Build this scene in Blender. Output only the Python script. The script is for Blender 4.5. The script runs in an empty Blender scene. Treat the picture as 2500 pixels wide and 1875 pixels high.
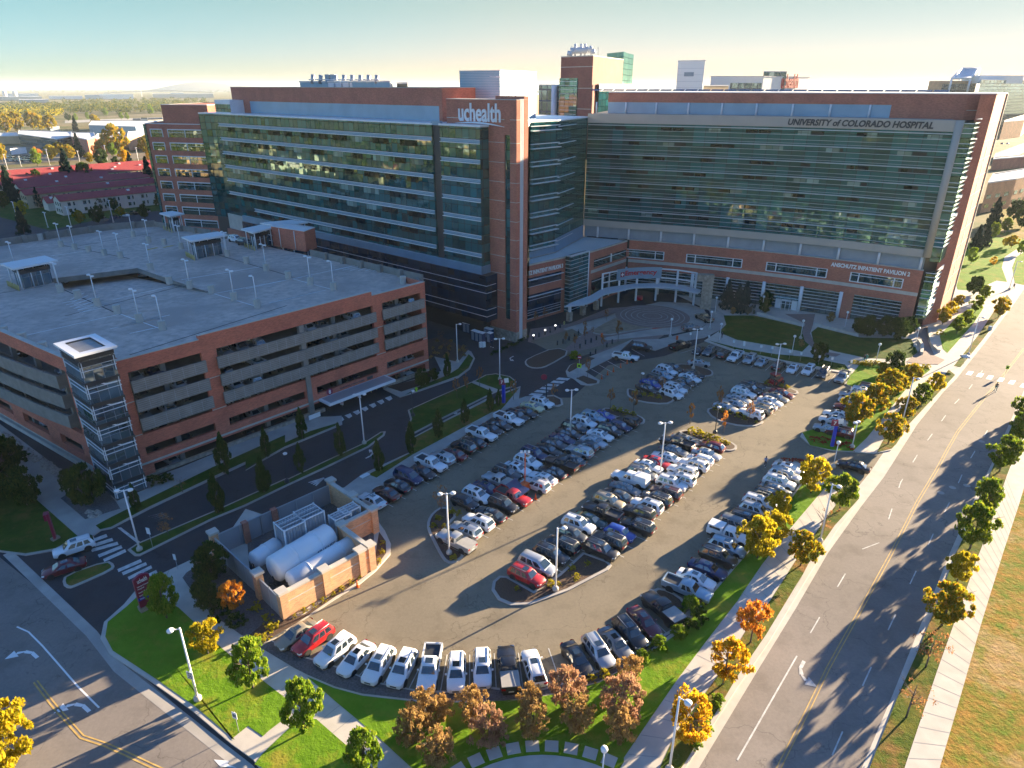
import bpy, bmesh, math, random
from mathutils import Vector, Matrix
R = math.radians
random.seed(11)
scene = bpy.context.scene
col = scene.collection

# ---------------------------------------------------------------- camera, sky, sun, exposure
CAM_H, PITCH, FPX = 52.0, R(23.8), 1653.0          # metres, downward tilt, focal length in photo pixels
cam_d = bpy.data.cameras.new('camera'); cam = bpy.data.objects.new('camera', cam_d); col.objects.link(cam)
cam_d.sensor_width = 36.0; cam_d.lens = 36.0 * FPX / 2500.0
cam_d.clip_start = 0.5; cam_d.clip_end = 60000
cam.location = (0, 0, CAM_H); cam.rotation_euler = (R(90) - PITCH, 0, 0)
scene.camera = cam
SUN_AZ, SUN_EL = R(36.3), R(10.6)                   # direction to the sun, counter-clockwise from +X
SKY_TINT = (.66, .73, .80, 1)                        # white balance of the upper sky
w = bpy.data.worlds.new('World'); scene.world = w; w.use_nodes = True
nt = w.node_tree; bg = nt.nodes['Background']
sky = nt.nodes.new('ShaderNodeTexSky'); sky.sky_type = 'NISHITA'; sky.sun_disc = False
sky.sun_elevation = SUN_EL; sky.sun_rotation = R(90) - SUN_AZ
sky.altitude = 1600; sky.air_density = 1.0; sky.dust_density = 0.4; sky.ozone_density = 4.0
tint = nt.nodes.new('ShaderNodeMix'); tint.data_type = 'RGBA'; tint.blend_type = 'MULTIPLY'; tint.inputs['Factor'].default_value = 1; tgeo = nt.nodes.new('ShaderNodeTexCoord'); tsep = nt.nodes.new('ShaderNodeSeparateXYZ'); nt.links.new(tgeo.outputs['Generated'], tsep.inputs[0])
def sky_ramp(src, stops):
    r_ = nt.nodes.new('ShaderNodeValToRGB')
    for q_, (p_, c_) in enumerate(stops):
        e_ = r_.color_ramp.elements[q_] if q_ < 2 else r_.color_ramp.elements.new(p_)
        e_.position = p_; e_.color = (*c_, 1)
    nt.links.new(src, r_.inputs[0]); return r_.outputs[0]
def sky_range(src, a0, a1, b0, b1):
    r_ = nt.nodes.new('ShaderNodeMapRange'); nt.links.new(src, r_.inputs[0])
    for q_, v_ in enumerate((a0, a1, b0, b1)): r_.inputs[q_ + 1].default_value = v_
    return r_.outputs[0]
def sky_mix(kind, f_, a_, b_):
    m_ = nt.nodes.new('ShaderNodeMix'); m_.data_type = 'RGBA'; m_.blend_type = kind
    for i_, v_ in ((0, f_), (6, a_), (7, b_)):
        if isinstance(v_, (float, int, tuple)): m_.inputs[i_].default_value = v_
        else: nt.links.new(v_, m_.inputs[i_])
    return m_.outputs[2]
low = sky_mix('MULTIPLY', 1.0, sky_ramp(tsep.outputs[2], ((0.0, (.56, .56, .54)), (.035, (.60, .58, .555)), (.095, (.64, .62, .455)))), sky_ramp(sky_range(tsep.outputs[0], -1, 1, 0, 1), ((.2, (.86, .86, .86)), (.5, (1.0, .66, .58)), (.8, (.58, .44, .42)))))
nt.links.new(sky_mix('MIX', sky_range(tsep.outputs[2], .12, .3, 0, 1), low, SKY_TINT), tint.inputs[7])
nt.links.new(sky.outputs[0], tint.inputs[6]); nt.links.new(tint.outputs[2], bg.inputs[0]); bg.inputs[1].default_value = 0.075
sd = bpy.data.lights.new('sun', 'SUN'); sun = bpy.data.objects.new('sun', sd); col.objects.link(sun)
HAZE = 0.00006
sd.energy = 5.0; sd.angle = R(0.55); sd.color = (1.0, 0.79, 0.52)
sdir = Vector((math.cos(SUN_AZ) * math.cos(SUN_EL), math.sin(SUN_AZ) * math.cos(SUN_EL), math.sin(SUN_EL)))
sun.rotation_euler = sdir.to_track_quat('Z', 'Y').to_euler()
sun.location = (200, 150, 200)
scene.view_settings.view_transform = 'Standard'; scene.view_settings.look = 'None'
scene.view_settings.exposure = 2.6; scene.view_settings.gamma = 1.0
try:
    scene.cycles.max_bounces = 6; scene.cycles.diffuse_bounces = 3; scene.cycles.glossy_bounces = 3
    scene.cycles.transmission_bounces = 3; scene.cycles.volume_bounces = 0; scene.cycles.transparent_max_bounces = 6
except Exception: pass

# ---------------------------------------------------------------- surveying: photo pixel + height -> point in the place
CP, SP = math.cos(PITCH), math.sin(PITCH)
TILE = {1:(0,150),2:(600,100),3:(1200,100),4:(1800,100),5:(0,550),6:(600,550),7:(1200,550),8:(1800,550),9:(0,950),10:(600,950),11:(1200,950),12:(1800,950),13:(0,1350),14:(600,1350),15:(1200,1350),16:(1800,1350),0:(0,0)}
def px(t, x, y):
    k = 1.0 if t == 0 else 700 / 2212
    return TILE[t][0] + x * k, TILE[t][1] + y * k
def G(t, x, y, z=0.0):
    X, Y = px(t, x, y); u, v = X - 1250, Y - 937.5
    k = (z - CAM_H) / (-FPX * SP - v * CP)
    return (u * k, (FPX * CP - v * SP) * k)
def PL(s, z=0.0):
    "'9:10,20 30,40 10:5,6' -> ground points"
    out = []; t = 0
    for w_ in s.split():
        if ':' in w_: a, w_ = w_.split(':'); t = int(a)
        if w_.startswith('@'):
            out.append(tuple(float(q) for q in w_[1:].split(','))); continue
        x, y = w_.split(','); out.append(G(t, float(x), float(y), z))
    return out
def along(t, x, y, a, d):
    "where the sight line meets the vertical plane through a along d: (distance, height)"
    X, Y = px(t, x, y); u, v = X - 1250, Y - 937.5; yy, k = FPX * CP - v * SP, -FPX * SP - v * CP
    s = (a[1] * u - a[0] * yy) / (d[0] * yy - d[1] * u)
    return s, CAM_H + k * (a[1] + s * d[1]) / yy

# ---------------------------------------------------------------- materials
M = {}
def mat(name, colr, rough=0.8, metal=0.0, var=0.0, vscale=3.0, coat=0.0, spec=None, bump=0.0, dark=None, dscale=0.6):
    m = bpy.data.materials.new(name); m.use_nodes = True; n = m.node_tree.nodes; l = m.node_tree.links
    b = n['Principled BSDF']; b.inputs['Base Color'].default_value = (*colr, 1); b.inputs['Roughness'].default_value = rough
    b.inputs['Metallic'].default_value = metal; b.inputs['Coat Weight'].default_value = coat
    if spec is not None: b.inputs['Specular IOR Level'].default_value = spec
    if var or dark:
        tc = n.new('ShaderNodeTexCoord'); src = None
        def noise(sc, det=5):
            t = n.new('ShaderNodeTexNoise'); t.inputs['Scale'].default_value = sc; t.inputs['Detail'].default_value = det
            l.new(tc.outputs['Object'], t.inputs['Vector']); return t.outputs['Fac']
        r = n.new('ShaderNodeValToRGB'); e = r.color_ramp.elements
        e[0].position = 0.3; e[1].position = 0.7
        e[0].color = (*[c * (1 - var) for c in colr], 1); e[1].color = (*[min(1, c * (1 + var)) for c in colr], 1)
        l.new(noise(vscale), r.inputs[0]); out = r.outputs[0]
        if dark:
            mx = n.new('ShaderNodeMix'); mx.data_type = 'RGBA'; rr = n.new('ShaderNodeValToRGB')
            rr.color_ramp.elements[0].position = 0.45; rr.color_ramp.elements[1].position = 0.62
            l.new(noise(dscale, 6), rr.inputs[0]); l.new(rr.outputs[0], mx.inputs['Factor'])
            l.new(out, mx.inputs[6]); mx.inputs[7].default_value = (*dark, 1); out = mx.outputs[2]
        l.new(out, b.inputs['Base Color'])
        if bump:
            bp = n.new('ShaderNodeBump'); bp.inputs['Strength'].default_value = bump; bp.inputs['Distance'].default_value = 0.1
            l.new(noise(vscale * 4), bp.inputs['Height']); l.new(bp.outputs[0], b.inputs['Normal'])
    M[name] = m; return m
mat('concrete', (.40, .37, .33), .9, var=.14, vscale=.5, dark=(.33, .31, .28), dscale=.15)
mat('pale_concrete', (.50, .46, .40), .9, var=.10, vscale=.7)
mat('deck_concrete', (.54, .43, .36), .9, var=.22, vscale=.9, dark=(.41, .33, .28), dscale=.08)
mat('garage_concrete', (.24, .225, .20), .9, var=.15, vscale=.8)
mat('stone', (.33, .28, .22), .9, var=.35, vscale=1.6)
mat('beige_panel', (.44, .40, .34), .75, var=.06, vscale=.3)
mat('white_paint', (.80, .80, .78), .6)
mat('white_metal', (.74, .76, .78), .4, var=.04, vscale=.5)
mat('fin_metal', (.46, .52, .56), .45)
mat('blue_metal', (.22, .34, .45), .4, metal=.3, var=.08, vscale=.3)
mat('grey_panel', (.27, .32, .36), .5, metal=.0, var=.08, vscale=.5)
mat('grey_metal', (.42, .44, .46), .45, metal=.5)
mat('dark_metal', (.03, .032, .036), .5)
mat('black', (.012, .012, .013), .6)
mat('rubber', (.018, .018, .018), .85)
mat('rim', (.5, .5, .52), .3, metal=.8)
mat('tail_red', (.45, .01, .012), .25)
mat('headlight', (.75, .78, .8), .08, coat=.6)
mat('plate', (.6, .62, .6), .5)
mat('roof_gravel', (.34, .33, .31), .95, var=.12, vscale=.8)
mat('white_roof', (.72, .71, .69), .8, var=.06, vscale=.15)
mat('pavers', (.24, .175, .155), .9, var=.15, vscale=2.0)
mat('mulch', (.085, .05, .032), .95, var=.4, vscale=6, bump=.5)
mat('gravel', (.11, .105, .105), .95, var=.4, vscale=5, bump=.5)
mat('rock', (.36, .32, .27), .95, var=.35, vscale=3)
mat('dirt', (.30, .23, .16), .95, var=.2, vscale=.8)
mat('bark', (.14, .11, .085), .95, var=.3, vscale=5)
mat('red_kerb', (.45, .05, .04), .8)
mat('yellow_paint', (.52, .34, .10), .8, var=.25, vscale=1.5)
mat('safety_yellow', (.55, .46, .16), .6)
mat('worn_white', (.52, .52, .50), .8, var=.25, vscale=1.5)
mat('sign_maroon', (.23, .012, .045), .4)
mat('sign_blue', (.02, .05, .48), .4)
mat('sign_red', (.5, .015, .03), .4)
mat('lime', (.50, .75, .03), .5)
mat('orange', (.75, .13, .02), .6)
mat('solar', (.02, .03, .09), .15, coat=.5)
mat('toilet_blue', (.02, .045, .12), .5)
mat('tank_white', (.78, .79, .80), .35, var=.03, vscale=.6)
mat('aluminium', (.55, .58, .62), .45, metal=.15)
mat('skin', (.45, .28, .2), .6); mat('cloth_teal', (.03, .22, .2), .9); mat('cloth_dark', (.03, .035, .05), .9); mat('cloth_blue', (.1, .2, .4), .9)
mat('tent_cloth', (.7, .7, .7), .9)
mat('pale_wall', (.62, .57, .48), .9, var=.05, vscale=.4)
mat('tan_wall', (.50, .38, .24), .9, var=.06, vscale=.4)
mat('red_tile', (.32, .05, .05), .8, var=.12, vscale=.8)
mat('fence_slat', (.30, .31, .32), .7)
mat('lamp_white', (.8, .8, .8), .4)
mat('teal_panel', (.05, .22, .36), .4)
mat('hill', (.21, .20, .19), 1.0, var=.2, vscale=.002)

m_ = mat('lamp_lit', (.9, .9, .9)); m_.node_tree.nodes['Principled BSDF'].inputs['Emission Color'].default_value = (1, .95, .85, 1); m_.node_tree.nodes['Principled BSDF'].inputs['Emission Strength'].default_value = 1.5

def mat_asphalt(name, colr, crack=True, patch=None):
    m = bpy.data.materials.new(name); m.use_nodes = True; n = m.node_tree.nodes; l = m.node_tree.links; b = n['Principled BSDF']
    tc = n.new('ShaderNodeTexCoord'); b.inputs['Roughness'].default_value = .88; b.inputs['Specular IOR Level'].default_value = .25
    def noise(sc, det=6, rough=.6):
        t = n.new('ShaderNodeTexNoise'); t.inputs['Scale'].default_value = sc; t.inputs['Detail'].default_value = det; t.inputs['Roughness'].default_value = rough
        l.new(tc.outputs['Object'], t.inputs['Vector']); return t.outputs['Fac']
    def ramp(fac, p0, c0, p1, c1):
        r = n.new('ShaderNodeValToRGB'); e = r.color_ramp.elements; e[0].position = p0; e[1].position = p1
        e[0].color = (*c0, 1); e[1].color = (*c1, 1); l.new(fac, r.inputs[0]); return r.outputs[0]
    def mul(a, bb):
        x = n.new('ShaderNodeMix'); x.data_type = 'RGBA'; x.blend_type = 'MULTIPLY'; x.inputs['Factor'].default_value = 1
        l.new(a, x.inputs[6]); l.new(bb, x.inputs[7]); return x.outputs[2]
    big = ramp(noise(.06, 4), .3, [c * .82 for c in colr], .7, [c * 1.14 for c in colr])
    fine = ramp(noise(3.0, 8, .8), .25, (.8, .8, .8), .75, (1.15, 1.15, 1.15))
    stain = ramp(noise(.35, 5), .25, (.74, .73, .72), .5, (1, 1, 1))
    c = mul(mul(big, fine), stain)
    if crack:
        v = n.new('ShaderNodeTexVoronoi'); v.feature = 'DISTANCE_TO_EDGE'; v.inputs['Scale'].default_value = .085
        nz = n.new('ShaderNodeTexNoise'); nz.inputs['Scale'].default_value = .25; nz.inputs['Detail'].default_value = 6
        l.new(tc.outputs['Object'], nz.inputs['Vector'])
        ad = n.new('ShaderNodeMix'); ad.data_type = 'RGBA'; ad.blend_type = 'LINEAR_LIGHT'; ad.inputs['Factor'].default_value = 5.0
        ad.clamp_result = False
        mp = n.new('ShaderNodeVectorMath'); mp.operation = 'MULTIPLY_ADD'; mp.inputs[1].default_value = (14, 14, 0)
        l.new(nz.outputs['Color'], mp.inputs[0]); l.new(tc.outputs['Object'], mp.inputs[2]); l.new(mp.outputs[0], v.inputs['Vector'])
        c = mul(c, ramp(v.outputs['Distance'], .001, (.62, .62, .62), .006, (1, 1, 1)))
    l.new(c, b.inputs['Base Color'])
    M[name] = m
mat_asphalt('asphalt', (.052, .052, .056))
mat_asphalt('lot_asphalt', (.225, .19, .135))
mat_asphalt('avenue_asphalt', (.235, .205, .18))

def mat_blend(name, c1, c2, c3, s1, s2, bump=0.0, rough=1.0):
    "ground cover: three colours mixed by two noises"
    m = bpy.data.materials.new(name); m.use_nodes = True; n = m.node_tree.nodes; l = m.node_tree.links; b = n['Principled BSDF']
    b.inputs['Roughness'].default_value = rough; b.inputs['Specular IOR Level'].default_value = .1
    tc = n.new('ShaderNodeTexCoord')
    def noise(sc, det):
        t = n.new('ShaderNodeTexNoise'); t.inputs['Scale'].default_value = sc; t.inputs['Detail'].default_value = det; t.inputs['Roughness'].default_value = .7
        l.new(tc.outputs['Object'], t.inputs['Vector']); return t.outputs['Fac']
    r = n.new('ShaderNodeValToRGB'); e = r.color_ramp.elements; e[0].position = .38; e[1].position = .62; e[0].color = (*c1, 1); e[1].color = (*c2, 1)
    l.new(noise(s1, 6), r.inputs[0])
    rr = n.new('ShaderNodeValToRGB'); rr.color_ramp.elements[0].position = .5; rr.color_ramp.elements[1].position = .66
    l.new(noise(s2, 8), rr.inputs[0])
    mx = n.new('ShaderNodeMix'); mx.data_type = 'RGBA'; l.new(rr.outputs[0], mx.inputs['Factor']); l.new(r.outputs[0], mx.inputs[6]); mx.inputs[7].default_value = (*c3, 1)
    l.new(mx.outputs[2], b.inputs['Base Color'])
    if bump:
        bp = n.new('ShaderNodeBump'); bp.inputs['Strength'].default_value = bump; bp.inputs['Distance'].default_value = .25
        l.new(noise(s1 * 3, 6), bp.inputs['Height']); l.new(bp.outputs[0], b.inputs['Normal'])
    M[name] = m
mat_blend('grass', (.032, .07, .008), (.055, .10, .012), (.11, .105, .025), .45, .3, .6)  # lawn grass, colour darkened for the lawns lying in shade
mat_blend('sunlit_grass', (.10, .21, .008), (.14, .26, .015), (.26, .24, .03), .4, .22, .5)  # brighter copy of the lawn grass, sunlight put into its colour
mat_blend('verge_grass', (.06, .10, .012), (.13, .13, .02), (.24, .13, .045), .5, .3, .6)
mat_blend('field', (.32, .18, .04), (.12, .17, .018), (.40, .27, .14), .55, .11, 1.0)
mat_blend('plain', (.25, .19, .10), (.10, .12, .04), (.28, .23, .15), .02, .006, 0)

def mat_brick(name, c, joint=3.85):
    m = bpy.data.materials.new(name); m.use_nodes = True; n = m.node_tree.nodes; l = m.node_tree.links; b = n['Principled BSDF']
    b.inputs['Roughness'].default_value = .9; uv = n.new('ShaderNodeTexCoord')
    bt = n.new('ShaderNodeTexBrick'); bt.inputs['Scale'].default_value = 1.0; bt.inputs['Brick Width'].default_value = .4; bt.inputs['Row Height'].default_value = .14
    bt.inputs['Mortar Size'].default_value = .012
    bt.inputs['Color1'].default_value = (*[q * .82 for q in c], 1); bt.inputs['Color2'].default_value = (*[q * 1.15 for q in c], 1)
    bt.inputs['Mortar'].default_value = (*[min(1, q * 1.15 + .04) for q in c], 1)
    l.new(uv.outputs['UV'], bt.inputs['Vector'])
    nz = n.new('ShaderNodeTexNoise'); nz.inputs['Scale'].default_value = .3; nz.inputs['Detail'].default_value = 5; l.new(uv.outputs['Object'], nz.inputs['Vector'])
    r = n.new('ShaderNodeValToRGB'); r.color_ramp.elements[0].position = .3; r.color_ramp.elements[1].position = .7
    r.color_ramp.elements[0].color = (.84, .84, .86, 1); r.color_ramp.elements[1].color = (1.12, 1.1, 1.08, 1); l.new(nz.outputs['Fac'], r.inputs[0])
    x = n.new('ShaderNodeMix'); x.data_type = 'RGBA'; x.blend_type = 'MULTIPLY'; x.inputs['Factor'].default_value = 1
    l.new(bt.outputs['Color'], x.inputs[6]); l.new(r.outputs[0], x.inputs[7]); l.new(x.outputs[2], b.inputs['Base Color'])
    M[name] = m
mat_brick('brick', (.42, .15, .095)); mat_brick('garage_brick', (.50, .15, .09)); mat_brick('dark_brick', (.24, .10, .075)); mat_brick('orange_brick', (.60, .34, .18))

def mat_curtain(name, base, refl, fac=.30, cu=1.5, cv=1.91, line=(.01, .018, .02), wob=.012, lw=.035, varb=.5):
    "reflective curtain-wall glass with mullion lines; each pane tilts a little"
    m = bpy.data.materials.new(name); m.use_nodes = True; n = m.node_tree.nodes; l = m.node_tree.links
    for q in list(n): n.remove(q)
    out = n.new('ShaderNodeOutputMaterial'); uv = n.new('ShaderNodeTexCoord')
    sc = n.new('ShaderNodeVectorMath'); sc.operation = 'MULTIPLY'; sc.inputs[1].default_value = (1 / cu, 1 / cv, 1); l.new(uv.outputs['UV'], sc.inputs[0])
    fl = n.new('ShaderNodeVectorMath'); fl.operation = 'FLOOR'; l.new(sc.outputs[0], fl.inputs[0])
    fr = n.new('ShaderNodeVectorMath'); fr.operation = 'FRACTION'; l.new(sc.outputs[0], fr.inputs[0])
    wn = n.new('ShaderNodeTexWhiteNoise'); wn.noise_dimensions = '2D'; l.new(fl.outputs[0], wn.inputs['Vector'])
    ge = n.new('ShaderNodeNewGeometry')
    sb = n.new('ShaderNodeVectorMath'); sb.operation = 'SUBTRACT'; sb.inputs[1].default_value = (.5, .5, .5); l.new(wn.outputs['Color'], sb.inputs[0])
    ml = n.new('ShaderNodeVectorMath'); ml.operation = 'SCALE'; ml.inputs['Scale'].default_value = wob * 2; l.new(sb.outputs[0], ml.inputs[0])
    nz = n.new('ShaderNodeTexNoise'); nz.inputs['Scale'].default_value = .9; nz.inputs['Detail'].default_value = 1; l.new(uv.outputs['Object'], nz.inputs['Vector'])
    s2 = n.new('ShaderNodeVectorMath'); s2.operation = 'SUBTRACT'; s2.inputs[1].default_value = (.5, .5, .5); l.new(nz.outputs['Color'], s2.inputs[0])
    m2 = n.new('ShaderNodeVectorMath'); m2.operation = 'SCALE'; m2.inputs['Scale'].default_value = wob * 1.2; l.new(s2.outputs[0], m2.inputs[0])
    a1 = n.new('ShaderNodeVectorMath'); a1.operation = 'ADD'; l.new(ge.outputs['Normal'], a1.inputs[0]); l.new(ml.outputs[0], a1.inputs[1])
    a2 = n.new('ShaderNodeVectorMath'); a2.operation = 'ADD'; l.new(a1.outputs[0], a2.inputs[0]); l.new(m2.outputs[0], a2.inputs[1])
    nn = n.new('ShaderNodeVectorMath'); nn.operation = 'NORMALIZE'; l.new(a2.outputs[0], nn.inputs[0])
    df = n.new('ShaderNodeBsdfDiffuse'); gl = n.new('ShaderNodeBsdfGlossy'); gl.inputs['Roughness'].default_value = .03
    gl.inputs['Color'].default_value = (*refl, 1); l.new(nn.outputs[0], gl.inputs['Normal'])
    rp = n.new('ShaderNodeMix'); rp.data_type = 'RGBA'; l.new(wn.outputs['Value'], rp.inputs['Factor'])
    rp.inputs[6].default_value = (*[q * (1 - varb) for q in base], 1); rp.inputs[7].default_value = (*[q * (1 + varb) for q in base], 1)
    sx = n.new('ShaderNodeSeparateXYZ'); l.new(fr.outputs[0], sx.inputs[0])
    def less(o, t):
        q = n.new('ShaderNodeMath'); q.operation = 'LESS_THAN'; q.inputs[1].default_value = t; l.new(o, q.inputs[0]); return q.outputs[0]
    mxm = n.new('ShaderNodeMath'); mxm.operation = 'MAXIMUM'; l.new(less(sx.outputs[0], lw / cu * 2), mxm.inputs[0]); l.new(less(sx.outputs[1], lw / cv * 2), mxm.inputs[1])
    bc = n.new('ShaderNodeMix'); bc.data_type = 'RGBA'; l.new(mxm.outputs[0], bc.inputs['Factor']); l.new(rp.outputs[2], bc.inputs[6]); bc.inputs[7].default_value = (*line, 1)
    l.new(bc.outputs[2], df.inputs['Color'])
    lwt = n.new('ShaderNodeFresnel'); lwt.inputs['IOR'].default_value = 1.5
    f1 = n.new('ShaderNodeMath'); f1.operation = 'ADD'; f1.use_clamp = True; f1.inputs[1].default_value = fac; l.new(lwt.outputs[0], f1.inputs[0])
    f2 = n.new('ShaderNodeMath'); f2.operation = 'MULTIPLY'; l.new(f1.outputs[0], f2.inputs[0])
    iv = n.new('ShaderNodeMath'); iv.operation = 'SUBTRACT'; iv.inputs[0].default_value = 1.0; l.new(mxm.outputs[0], iv.inputs[1]); l.new(iv.outputs[0], f2.inputs[1])
    mx = n.new('ShaderNodeMixShader'); l.new(f2.outputs[0], mx.inputs[0]); l.new(df.outputs[0], mx.inputs[1]); l.new(gl.outputs[0], mx.inputs[2])
    l.new(mx.outputs[0], out.inputs[0]); M[name] = m
mat_curtain('curtain_glass', (.008, .085, .095), (.60, .92, .78), .14, 1.9, 1.91, lw=.06)
mat_curtain('pavilion_glass', (.008, .085, .090), (.42, .80, .55), .05, 2.9, 3.82, wob=.008, lw=.06)
mat_curtain('dark_glass', (.006, .022, .045), (.4, .6, .85), .05, 1.9, 1.9)
mat_curtain('window_glass', (.016, .05, .055), (.7, .9, .82), .22, 1.4, 1.2)
mat_curtain('vision_glass', (.008, .012, .014), (.4, .55, .5), .02, 1.45, 3.0, varb=.8)
mat_curtain('blind_glass', (.16, .26, .25), (.6, .8, .75), .15, 1.45, 3.0)
mat_curtain('lobby_glass', (.05, .085, .10), (.75, .9, .95), .18, 1.2, 2.4, line=(.2, .22, .24))
mat_curtain('far_glass', (.02, .05, .06), (.7, .85, .85), .2, 3.0, 3.6, lw=.25, line=(.25, .24, .22))
def mat_carglass():
    m = mat('car_glass', (.022, .034, .042), .04, coat=1.0, spec=1.0); return m
mat_carglass()
def mat_paint(name, c, metal=.25):
    m = mat(name, c, .32, metal=metal, coat=.8); m.node_tree.nodes['Principled BSDF'].inputs['Coat Roughness'].default_value = .05
PAINT = {'white': ((.74, .75, .76), 0), 'silver': ((.45, .47, .49), .55), 'grey': ((.16, .17, .18), .4), 'black': ((.012, .012, .014), 0), 'dark blue': ((.015, .025, .09), .2),
 'blue': ((.02, .06, .32), .2), 'red': ((.42, .018, .02), .1), 'maroon': ((.13, .012, .02), .2), 'brown': ((.10, .03, .02), .2), 'dark green': ((.012, .04, .035), .2), 'tan': ((.33, .28, .2), .35),
 'pale yellow': ((.62, .56, .32), 0), 'light blue': ((.30, .40, .48), .45), 'dark grey': ((.05, .055, .06), .3), 'dark brown': ((.045, .035, .03), .3), 'pearl': ((.62, .58, .56), .1)}
for k, (c, me) in PAINT.items(): mat_paint('paint_' + k.replace(' ', '_'), c, me)

def mat_leaf(name, cols, trans=.35):
    m = bpy.data.materials.new(name); m.use_nodes = True; n = m.node_tree.nodes; l = m.node_tree.links
    for q in list(n): n.remove(q)
    out = n.new('ShaderNodeOutputMaterial'); ge = n.new('ShaderNodeNewGeometry'); r = n.new('ShaderNodeValToRGB')
    e = r.color_ramp.elements; e[0].color = (*cols[0], 1); e[1].color = (*cols[-1], 1)
    for i, c in enumerate(cols[1:-1]):
        q = e.new((i + 1) / (len(cols) - 1)); q.color = (*c, 1)
    l.new(ge.outputs['Random Per Island'], r.inputs[0])
    df = n.new('ShaderNodeBsdfDiffuse'); tr = n.new('ShaderNodeBsdfTranslucent'); mx = n.new('ShaderNodeMixShader'); mx.inputs[0].default_value = trans
    l.new(r.outputs[0], df.inputs[0]); l.new(r.outputs[0], tr.inputs[0]); l.new(df.outputs[0], mx.inputs[1]); l.new(tr.outputs[0], mx.inputs[2]); l.new(mx.outputs[0], out.inputs[0])
    M[name] = m
mat_leaf('leaf_green', [(.07, .14, .012), (.12, .20, .018), (.20, .26, .022), (.32, .31, .025)], .55)
mat_leaf('leaf_bright', [(.11, .20, .014), (.16, .27, .02), (.24, .34, .03), (.34, .38, .04)], .55)
mat_leaf('leaf_yellow', [(.26, .25, .014), (.44, .37, .02), (.56, .42, .02), (.60, .46, .03)], .55)
mat_leaf('leaf_gold', [(.50, .33, .018), (.62, .41, .02), (.66, .44, .03), (.55, .22, .02)], .55)
mat_leaf('leaf_turning', [(.12, .19, .015), (.24, .25, .02), (.48, .34, .02), (.55, .26, .02)], .55)
mat_leaf('leaf_orange', [(.55, .20, .03), (.62, .26, .03), (.64, .32, .04), (.46, .16, .04)], .45)
mat_leaf('leaf_russet', [(.28, .16, .06), (.42, .27, .10), (.46, .32, .11), (.32, .19, .10)], .45)
mat_leaf('leaf_pinkish', [(.34, .17, .12), (.46, .26, .16), (.42, .29, .14), (.30, .17, .12)], .45)
mat_leaf('leaf_dark', [(.02, .05, .012), (.035, .075, .015), (.06, .10, .018), (.09, .11, .02)], .3)
mat_leaf('leaf_conifer', [(.012, .032, .022), (.02, .045, .03), (.03, .06, .035)], .1)
mat_leaf('leaf_spruce', [(.035, .06, .055), (.05, .08, .075), (.06, .09, .08)], .1)
mat_leaf('leaf_sparse', [(.30, .14, .05), (.40, .20, .07), (.34, .16, .09)], .4)
mat_leaf('leaf_flower', [(.40, .015, .015), (.5, .03, .02), (.08, .11, .02)], .3)
mat_leaf('leaf_yellowbush', [(.40, .34, .02), (.5, .42, .03), (.2, .2, .03)], .5)
mat_leaf('wood_mix', [(.03, .06, .012), (.05, .085, .015), (.09, .12, .02), (.26, .21, .02), (.05, .085, .015)], .35)

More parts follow.
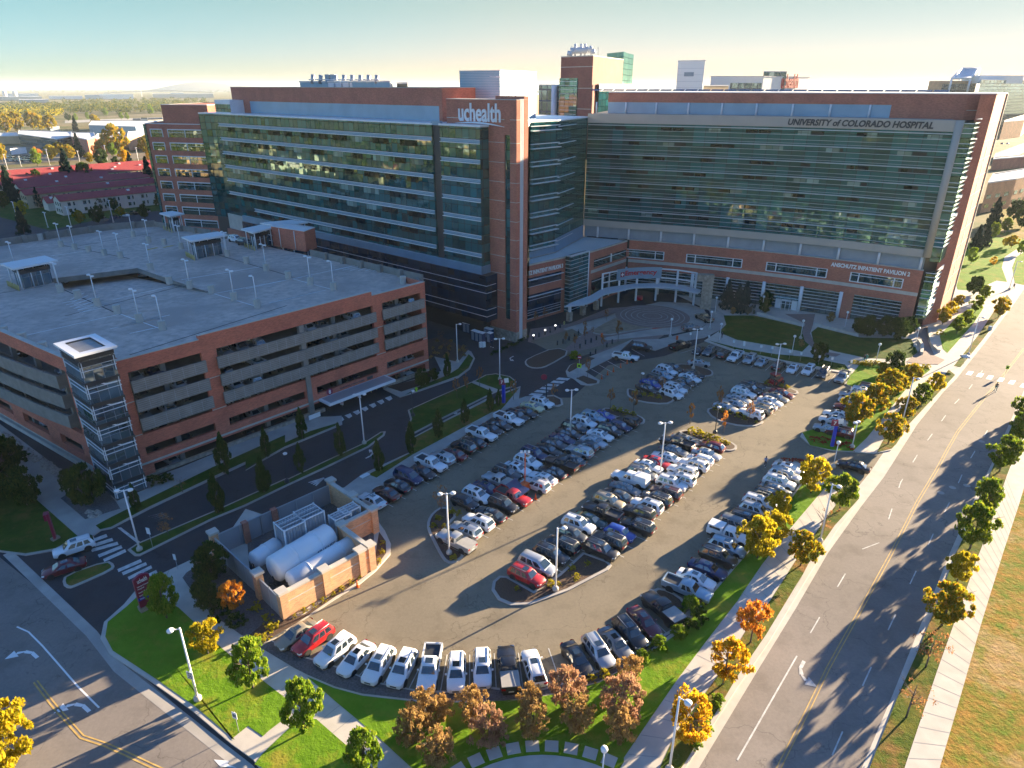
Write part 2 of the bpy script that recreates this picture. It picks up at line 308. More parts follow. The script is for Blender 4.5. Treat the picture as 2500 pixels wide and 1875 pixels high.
# ---------------------------------------------------------------- mesh building
class MB:
    def __init__(s): s.v = []; s.f = []; s.m = []; s.uv = []; s.sm = []
    def vert(s, p): s.v.append((float(p[0]), float(p[1]), float(p[2]))); return len(s.v) - 1
    def face(s, idx, m=0, uv=None, smooth=False): s.f.append(tuple(idx)); s.m.append(m); s.uv.append(uv); s.sm.append(smooth)
    def poly(s, pts, m=0, uv=None): s.face([s.vert(p) for p in pts], m, uv)
    def obox(s, o, ex, ey, ez, m=0, top=None):
        "box from corner o with edge vectors"
        o, ex, ey, ez = Vector(o), Vector(ex), Vector(ey), Vector(ez)
        c = [o, o + ex, o + ex + ey, o + ey]; c += [p + ez for p in c]; i = [s.vert(p) for p in c]
        flip = ex.cross(ey).dot(ez) < 0
        for k, q in enumerate(((3, 2, 1, 0), (4, 5, 6, 7), (0, 1, 5, 4), (1, 2, 6, 5), (2, 3, 7, 6), (3, 0, 4, 7))):
            q = q[::-1] if flip else q
            s.face([i[a] for a in q], top if (k == 1 and top is not None) else m)
    def box(s, cx, cy, z0, sx, sy, h, ang=0.0, m=0, top=None):
        c, n = math.cos(ang), math.sin(ang); ex = (c * sx, n * sx, 0); ey = (-n * sy, c * sy, 0)
        s.obox((cx - (ex[0] + ey[0]) / 2, cy - (ex[1] + ey[1]) / 2, z0), ex, ey, (0, 0, h), m, top)
    def prism(s, pts, z0, z1, m=0, top=None, bottom=False):
        a = sum(pts[i][0] * pts[(i + 1) % len(pts)][1] - pts[(i + 1) % len(pts)][0] * pts[i][1] for i in range(len(pts)))
        if a < 0: pts = pts[::-1]
        n = len(pts); lo = [s.vert((*p[:2], z0)) for p in pts]; hi = [s.vert((*p[:2], z1)) for p in pts]
        s.face(hi, top if top is not None else m)
        if bottom: s.face(lo[::-1], m)
        for i in range(n): j = (i + 1) % n; s.face((lo[i], lo[j], hi[j], hi[i]), m)
    def tube(s, p0, p1, r0, r1=None, n=8, m=0, cap=True, smooth=True):
        p0, p1 = Vector(p0), Vector(p1); r1 = r0 if r1 is None else r1; d = (p1 - p0)
        if d.length < 1e-6: return
        d.normalize(); a = d.orthogonal().normalized(); b = d.cross(a)
        A = [s.vert(p0 + (a * math.cos(2 * math.pi * k / n) + b * math.sin(2 * math.pi * k / n)) * r0) for k in range(n)]
        B = [s.vert(p1 + (a * math.cos(2 * math.pi * k / n) + b * math.sin(2 * math.pi * k / n)) * r1) for k in range(n)]
        for k in range(n): j = (k + 1) % n; s.face((A[k], A[j], B[j], B[k]), m, None, smooth)
        if cap: s.face(B, m); s.face(A[::-1], m)
    def lathe(s, c, axis, prof, n=16, m=0):
        "prof = [(distance along axis, radius)]"
        c, d = Vector(c), Vector(axis).normalized(); a = d.orthogonal().normalized(); b = d.cross(a); rings = []
        for h, r in prof: rings.append([s.vert(c + d * h + (a * math.cos(2 * math.pi * k / n) + b * math.sin(2 * math.pi * k / n)) * max(r, .001)) for k in range(n)])
        for A, B in zip(rings, rings[1:]):
            for k in range(n): j = (k + 1) % n; s.face((A[k], A[j], B[j], B[k]), m, None, True)
        s.face(rings[-1], m); s.face(rings[0][::-1], m)
    def build(s, name, mats, parent=None, offset=None, tri=False):
        off = Vector(offset) if offset is not None else (parent_world(parent) if parent else Vector((0, 0, 0)))
        me = bpy.data.meshes.new(name); me.from_pydata([(x - off.x, y - off.y, z - off.z) for x, y, z in s.v], [], s.f)
        mats = mats if isinstance(mats, (list, tuple)) else [mats]
        for q in mats: me.materials.append(M[q] if isinstance(q, str) else q)
        if len(mats) > 1: me.polygons.foreach_set('material_index', s.m)
        if any(s.sm): me.polygons.foreach_set('use_smooth', s.sm)
        ul = me.uv_layers.new(name='UVMap'); data = []
        for fi, f in enumerate(s.f):
            if s.uv[fi]: data.extend(s.uv[fi]); continue
            p = [Vector(s.v[i]) for i in f]; nrm = Vector((0, 0, 0))
            for i in range(1, len(p) - 1): nrm += (p[i] - p[0]).cross(p[i + 1] - p[0])
            if nrm.length < 1e-12: nrm = Vector((0, 0, 1))
            nrm.normalize()
            if abs(nrm.z) > .7: data.extend((q.x, q.y) for q in p)
            else:
                t = Vector((-nrm.y, nrm.x, 0)).normalized(); data.extend((q.dot(t), q.z) for q in p)
        ul.data.foreach_set('uv', [c for q in data for c in q])
        me.validate(); me.update()
        o = bpy.data.objects.new(name, me); col.objects.link(o)
        if parent: o.parent = parent
        return o
def parent_world(p):
    v = Vector((0, 0, 0))
    while p: v += Vector(p.location); p = p.parent
    return v
def thing(name, label, cat, loc=(0, 0, 0), group=None):
    o = bpy.data.objects.new(name, None); col.objects.link(o); o.empty_display_size = .5
    o.location = loc; o['label'] = label; o['category'] = cat
    if group: o['group'] = group
    return o
def tag(o, label, cat, group=None):
    o['label'] = label; o['category'] = cat
    if group: o['group'] = group
    return o
def struct(name, mb, m, z=None):
    o = mb.build(name, m); o['kind'] = 'structure'; return o
def copy_tree(o, parent=None):
    c = o.copy(); col.objects.link(c)
    if parent: c.parent = parent
    for ch in list(o.children): copy_tree(ch, c)
    return c
def place(o, loc, rz=0.0, sc=1.0):
    o.location = loc; o.rotation_euler = (0, 0, rz); o.scale = (sc, sc, sc) if not isinstance(sc, tuple) else sc
def off_poly(pts, d):
    "shrink a polygon by d (positive = inwards)"
    n = len(pts); a = sum(pts[i][0] * pts[(i + 1) % n][1] - pts[(i + 1) % n][0] * pts[i][1] for i in range(n))
    if a < 0: pts = pts[::-1]
    out = []
    for i in range(n):
        p0, p1, p2 = Vector(pts[i - 1][:2]), Vector(pts[i][:2]), Vector(pts[(i + 1) % n][:2])
        e1, e2 = (p1 - p0), (p2 - p1)
        if e1.length < 1e-4 or e2.length < 1e-4: out.append(tuple(p1)); continue
        e1.normalize(); e2.normalize(); n1, n2 = Vector((-e1.y, e1.x)), Vector((-e2.y, e2.x)); b = n1 + n2
        k = d / max(.35, b.length_squared / 2); q = p1 + b * .5 * k * 1.0 * (1 if b.length > 1e-3 else 0) * 1.0
        q = p1 + b.normalized() * (d / max(.5, b.length / 2)) if b.length > 1e-3 else p1
        out.append(tuple(q))
    return out
def smooth_poly(pts, it=2):
    for _ in range(it):
        n = len(pts); q = []
        for i in range(n):
            a, b = pts[i], pts[(i + 1) % n]
            q.append((a[0] * .75 + b[0] * .25, a[1] * .75 + b[1] * .25)); q.append((a[0] * .25 + b[0] * .75, a[1] * .25 + b[1] * .75))
        pts = q
    return pts
def text_mesh(body, size=1.0, extrude=.03, shear=0.0, spacing=1.0, bold=0.0):
    cu = bpy.data.curves.new('lettering', 'FONT'); cu.body = body; cu.size = size; cu.extrude = extrude; cu.shear = shear; cu.space_character = spacing
    cu.resolution_u = 3; cu.offset = bold * 1.3
    o = bpy.data.objects.new('lettering', cu); col.objects.link(o); bpy.context.view_layer.update()
    me = bpy.data.meshes.new_from_object(o.evaluated_get(bpy.context.evaluated_depsgraph_get()))
    bpy.data.objects.remove(o); bpy.data.curves.remove(cu); return me
def lettering(body, p0, ex, ez, width, m, parent, height=None, extrude=.04, bold=.016, fn=None, name='lettering', shear=0.0, nrm=None):
    "text laid on a wall: p0 lower left, ex reading direction, ez up, scaled to width (and height)"
    me = text_mesh(body, 1.0, 0, shear, 1.0, bold); xs = [v.co.x for v in me.vertices]; ys = [v.co.y for v in me.vertices]
    x0, x1, y0, y1 = min(xs), max(xs), min(ys), max(ys); kx = width / (x1 - x0); ky = kx if height is None else height / (y1 - y0)
    ex, ez = Vector(ex).normalized(), Vector(ez).normalized(); nr = Vector(nrm) if nrm else ex.cross(ez); p0 = Vector(p0); off = parent_world(parent)
    mb = MB()
    for dz in (extrude,):
        base = len(mb.v)
        for v in me.vertices:
            a, b = (v.co.x - x0) * kx, (v.co.y - y0) * ky
            p = (fn(a, b, dz) if fn else p0 + ex * a + ez * b + nr * dz); mb.vert(p)
        for f in me.polygons: mb.face([base + i for i in f.vertices])
    # side walls give the letters their thickness
    cnt = {}
    for f in me.polygons:
        vs = list(f.vertices)
        for i in range(len(vs)): cnt.setdefault(frozenset((vs[i], vs[(i + 1) % len(vs)])), []).append((vs[i], vs[(i + 1) % len(vs)]))
    back = {}
    for k, e in cnt.items():
        if len(e) == 1:
            a, b = e[0]
            for q in (a, b):
                if q not in back:
                    A, B = (me.vertices[q].co.x - x0) * kx, (me.vertices[q].co.y - y0) * ky
                    back[q] = mb.vert(fn(A, B, .002) if fn else p0 + ex * A + ez * B + nr * .002)
            mb.face((b, a, back[a], back[b]))
    bpy.data.meshes.remove(me)
    return mb.build(name, m, parent)
# ---------------------------------------------------------------- ground, roads, pavements
def sheet(name, pts, z, m):
    mb = MB(); a = sum(pts[i][0] * pts[(i + 1) % len(pts)][1] - pts[(i + 1) % len(pts)][0] * pts[i][1] for i in range(len(pts)))
    mb.poly([(*p[:2], z) for p in (pts if a > 0 else pts[::-1])]); return struct(name, mb, m)
def raised(name, pts, z, m, top=None):
    mb = MB(); mb.prism(pts, -.3, z, 0, 1 if top else None); return struct(name, mb, [m, top] if top else m)
def kerbed(name, pts, m, inset=.35, rounds=1, z=.14):
    "planted island: concrete kerb ring with a bed inside"
    if rounds: pts = smooth_poly(pts, rounds)
    raised('kerb', pts, z, 'concrete'); q = off_poly(pts, inset)
    mb = MB(); mb.poly([(*p, z + .02) for p in q]); return struct(name, mb, m)
# the plain to the horizon
mb = MB(); n = 96; prev = None
for r in (0, 900, 3000, 9000, 24000):
    ring = [mb.vert((r * math.cos(2 * math.pi * k / n), r * math.sin(2 * math.pi * k / n), -.30 - (r * r / 1.3e7 if r > 900 else 0))) for k in range(n)] if r else [mb.vert((0, 0, -.3))]
    if prev is not None:
        for k in range(n):
            j = (k + 1) % n
            if len(prev) == 1: mb.face((prev[0], ring[k], ring[j]))
            else: mb.face((prev[k], ring[k], ring[j], prev[j]))
    prev = ring
struct('ground', mb, 'plain')
mb = MB()                                    # distant hill
for i in range(41):
    for j in range(9):
        u = i / 40; h = 92 * max(0, math.exp(-((u - .33) / .13) ** 2) + .75 * math.exp(-((u - .55) / .2) ** 2) * .8) * math.sin(math.pi * j / 8)
        mb.vert((-4300 + 3200 * u, 7000 + j * 150, -20 + h * .95))
for i in range(40):
    for j in range(8): k = i * 9 + j; mb.face((k, k + 9, k + 10, k + 1), 0, None, True)
struct('hill', mb, 'hill')
sheet('meadow', [(5, 0), (80, 0), (360, 300), (230, 330), (140, 190), (45, 85)], -.06, 'field')
sheet('lawn', [(-170, 150), (-90, 100), (-60, 160), (-130, 300), (-290, 430), (-300, 330)], -.16, 'grass')
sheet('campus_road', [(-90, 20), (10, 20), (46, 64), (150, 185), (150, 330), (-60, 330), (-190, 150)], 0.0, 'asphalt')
sheet('car_park', PL('10:880,850 1300,560 6:2000,1330 7:620,1330 900,1080 1330,1010 1640,900 8:800,1140 890,1160 1050,1280') + [(62, 100), (58, 90), (48, 80), (20, 45), (-20, 40), (-28, 58), (-21, 78)], .004, 'lot_asphalt')
ave_l = [(0, 20)] + PL('15:1600,1659 16:180,870 450,430 700,0 12:960,900 1130,680 1390,270 8:1700,1150 1900,920 2140,600') + [(180, 226), (260, 320), (420, 500)]
ave_r = [(14, 20)] + PL('16:960,1659 1200,1090 1400,590 1640,0 12:1780,950 1960,580 2130,200') + [(196, 226), (276, 320), (440, 500)]
ave_r[-4] = (98.5, 118.5)
sheet('avenue', ave_l + ave_r[::-1], .008, 'avenue_asphalt')
street = [(-62.3, 66.6), (-43.6, 53.9), (-21.8, 38.6), (10, 20), (-20, 5), (-48, 36), (-100, 78), (-160, 140), (-150, 150)]
sheet('street', street, .012, 'avenue_asphalt')
# gutters beside the avenue
def strip(line, wdt, z, m, name):
    mb = MB(); L = [Vector(p[:2]) for p in line]; off = []
    for i, p in enumerate(L):
        d = (L[min(i + 1, len(L) - 1)] - L[max(i - 1, 0)]).normalized(); off.append(p + Vector((-d.y, d.x)) * wdt)
    for i in range(len(L) - 1):
        q = [(*L[i], z), (*L[i + 1], z), (*off[i + 1], z), (*off[i], z)]
        mb.poly(q if wdt > 0 else q[::-1])
    return struct(name, mb, m)
strip(ave_l, 1.9, .014, 'pale_concrete', 'gutter')
strip(ave_r, -.75, .014, 'pale_concrete', 'gutter')
strip([(-61, 67.4), (-43.3, 54.2), (-38, 49.6), (-21.8, 39.0), (0, 22)], -1.0, .018, 'concrete', 'gutter')

# R1: raised ground between the car park, the street and the avenue
r1 = [(-5, 22), (-21.8, 39.4), (-24.1, 40.8), (-29.1, 44.3), (-34.3, 47.5), (-40.1, 50.9), (-42.2, 53.0), (-43.1, 55.3), (-42.4, 58.0)] + PL('9:1080,1520 1270,1420 1700,1215 10:0,930 210,1000 640,790') + PL('10:1010,1010 1075,1100 1120,1200 1115,1280 1000,1410 14:860,260 740,330 460,510 200,680 440,800 700,880 1000,1000 1300,1060 1600,1075 1900,1040 15:130,1060 400,1050 720,950 940,860 1100,765 1400,590 1480,480 1640,370 1940,20 12:0,1340 370,890 490,730 450,640 290,610 285,560 330,540 440,545 540,585') + [(46.2, 81.0), (48.8, 80.6), (47.5, 78.2), (41.7, 71.8), (34.3, 62.7), (26.1, 52.4), (21.4, 47), (14.5, 38.7), (0, 22)]
raised('pavement', r1, .14, 'pale_concrete')
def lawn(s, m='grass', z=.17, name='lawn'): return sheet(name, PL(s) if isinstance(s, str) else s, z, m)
# corner lawn with the red sign
sx = [(-24.0, 41.2), (-29.0, 44.7), (-34.2, 47.9), (-40.0, 51.3), (-41.8, 53.2), (-42.7, 55.3), (-41.9, 57.6)] + PL('13:1120,290 1380,430 1530,570 1720,750 2000,980 2212,1140 2195,1270 2030,1425 1915,1345 1790,1445')
lawn(sx, 'sunlit_grass')
lawn('14:545,1290 830,1540 960,1659 1000,1700 200,1700 70,1640 130,1560 390,1310', 'sunlit_grass')
lawn(PL('14:0,965 110,975 335,1150 340,1260 130,1420 20,1340'), 'sunlit_grass', z=.175)
lawn('14:470,960 480,965 680,1050 900,1110 1300,1155 1700,1165 2100,1140 15:100,1160 480,1100 830,1010 1130,840 1450,620 1640,400 1950,40 11:1960,1290 2010,1240 12:20,1360 380,900 500,740 600,740 690,750 410,1080 190,1360 0,1640 15:1980,270 1640,710 1430,990 1230,1280 1020,1590 @9,36 @-4.5,36 14:1270,1659 1000,1410 700,1160', m='sunlit_grass', z=.165)
# verge between footpath and avenue
lawn(PL('15:1300,1659 1420,1400 1620,1130 1790,890 1990,560 12:240,1659 470,1300 760,900 730,830 830,760 925,800 940,850 750,1060 550,1350 390,1659 16:500,180 220,640 0,960 15:1700,1290 1490,1630') + [(12.6, 37)], 'verge_grass', .165)
sheet('planting_bed', PL('14:0,700 150,700 200,690 440,815 700,895 1000,1015 1300,1075 1600,1095 1900,1060 15:130,1078 400,1068 720,970 940,880 1110,785 1410,610 1120,840 830,1000 480,1090 100,1150 14:1700,1150 1300,1140 900,1095 690,1040 480,950 380,900 150,760'), .17, 'gravel')
sheet('planting_bed', PL('13:1410,200 1440,160 1550,90 1700,-10 1760,90 1860,160 1960,240 2190,500 2212,590 2190,630 2010,710 1860,640 1650,490 1500,330'), .172, 'gravel')
sheet('planting_bed', PL('14:20,650 130,560 300,530 460,480 640,350 940,120 1000,30 1020,-100 10:1030,1110 1080,1180 1085,1270 1000,1390 14:850,240 620,395 380,560 190,670'), .176, 'mulch')
# round terrace at the bottom, ringed with square slabs
ctr = (2.57, 28.45); rad = 11.3
mb = MB(); mb.poly([(ctr[0] + rad * math.cos(a * math.pi / 32), ctr[1] + rad * math.sin(a * math.pi / 32), .185) for a in range(64)]); struct('terrace', mb, 'pale_concrete')
mb = MB()
for k in range(46):
    a = k * 2 * math.pi / 46; mb.box(ctr[0] + (rad + .85) * math.cos(a), ctr[1] + (rad + .85) * math.sin(a), .15, 1.05, 1.15, .07, a)
struct('paving_slabs', mb, 'pale_concrete')
# garage-side verge and pavements
r3 = PL('9:0,1258 200,1288 430,1248 690,1158 780,1095 860,1080 1150,930 1660,690 2200,440 10:0,630 300,460 690,300 745,275 740,210 690,215') + [(-35.5, 103.5), (-52, 84)] + PL('9:780,860') + [(-100, 112), (-120, 110), (-90, 80), (-63, 66.5)]
raised('pavement', r3, .14, 'concrete')
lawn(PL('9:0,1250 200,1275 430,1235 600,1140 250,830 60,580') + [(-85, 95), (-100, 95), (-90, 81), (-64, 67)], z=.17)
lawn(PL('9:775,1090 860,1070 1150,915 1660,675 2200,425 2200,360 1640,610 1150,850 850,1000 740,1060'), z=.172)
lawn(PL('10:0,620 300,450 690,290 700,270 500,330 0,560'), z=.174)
sheet('planting_bed', PL('9:470,850 560,790 740,700 900,880 930,930 660,1012'), .172, 'gravel')
sheet('planting_bed', PL('9:1150,700 1400,610 2212,270 2212,230 1110,700 1110,760'), .174, 'mulch')
mb = MB()
for i in range(150):
    u, v = random.random(), random.random(); p = PL(f'9:{20+u*490:.0f},{350+u*330+v*70-20:.0f}')[0]; r = random.uniform(.15, .42)
    mb.lathe((*p, .1), (random.uniform(-.3, .3), random.uniform(-.3, .3), 1), [(0, r), (r * .5, r * .9), (r * .8, r * .5)], 6)
for i in range(34):
    p = PL(f'9:{670+random.random()*110:.0f},{940+random.random()*55:.0f}')[0]; r = random.uniform(.15, .35)
    mb.lathe((*p, .1), (random.uniform(-.3, .3), 0, 1), [(0, r), (r * .5, r * .9), (r * .8, r * .5)], 6)
o = mb.build('rocks', 'rock'); o['kind'] = 'stuff'; o['label'] = 'pale loose rocks bedding the strip beside the garage wall'
# street median with columnar trees, end island
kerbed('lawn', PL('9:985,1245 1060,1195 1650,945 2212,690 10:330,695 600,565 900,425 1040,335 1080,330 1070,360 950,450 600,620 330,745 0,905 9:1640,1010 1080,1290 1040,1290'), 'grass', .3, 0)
kerbed('lawn', PL('9:480,1510 500,1440 830,1325 890,1360 870,1400 600,1520 530,1545'), 'verge_grass', .3, 1)
# verge right of the garage entrance
raised('pavement', PL('6:1060,1265 1130,1300 1190,1330 1350,1280 1640,1180 1730,1112 1768,1030 1740,978 1700,960 1630,1060 1400,900') + [(-14, 124)], .14, 'concrete')
lawn(PL('6:1230,1315 1350,1270 1640,1165 1720,1105 1755,1030 1720,1000 1640,1110 1560,1160 1340,1250'), z=.17)
sheet('planting_bed', PL('6:1080,1250 1340,1190 1400,1120 1420,1110 1420,1180 1380,1230 1200,1290'), .17, 'mulch')
sheet('planting_bed', PL('6:1400,890 1500,860 1720,960 1640,1060 1420,1010'), .172, 'mulch')
# big grass median
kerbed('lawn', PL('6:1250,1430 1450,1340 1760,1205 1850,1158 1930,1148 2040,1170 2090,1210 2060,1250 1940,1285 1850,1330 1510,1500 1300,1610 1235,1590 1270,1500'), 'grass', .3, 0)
sheet('footpath', PL('6:1755,1205 1800,1220 1955,1275 1925,1300 1745,1222'), .19, 'concrete')
# strip between street and first parking row
raised('pavement', PL('10:640,790 760,765 900,660 1290,480 6:1300,1635 1540,1505 1870,1335 1900,1370 2000,1290 2120,1245 7:210,1345 260,1325 410,1320 480,1312 545,1345 553,1385 520,1402 440,1400 330,1330 215,1400 10:2200,110 1980,170 1720,340 1270,640 880,860 1005,935'), .14, 'concrete')
lawn(PL('10:945,665 1290,490 6:1300,1645 1550,1515 1890,1345 1920,1385 2010,1300 2110,1260 7:70,1430 0,1450 10:2000,130 1290,510 1010,690'), 'verge_grass', .17)
sheet('planting_bed', PL('7:400,1330 480,1325 530,1350 535,1385 510,1392 440,1390'), .17, 'mulch')
# islands in the car park
bed = 'mulch'
kerbed('planting_bed', PL('7:1040,1270 1060,1262 1130,1280 1310,1310 1400,1330 1415,1358 1340,1388 1150,1368 1050,1330'), bed)
kerbed('planting_bed', PL('7:1400,1080 1480,1070 1600,1090 1700,1120 1715,1150 1690,1168 1600,1165 1450,1120'), bed)
kerbed('planting_bed', PL('7:1648,1425 1720,1405 1900,1440 2080,1500 2105,1528 2020,1560 1850,1545 1700,1490'), bed)
kerbed('planting_bed', PL('11:1425,335 1500,314 1640,338 1790,385 1890,432 1895,468 1840,482 1770,468 1600,400'), bed)
kerbed('planting_bed', PL('11:845,148 960,152 1100,190 1185,232 1182,268 1130,276 1010,235 880,190'), bed)
kerbed('planting_bed', PL('10:1520,905 1440,955 1400,1020 1398,1085 1440,1170 1500,1290 1545,1345 1610,1348 1678,1305 1684,1270 1640,1240 1500,1170 1540,1080 1650,960'), bed)
kerbed('planting_bed', PL('15:10,225 60,182 120,185 325,300 520,170 705,0 890,68 928,100 900,135 600,292 300,402 150,408 50,365 0,290'), bed, .35, 0)
kerbed('planting_bed', PL('15:1225,300 1300,268 1450,335 1520,420 1440,520 1380,470'), bed)
kerbed('planting_bed', PL('8:60,1200 200,1215 330,1240 460,1275 475,1300 440,1310 300,1270 120,1240'), bed)
kerbed('planting_bed', PL('7:250,1065 275,1030 490,942 620,982 440,1088 370,1108 290,1102'), 'mulch', .3)
raised('pavement', PL('7:572,1130 600,1085 750,1020 960,940 1090,880 940,1020 720,1130 835,1200 830,1220 760,1240 690,1232 630,1185 585,1170'), .14, 'concrete')
sheet('planting_bed', PL('7:585,1125 610,1085 740,1018 800,1030 600,1140'), .17, 'mulch')
sheet('planting_bed', PL('7:650,1185 710,1165 815,1205 810,1225 740,1230'), .17, 'mulch')
# hospital forecourt
sheet('plaza', PL('7:280,900 620,985 960,1000 1090,885 1250,900 1560,700 1500,600 900,640 600,760 300,800'), .02, 'pavers')
sheet('plaza_road', PL('7:550,800 1000,670 1300,590 1520,600 1640,650 1690,740 1600,800 1400,840 880,890 860,870 1240,800 1470,740 1480,700 1420,660 1280,640 1080,640 740,820 690,850'), .026, 'concrete')
sheet('plaza_road', PL('7:300,895 620,800 700,840 560,960 700,1010 1100,880 1080,870 520,1010'), .03, 'lot_asphalt')
raised('pavement', PL('7:1090,885 1300,880 1600,810 1700,730 1680,660 1640,640 1720,640 1800,690 1815,750 1780,800 1640,870 1460,900 1260,970 1150,940'), .10, 'concrete')
o = kerbed('planting_bed', PL('7:760,830 800,790 1000,690 1090,650 1200,640 1320,650 1430,675 1475,720 1460,750 1400,775 1240,795 1060,820 880,855'), 'dirt', .3, 1)
cc = PL('7:1240,705')[0]
sheet('paved_circle', [(cc[0] + 9.0 * math.cos(a * math.pi / 24), cc[1] + 9.0 * math.sin(a * math.pi / 24)) for a in range(48)], .19, 'pavers')
mb = MB()
for rr in (2.2, 3.6, 5.0, 6.4, 7.6):
    for a in range(48):
        t0, t1 = a * math.pi / 24, (a + 1) * math.pi / 24
        mb.poly([(cc[0] + r_ * math.cos(t), cc[1] + r_ * math.sin(t), .196) for r_, t in ((rr, t0), (rr + .22, t0), (rr + .22, t1), (rr, t1))])
struct('paving_rings', mb, 'concrete')
mb = MB(); rk = PL('7:1475,700 1478,725 1460,752 1400,777 1310,792 1235,800')
for a, b in zip(rk, rk[1:]):
    d = (Vector(b) - Vector(a)).normalized(); nn = Vector((-d.y, d.x)); mb.obox((*a, .15), (*(Vector(b) - Vector(a)), 0), (*(nn * .5), 0), (0, 0, .03))
struct('red_kerb', mb, 'red_kerb')
# lawns in front of the curved pavilion
raised('pavement', PL('7:1640,895 8:0,985 300,1050 600,1110 800,1140 885,1150 830,1225 870,1248 1105,1300 1080,1370 960,1440 700,1590 12:500,340 485,370 560,435 740,480 890,488 1050,502 1185,475 1235,430 1330,285 8:1690,1185 1895,925 2050,720 2130,600') + [(179, 225), (170, 240), (100, 250), (40, 190)] + PL('7:1640,640 1720,640 1800,690 1818,750 1770,810'), .14, 'pale_concrete')
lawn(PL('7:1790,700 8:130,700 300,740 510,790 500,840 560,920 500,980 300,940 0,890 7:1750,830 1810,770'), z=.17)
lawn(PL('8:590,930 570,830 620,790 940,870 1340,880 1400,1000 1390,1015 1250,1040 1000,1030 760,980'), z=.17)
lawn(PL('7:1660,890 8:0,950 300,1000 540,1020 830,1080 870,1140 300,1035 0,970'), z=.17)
lawn(PL('8:885,1150 860,1180 840,1230 880,1250 1110,1300 1080,1380 870,1500 12:500,340 560,440 740,478 890,486 1000,380 1280,30 8:1320,1250 1490,1120 1460,1100 1200,1085 960,1060'), 'sunlit_grass', .165)
lawn(PL('12:1075,495 1190,465 1225,430 1320,280 8:1680,1160 1630,1120 1380,1420 12:1240,180'), 'verge_grass', .165)
lawn(PL('8:1670,1090 1720,1100 1890,890 2050,680 2120,590 2080,540 1990,650 1860,850'), 'verge_grass', .165)
lawn(PL('8:1585,960 1620,990 1700,900 1830,750 1900,640 1880,600 1700,700 1560,860'), 'sunlit_grass', .168)
lawn(PL('8:1700,500 1830,510 2000,430 2080,440 2040,330 2060,250 2212,150') + [(190, 250), (175, 255), (140, 215)], 'sunlit_grass', .168)
lawn(PL('8:2140,450 2120,330 2150,250 2212,210') + [(186, 238)] + PL('8:2212,465'), 'sunlit_grass', .169)
sheet('footpath', PL('8:365,690 600,690 580,780 560,840 595,920 700,985 800,1000 760,1020 640,1000 520,900 500,830 515,760'), .19, 'pavers')
sheet('footpath', PL('8:1370,760 1480,790 1470,900 1520,1010 1600,1045 1550,1080 1400,1075 1300,1060 1420,960 1400,880'), .19, 'pavers')
# path off to the right of the avenue: footpath, verge
raised('verge', [(15, 20)] + PL('16:1020,1659 1250,1080 1410,720 1510,470 1690,0 12:1830,950 1990,560 2160,200') + [(100, 119), (197, 225), (320, 370), (322, 366), (198, 219), (103, 117)] + PL('12:2170,450 2080,680 1960,1040 16:1850,60 1550,900 1300,1659') + [(18, 20)], .14, 'pale_concrete', 'verge_grass')
sheet('footpath', [(17, 18)] + PL('16:1290,1659 1545,900 1845,60 12:1955,1040 2075,680 2165,450') + [(102, 116.5), (200, 220), (203, 218), (106, 114)] + PL('12:2212,760 2170,900 2050,1264 16:1880,550 1700,1180 1560,1659') + [(21, 18)], .16, 'pale_concrete')
# joints across the footpaths
def joints(pl, pr, nn, z, name='paving_joints'):
    mb = MB()
    def at(line, f):
        L = [0]
        for a, b in zip(line, line[1:]): L.append(L[-1] + math.dist(a, b))
        t = f * L[-1]
        for i in range(len(line) - 1):
            if t <= L[i + 1] + 1e-6: q = (t - L[i]) / max(1e-6, L[i + 1] - L[i]); return Vector(line[i]).lerp(Vector(line[i + 1]), q)
        return Vector(line[-1])
    for k in range(nn):
        f = (k + .5) / nn; a, b = at(pl, f), at(pr, f); d = (b - a).normalized(); p = Vector((-d.y, d.x)) * .04
        mb.poly([(*(a - p), z), (*(b - p), z), (*(b + p), z), (*(a + p), z)])
    struct(name, mb, 'roof_gravel')
joints(PL('15:1010,1640 1230,1290 1430,1000 1640,720 1940,340 12:190,1370 410,1090 690,760'), PL('15:1260,1659 1400,1400 1590,1140 1760,900 1960,570 12:220,1659 460,1290 750,890'), 24, .146)
joints(PL('16:1300,1659 1550,900 1850,60 12:1960,1040 2080,680'), PL('16:1560,1659 1700,1180 1880,550 2050,0 12:2170,900'), 30, .166)
joints(PL('14:110,975 335,1150 545,1290 830,1540') , PL('14:240,870 480,960 700,1160 1000,1410'), 7, .146)
# slab under the garage, tank yard floor, far roads
sheet('yard_floor', PL('10:30,1390 10,1150 210,1010 640,800 990,960 990,1180 960,1400 280,1650'), .18, 'gravel')
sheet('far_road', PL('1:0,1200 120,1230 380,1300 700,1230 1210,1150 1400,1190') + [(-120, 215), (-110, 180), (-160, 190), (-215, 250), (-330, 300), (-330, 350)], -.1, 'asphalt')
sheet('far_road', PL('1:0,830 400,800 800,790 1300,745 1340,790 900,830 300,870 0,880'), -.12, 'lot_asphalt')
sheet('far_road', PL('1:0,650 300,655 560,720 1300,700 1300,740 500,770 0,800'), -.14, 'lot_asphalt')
sheet('far_road', PL('1:500,455 1340,425 1345,445 500,475'), -.12, 'concrete')

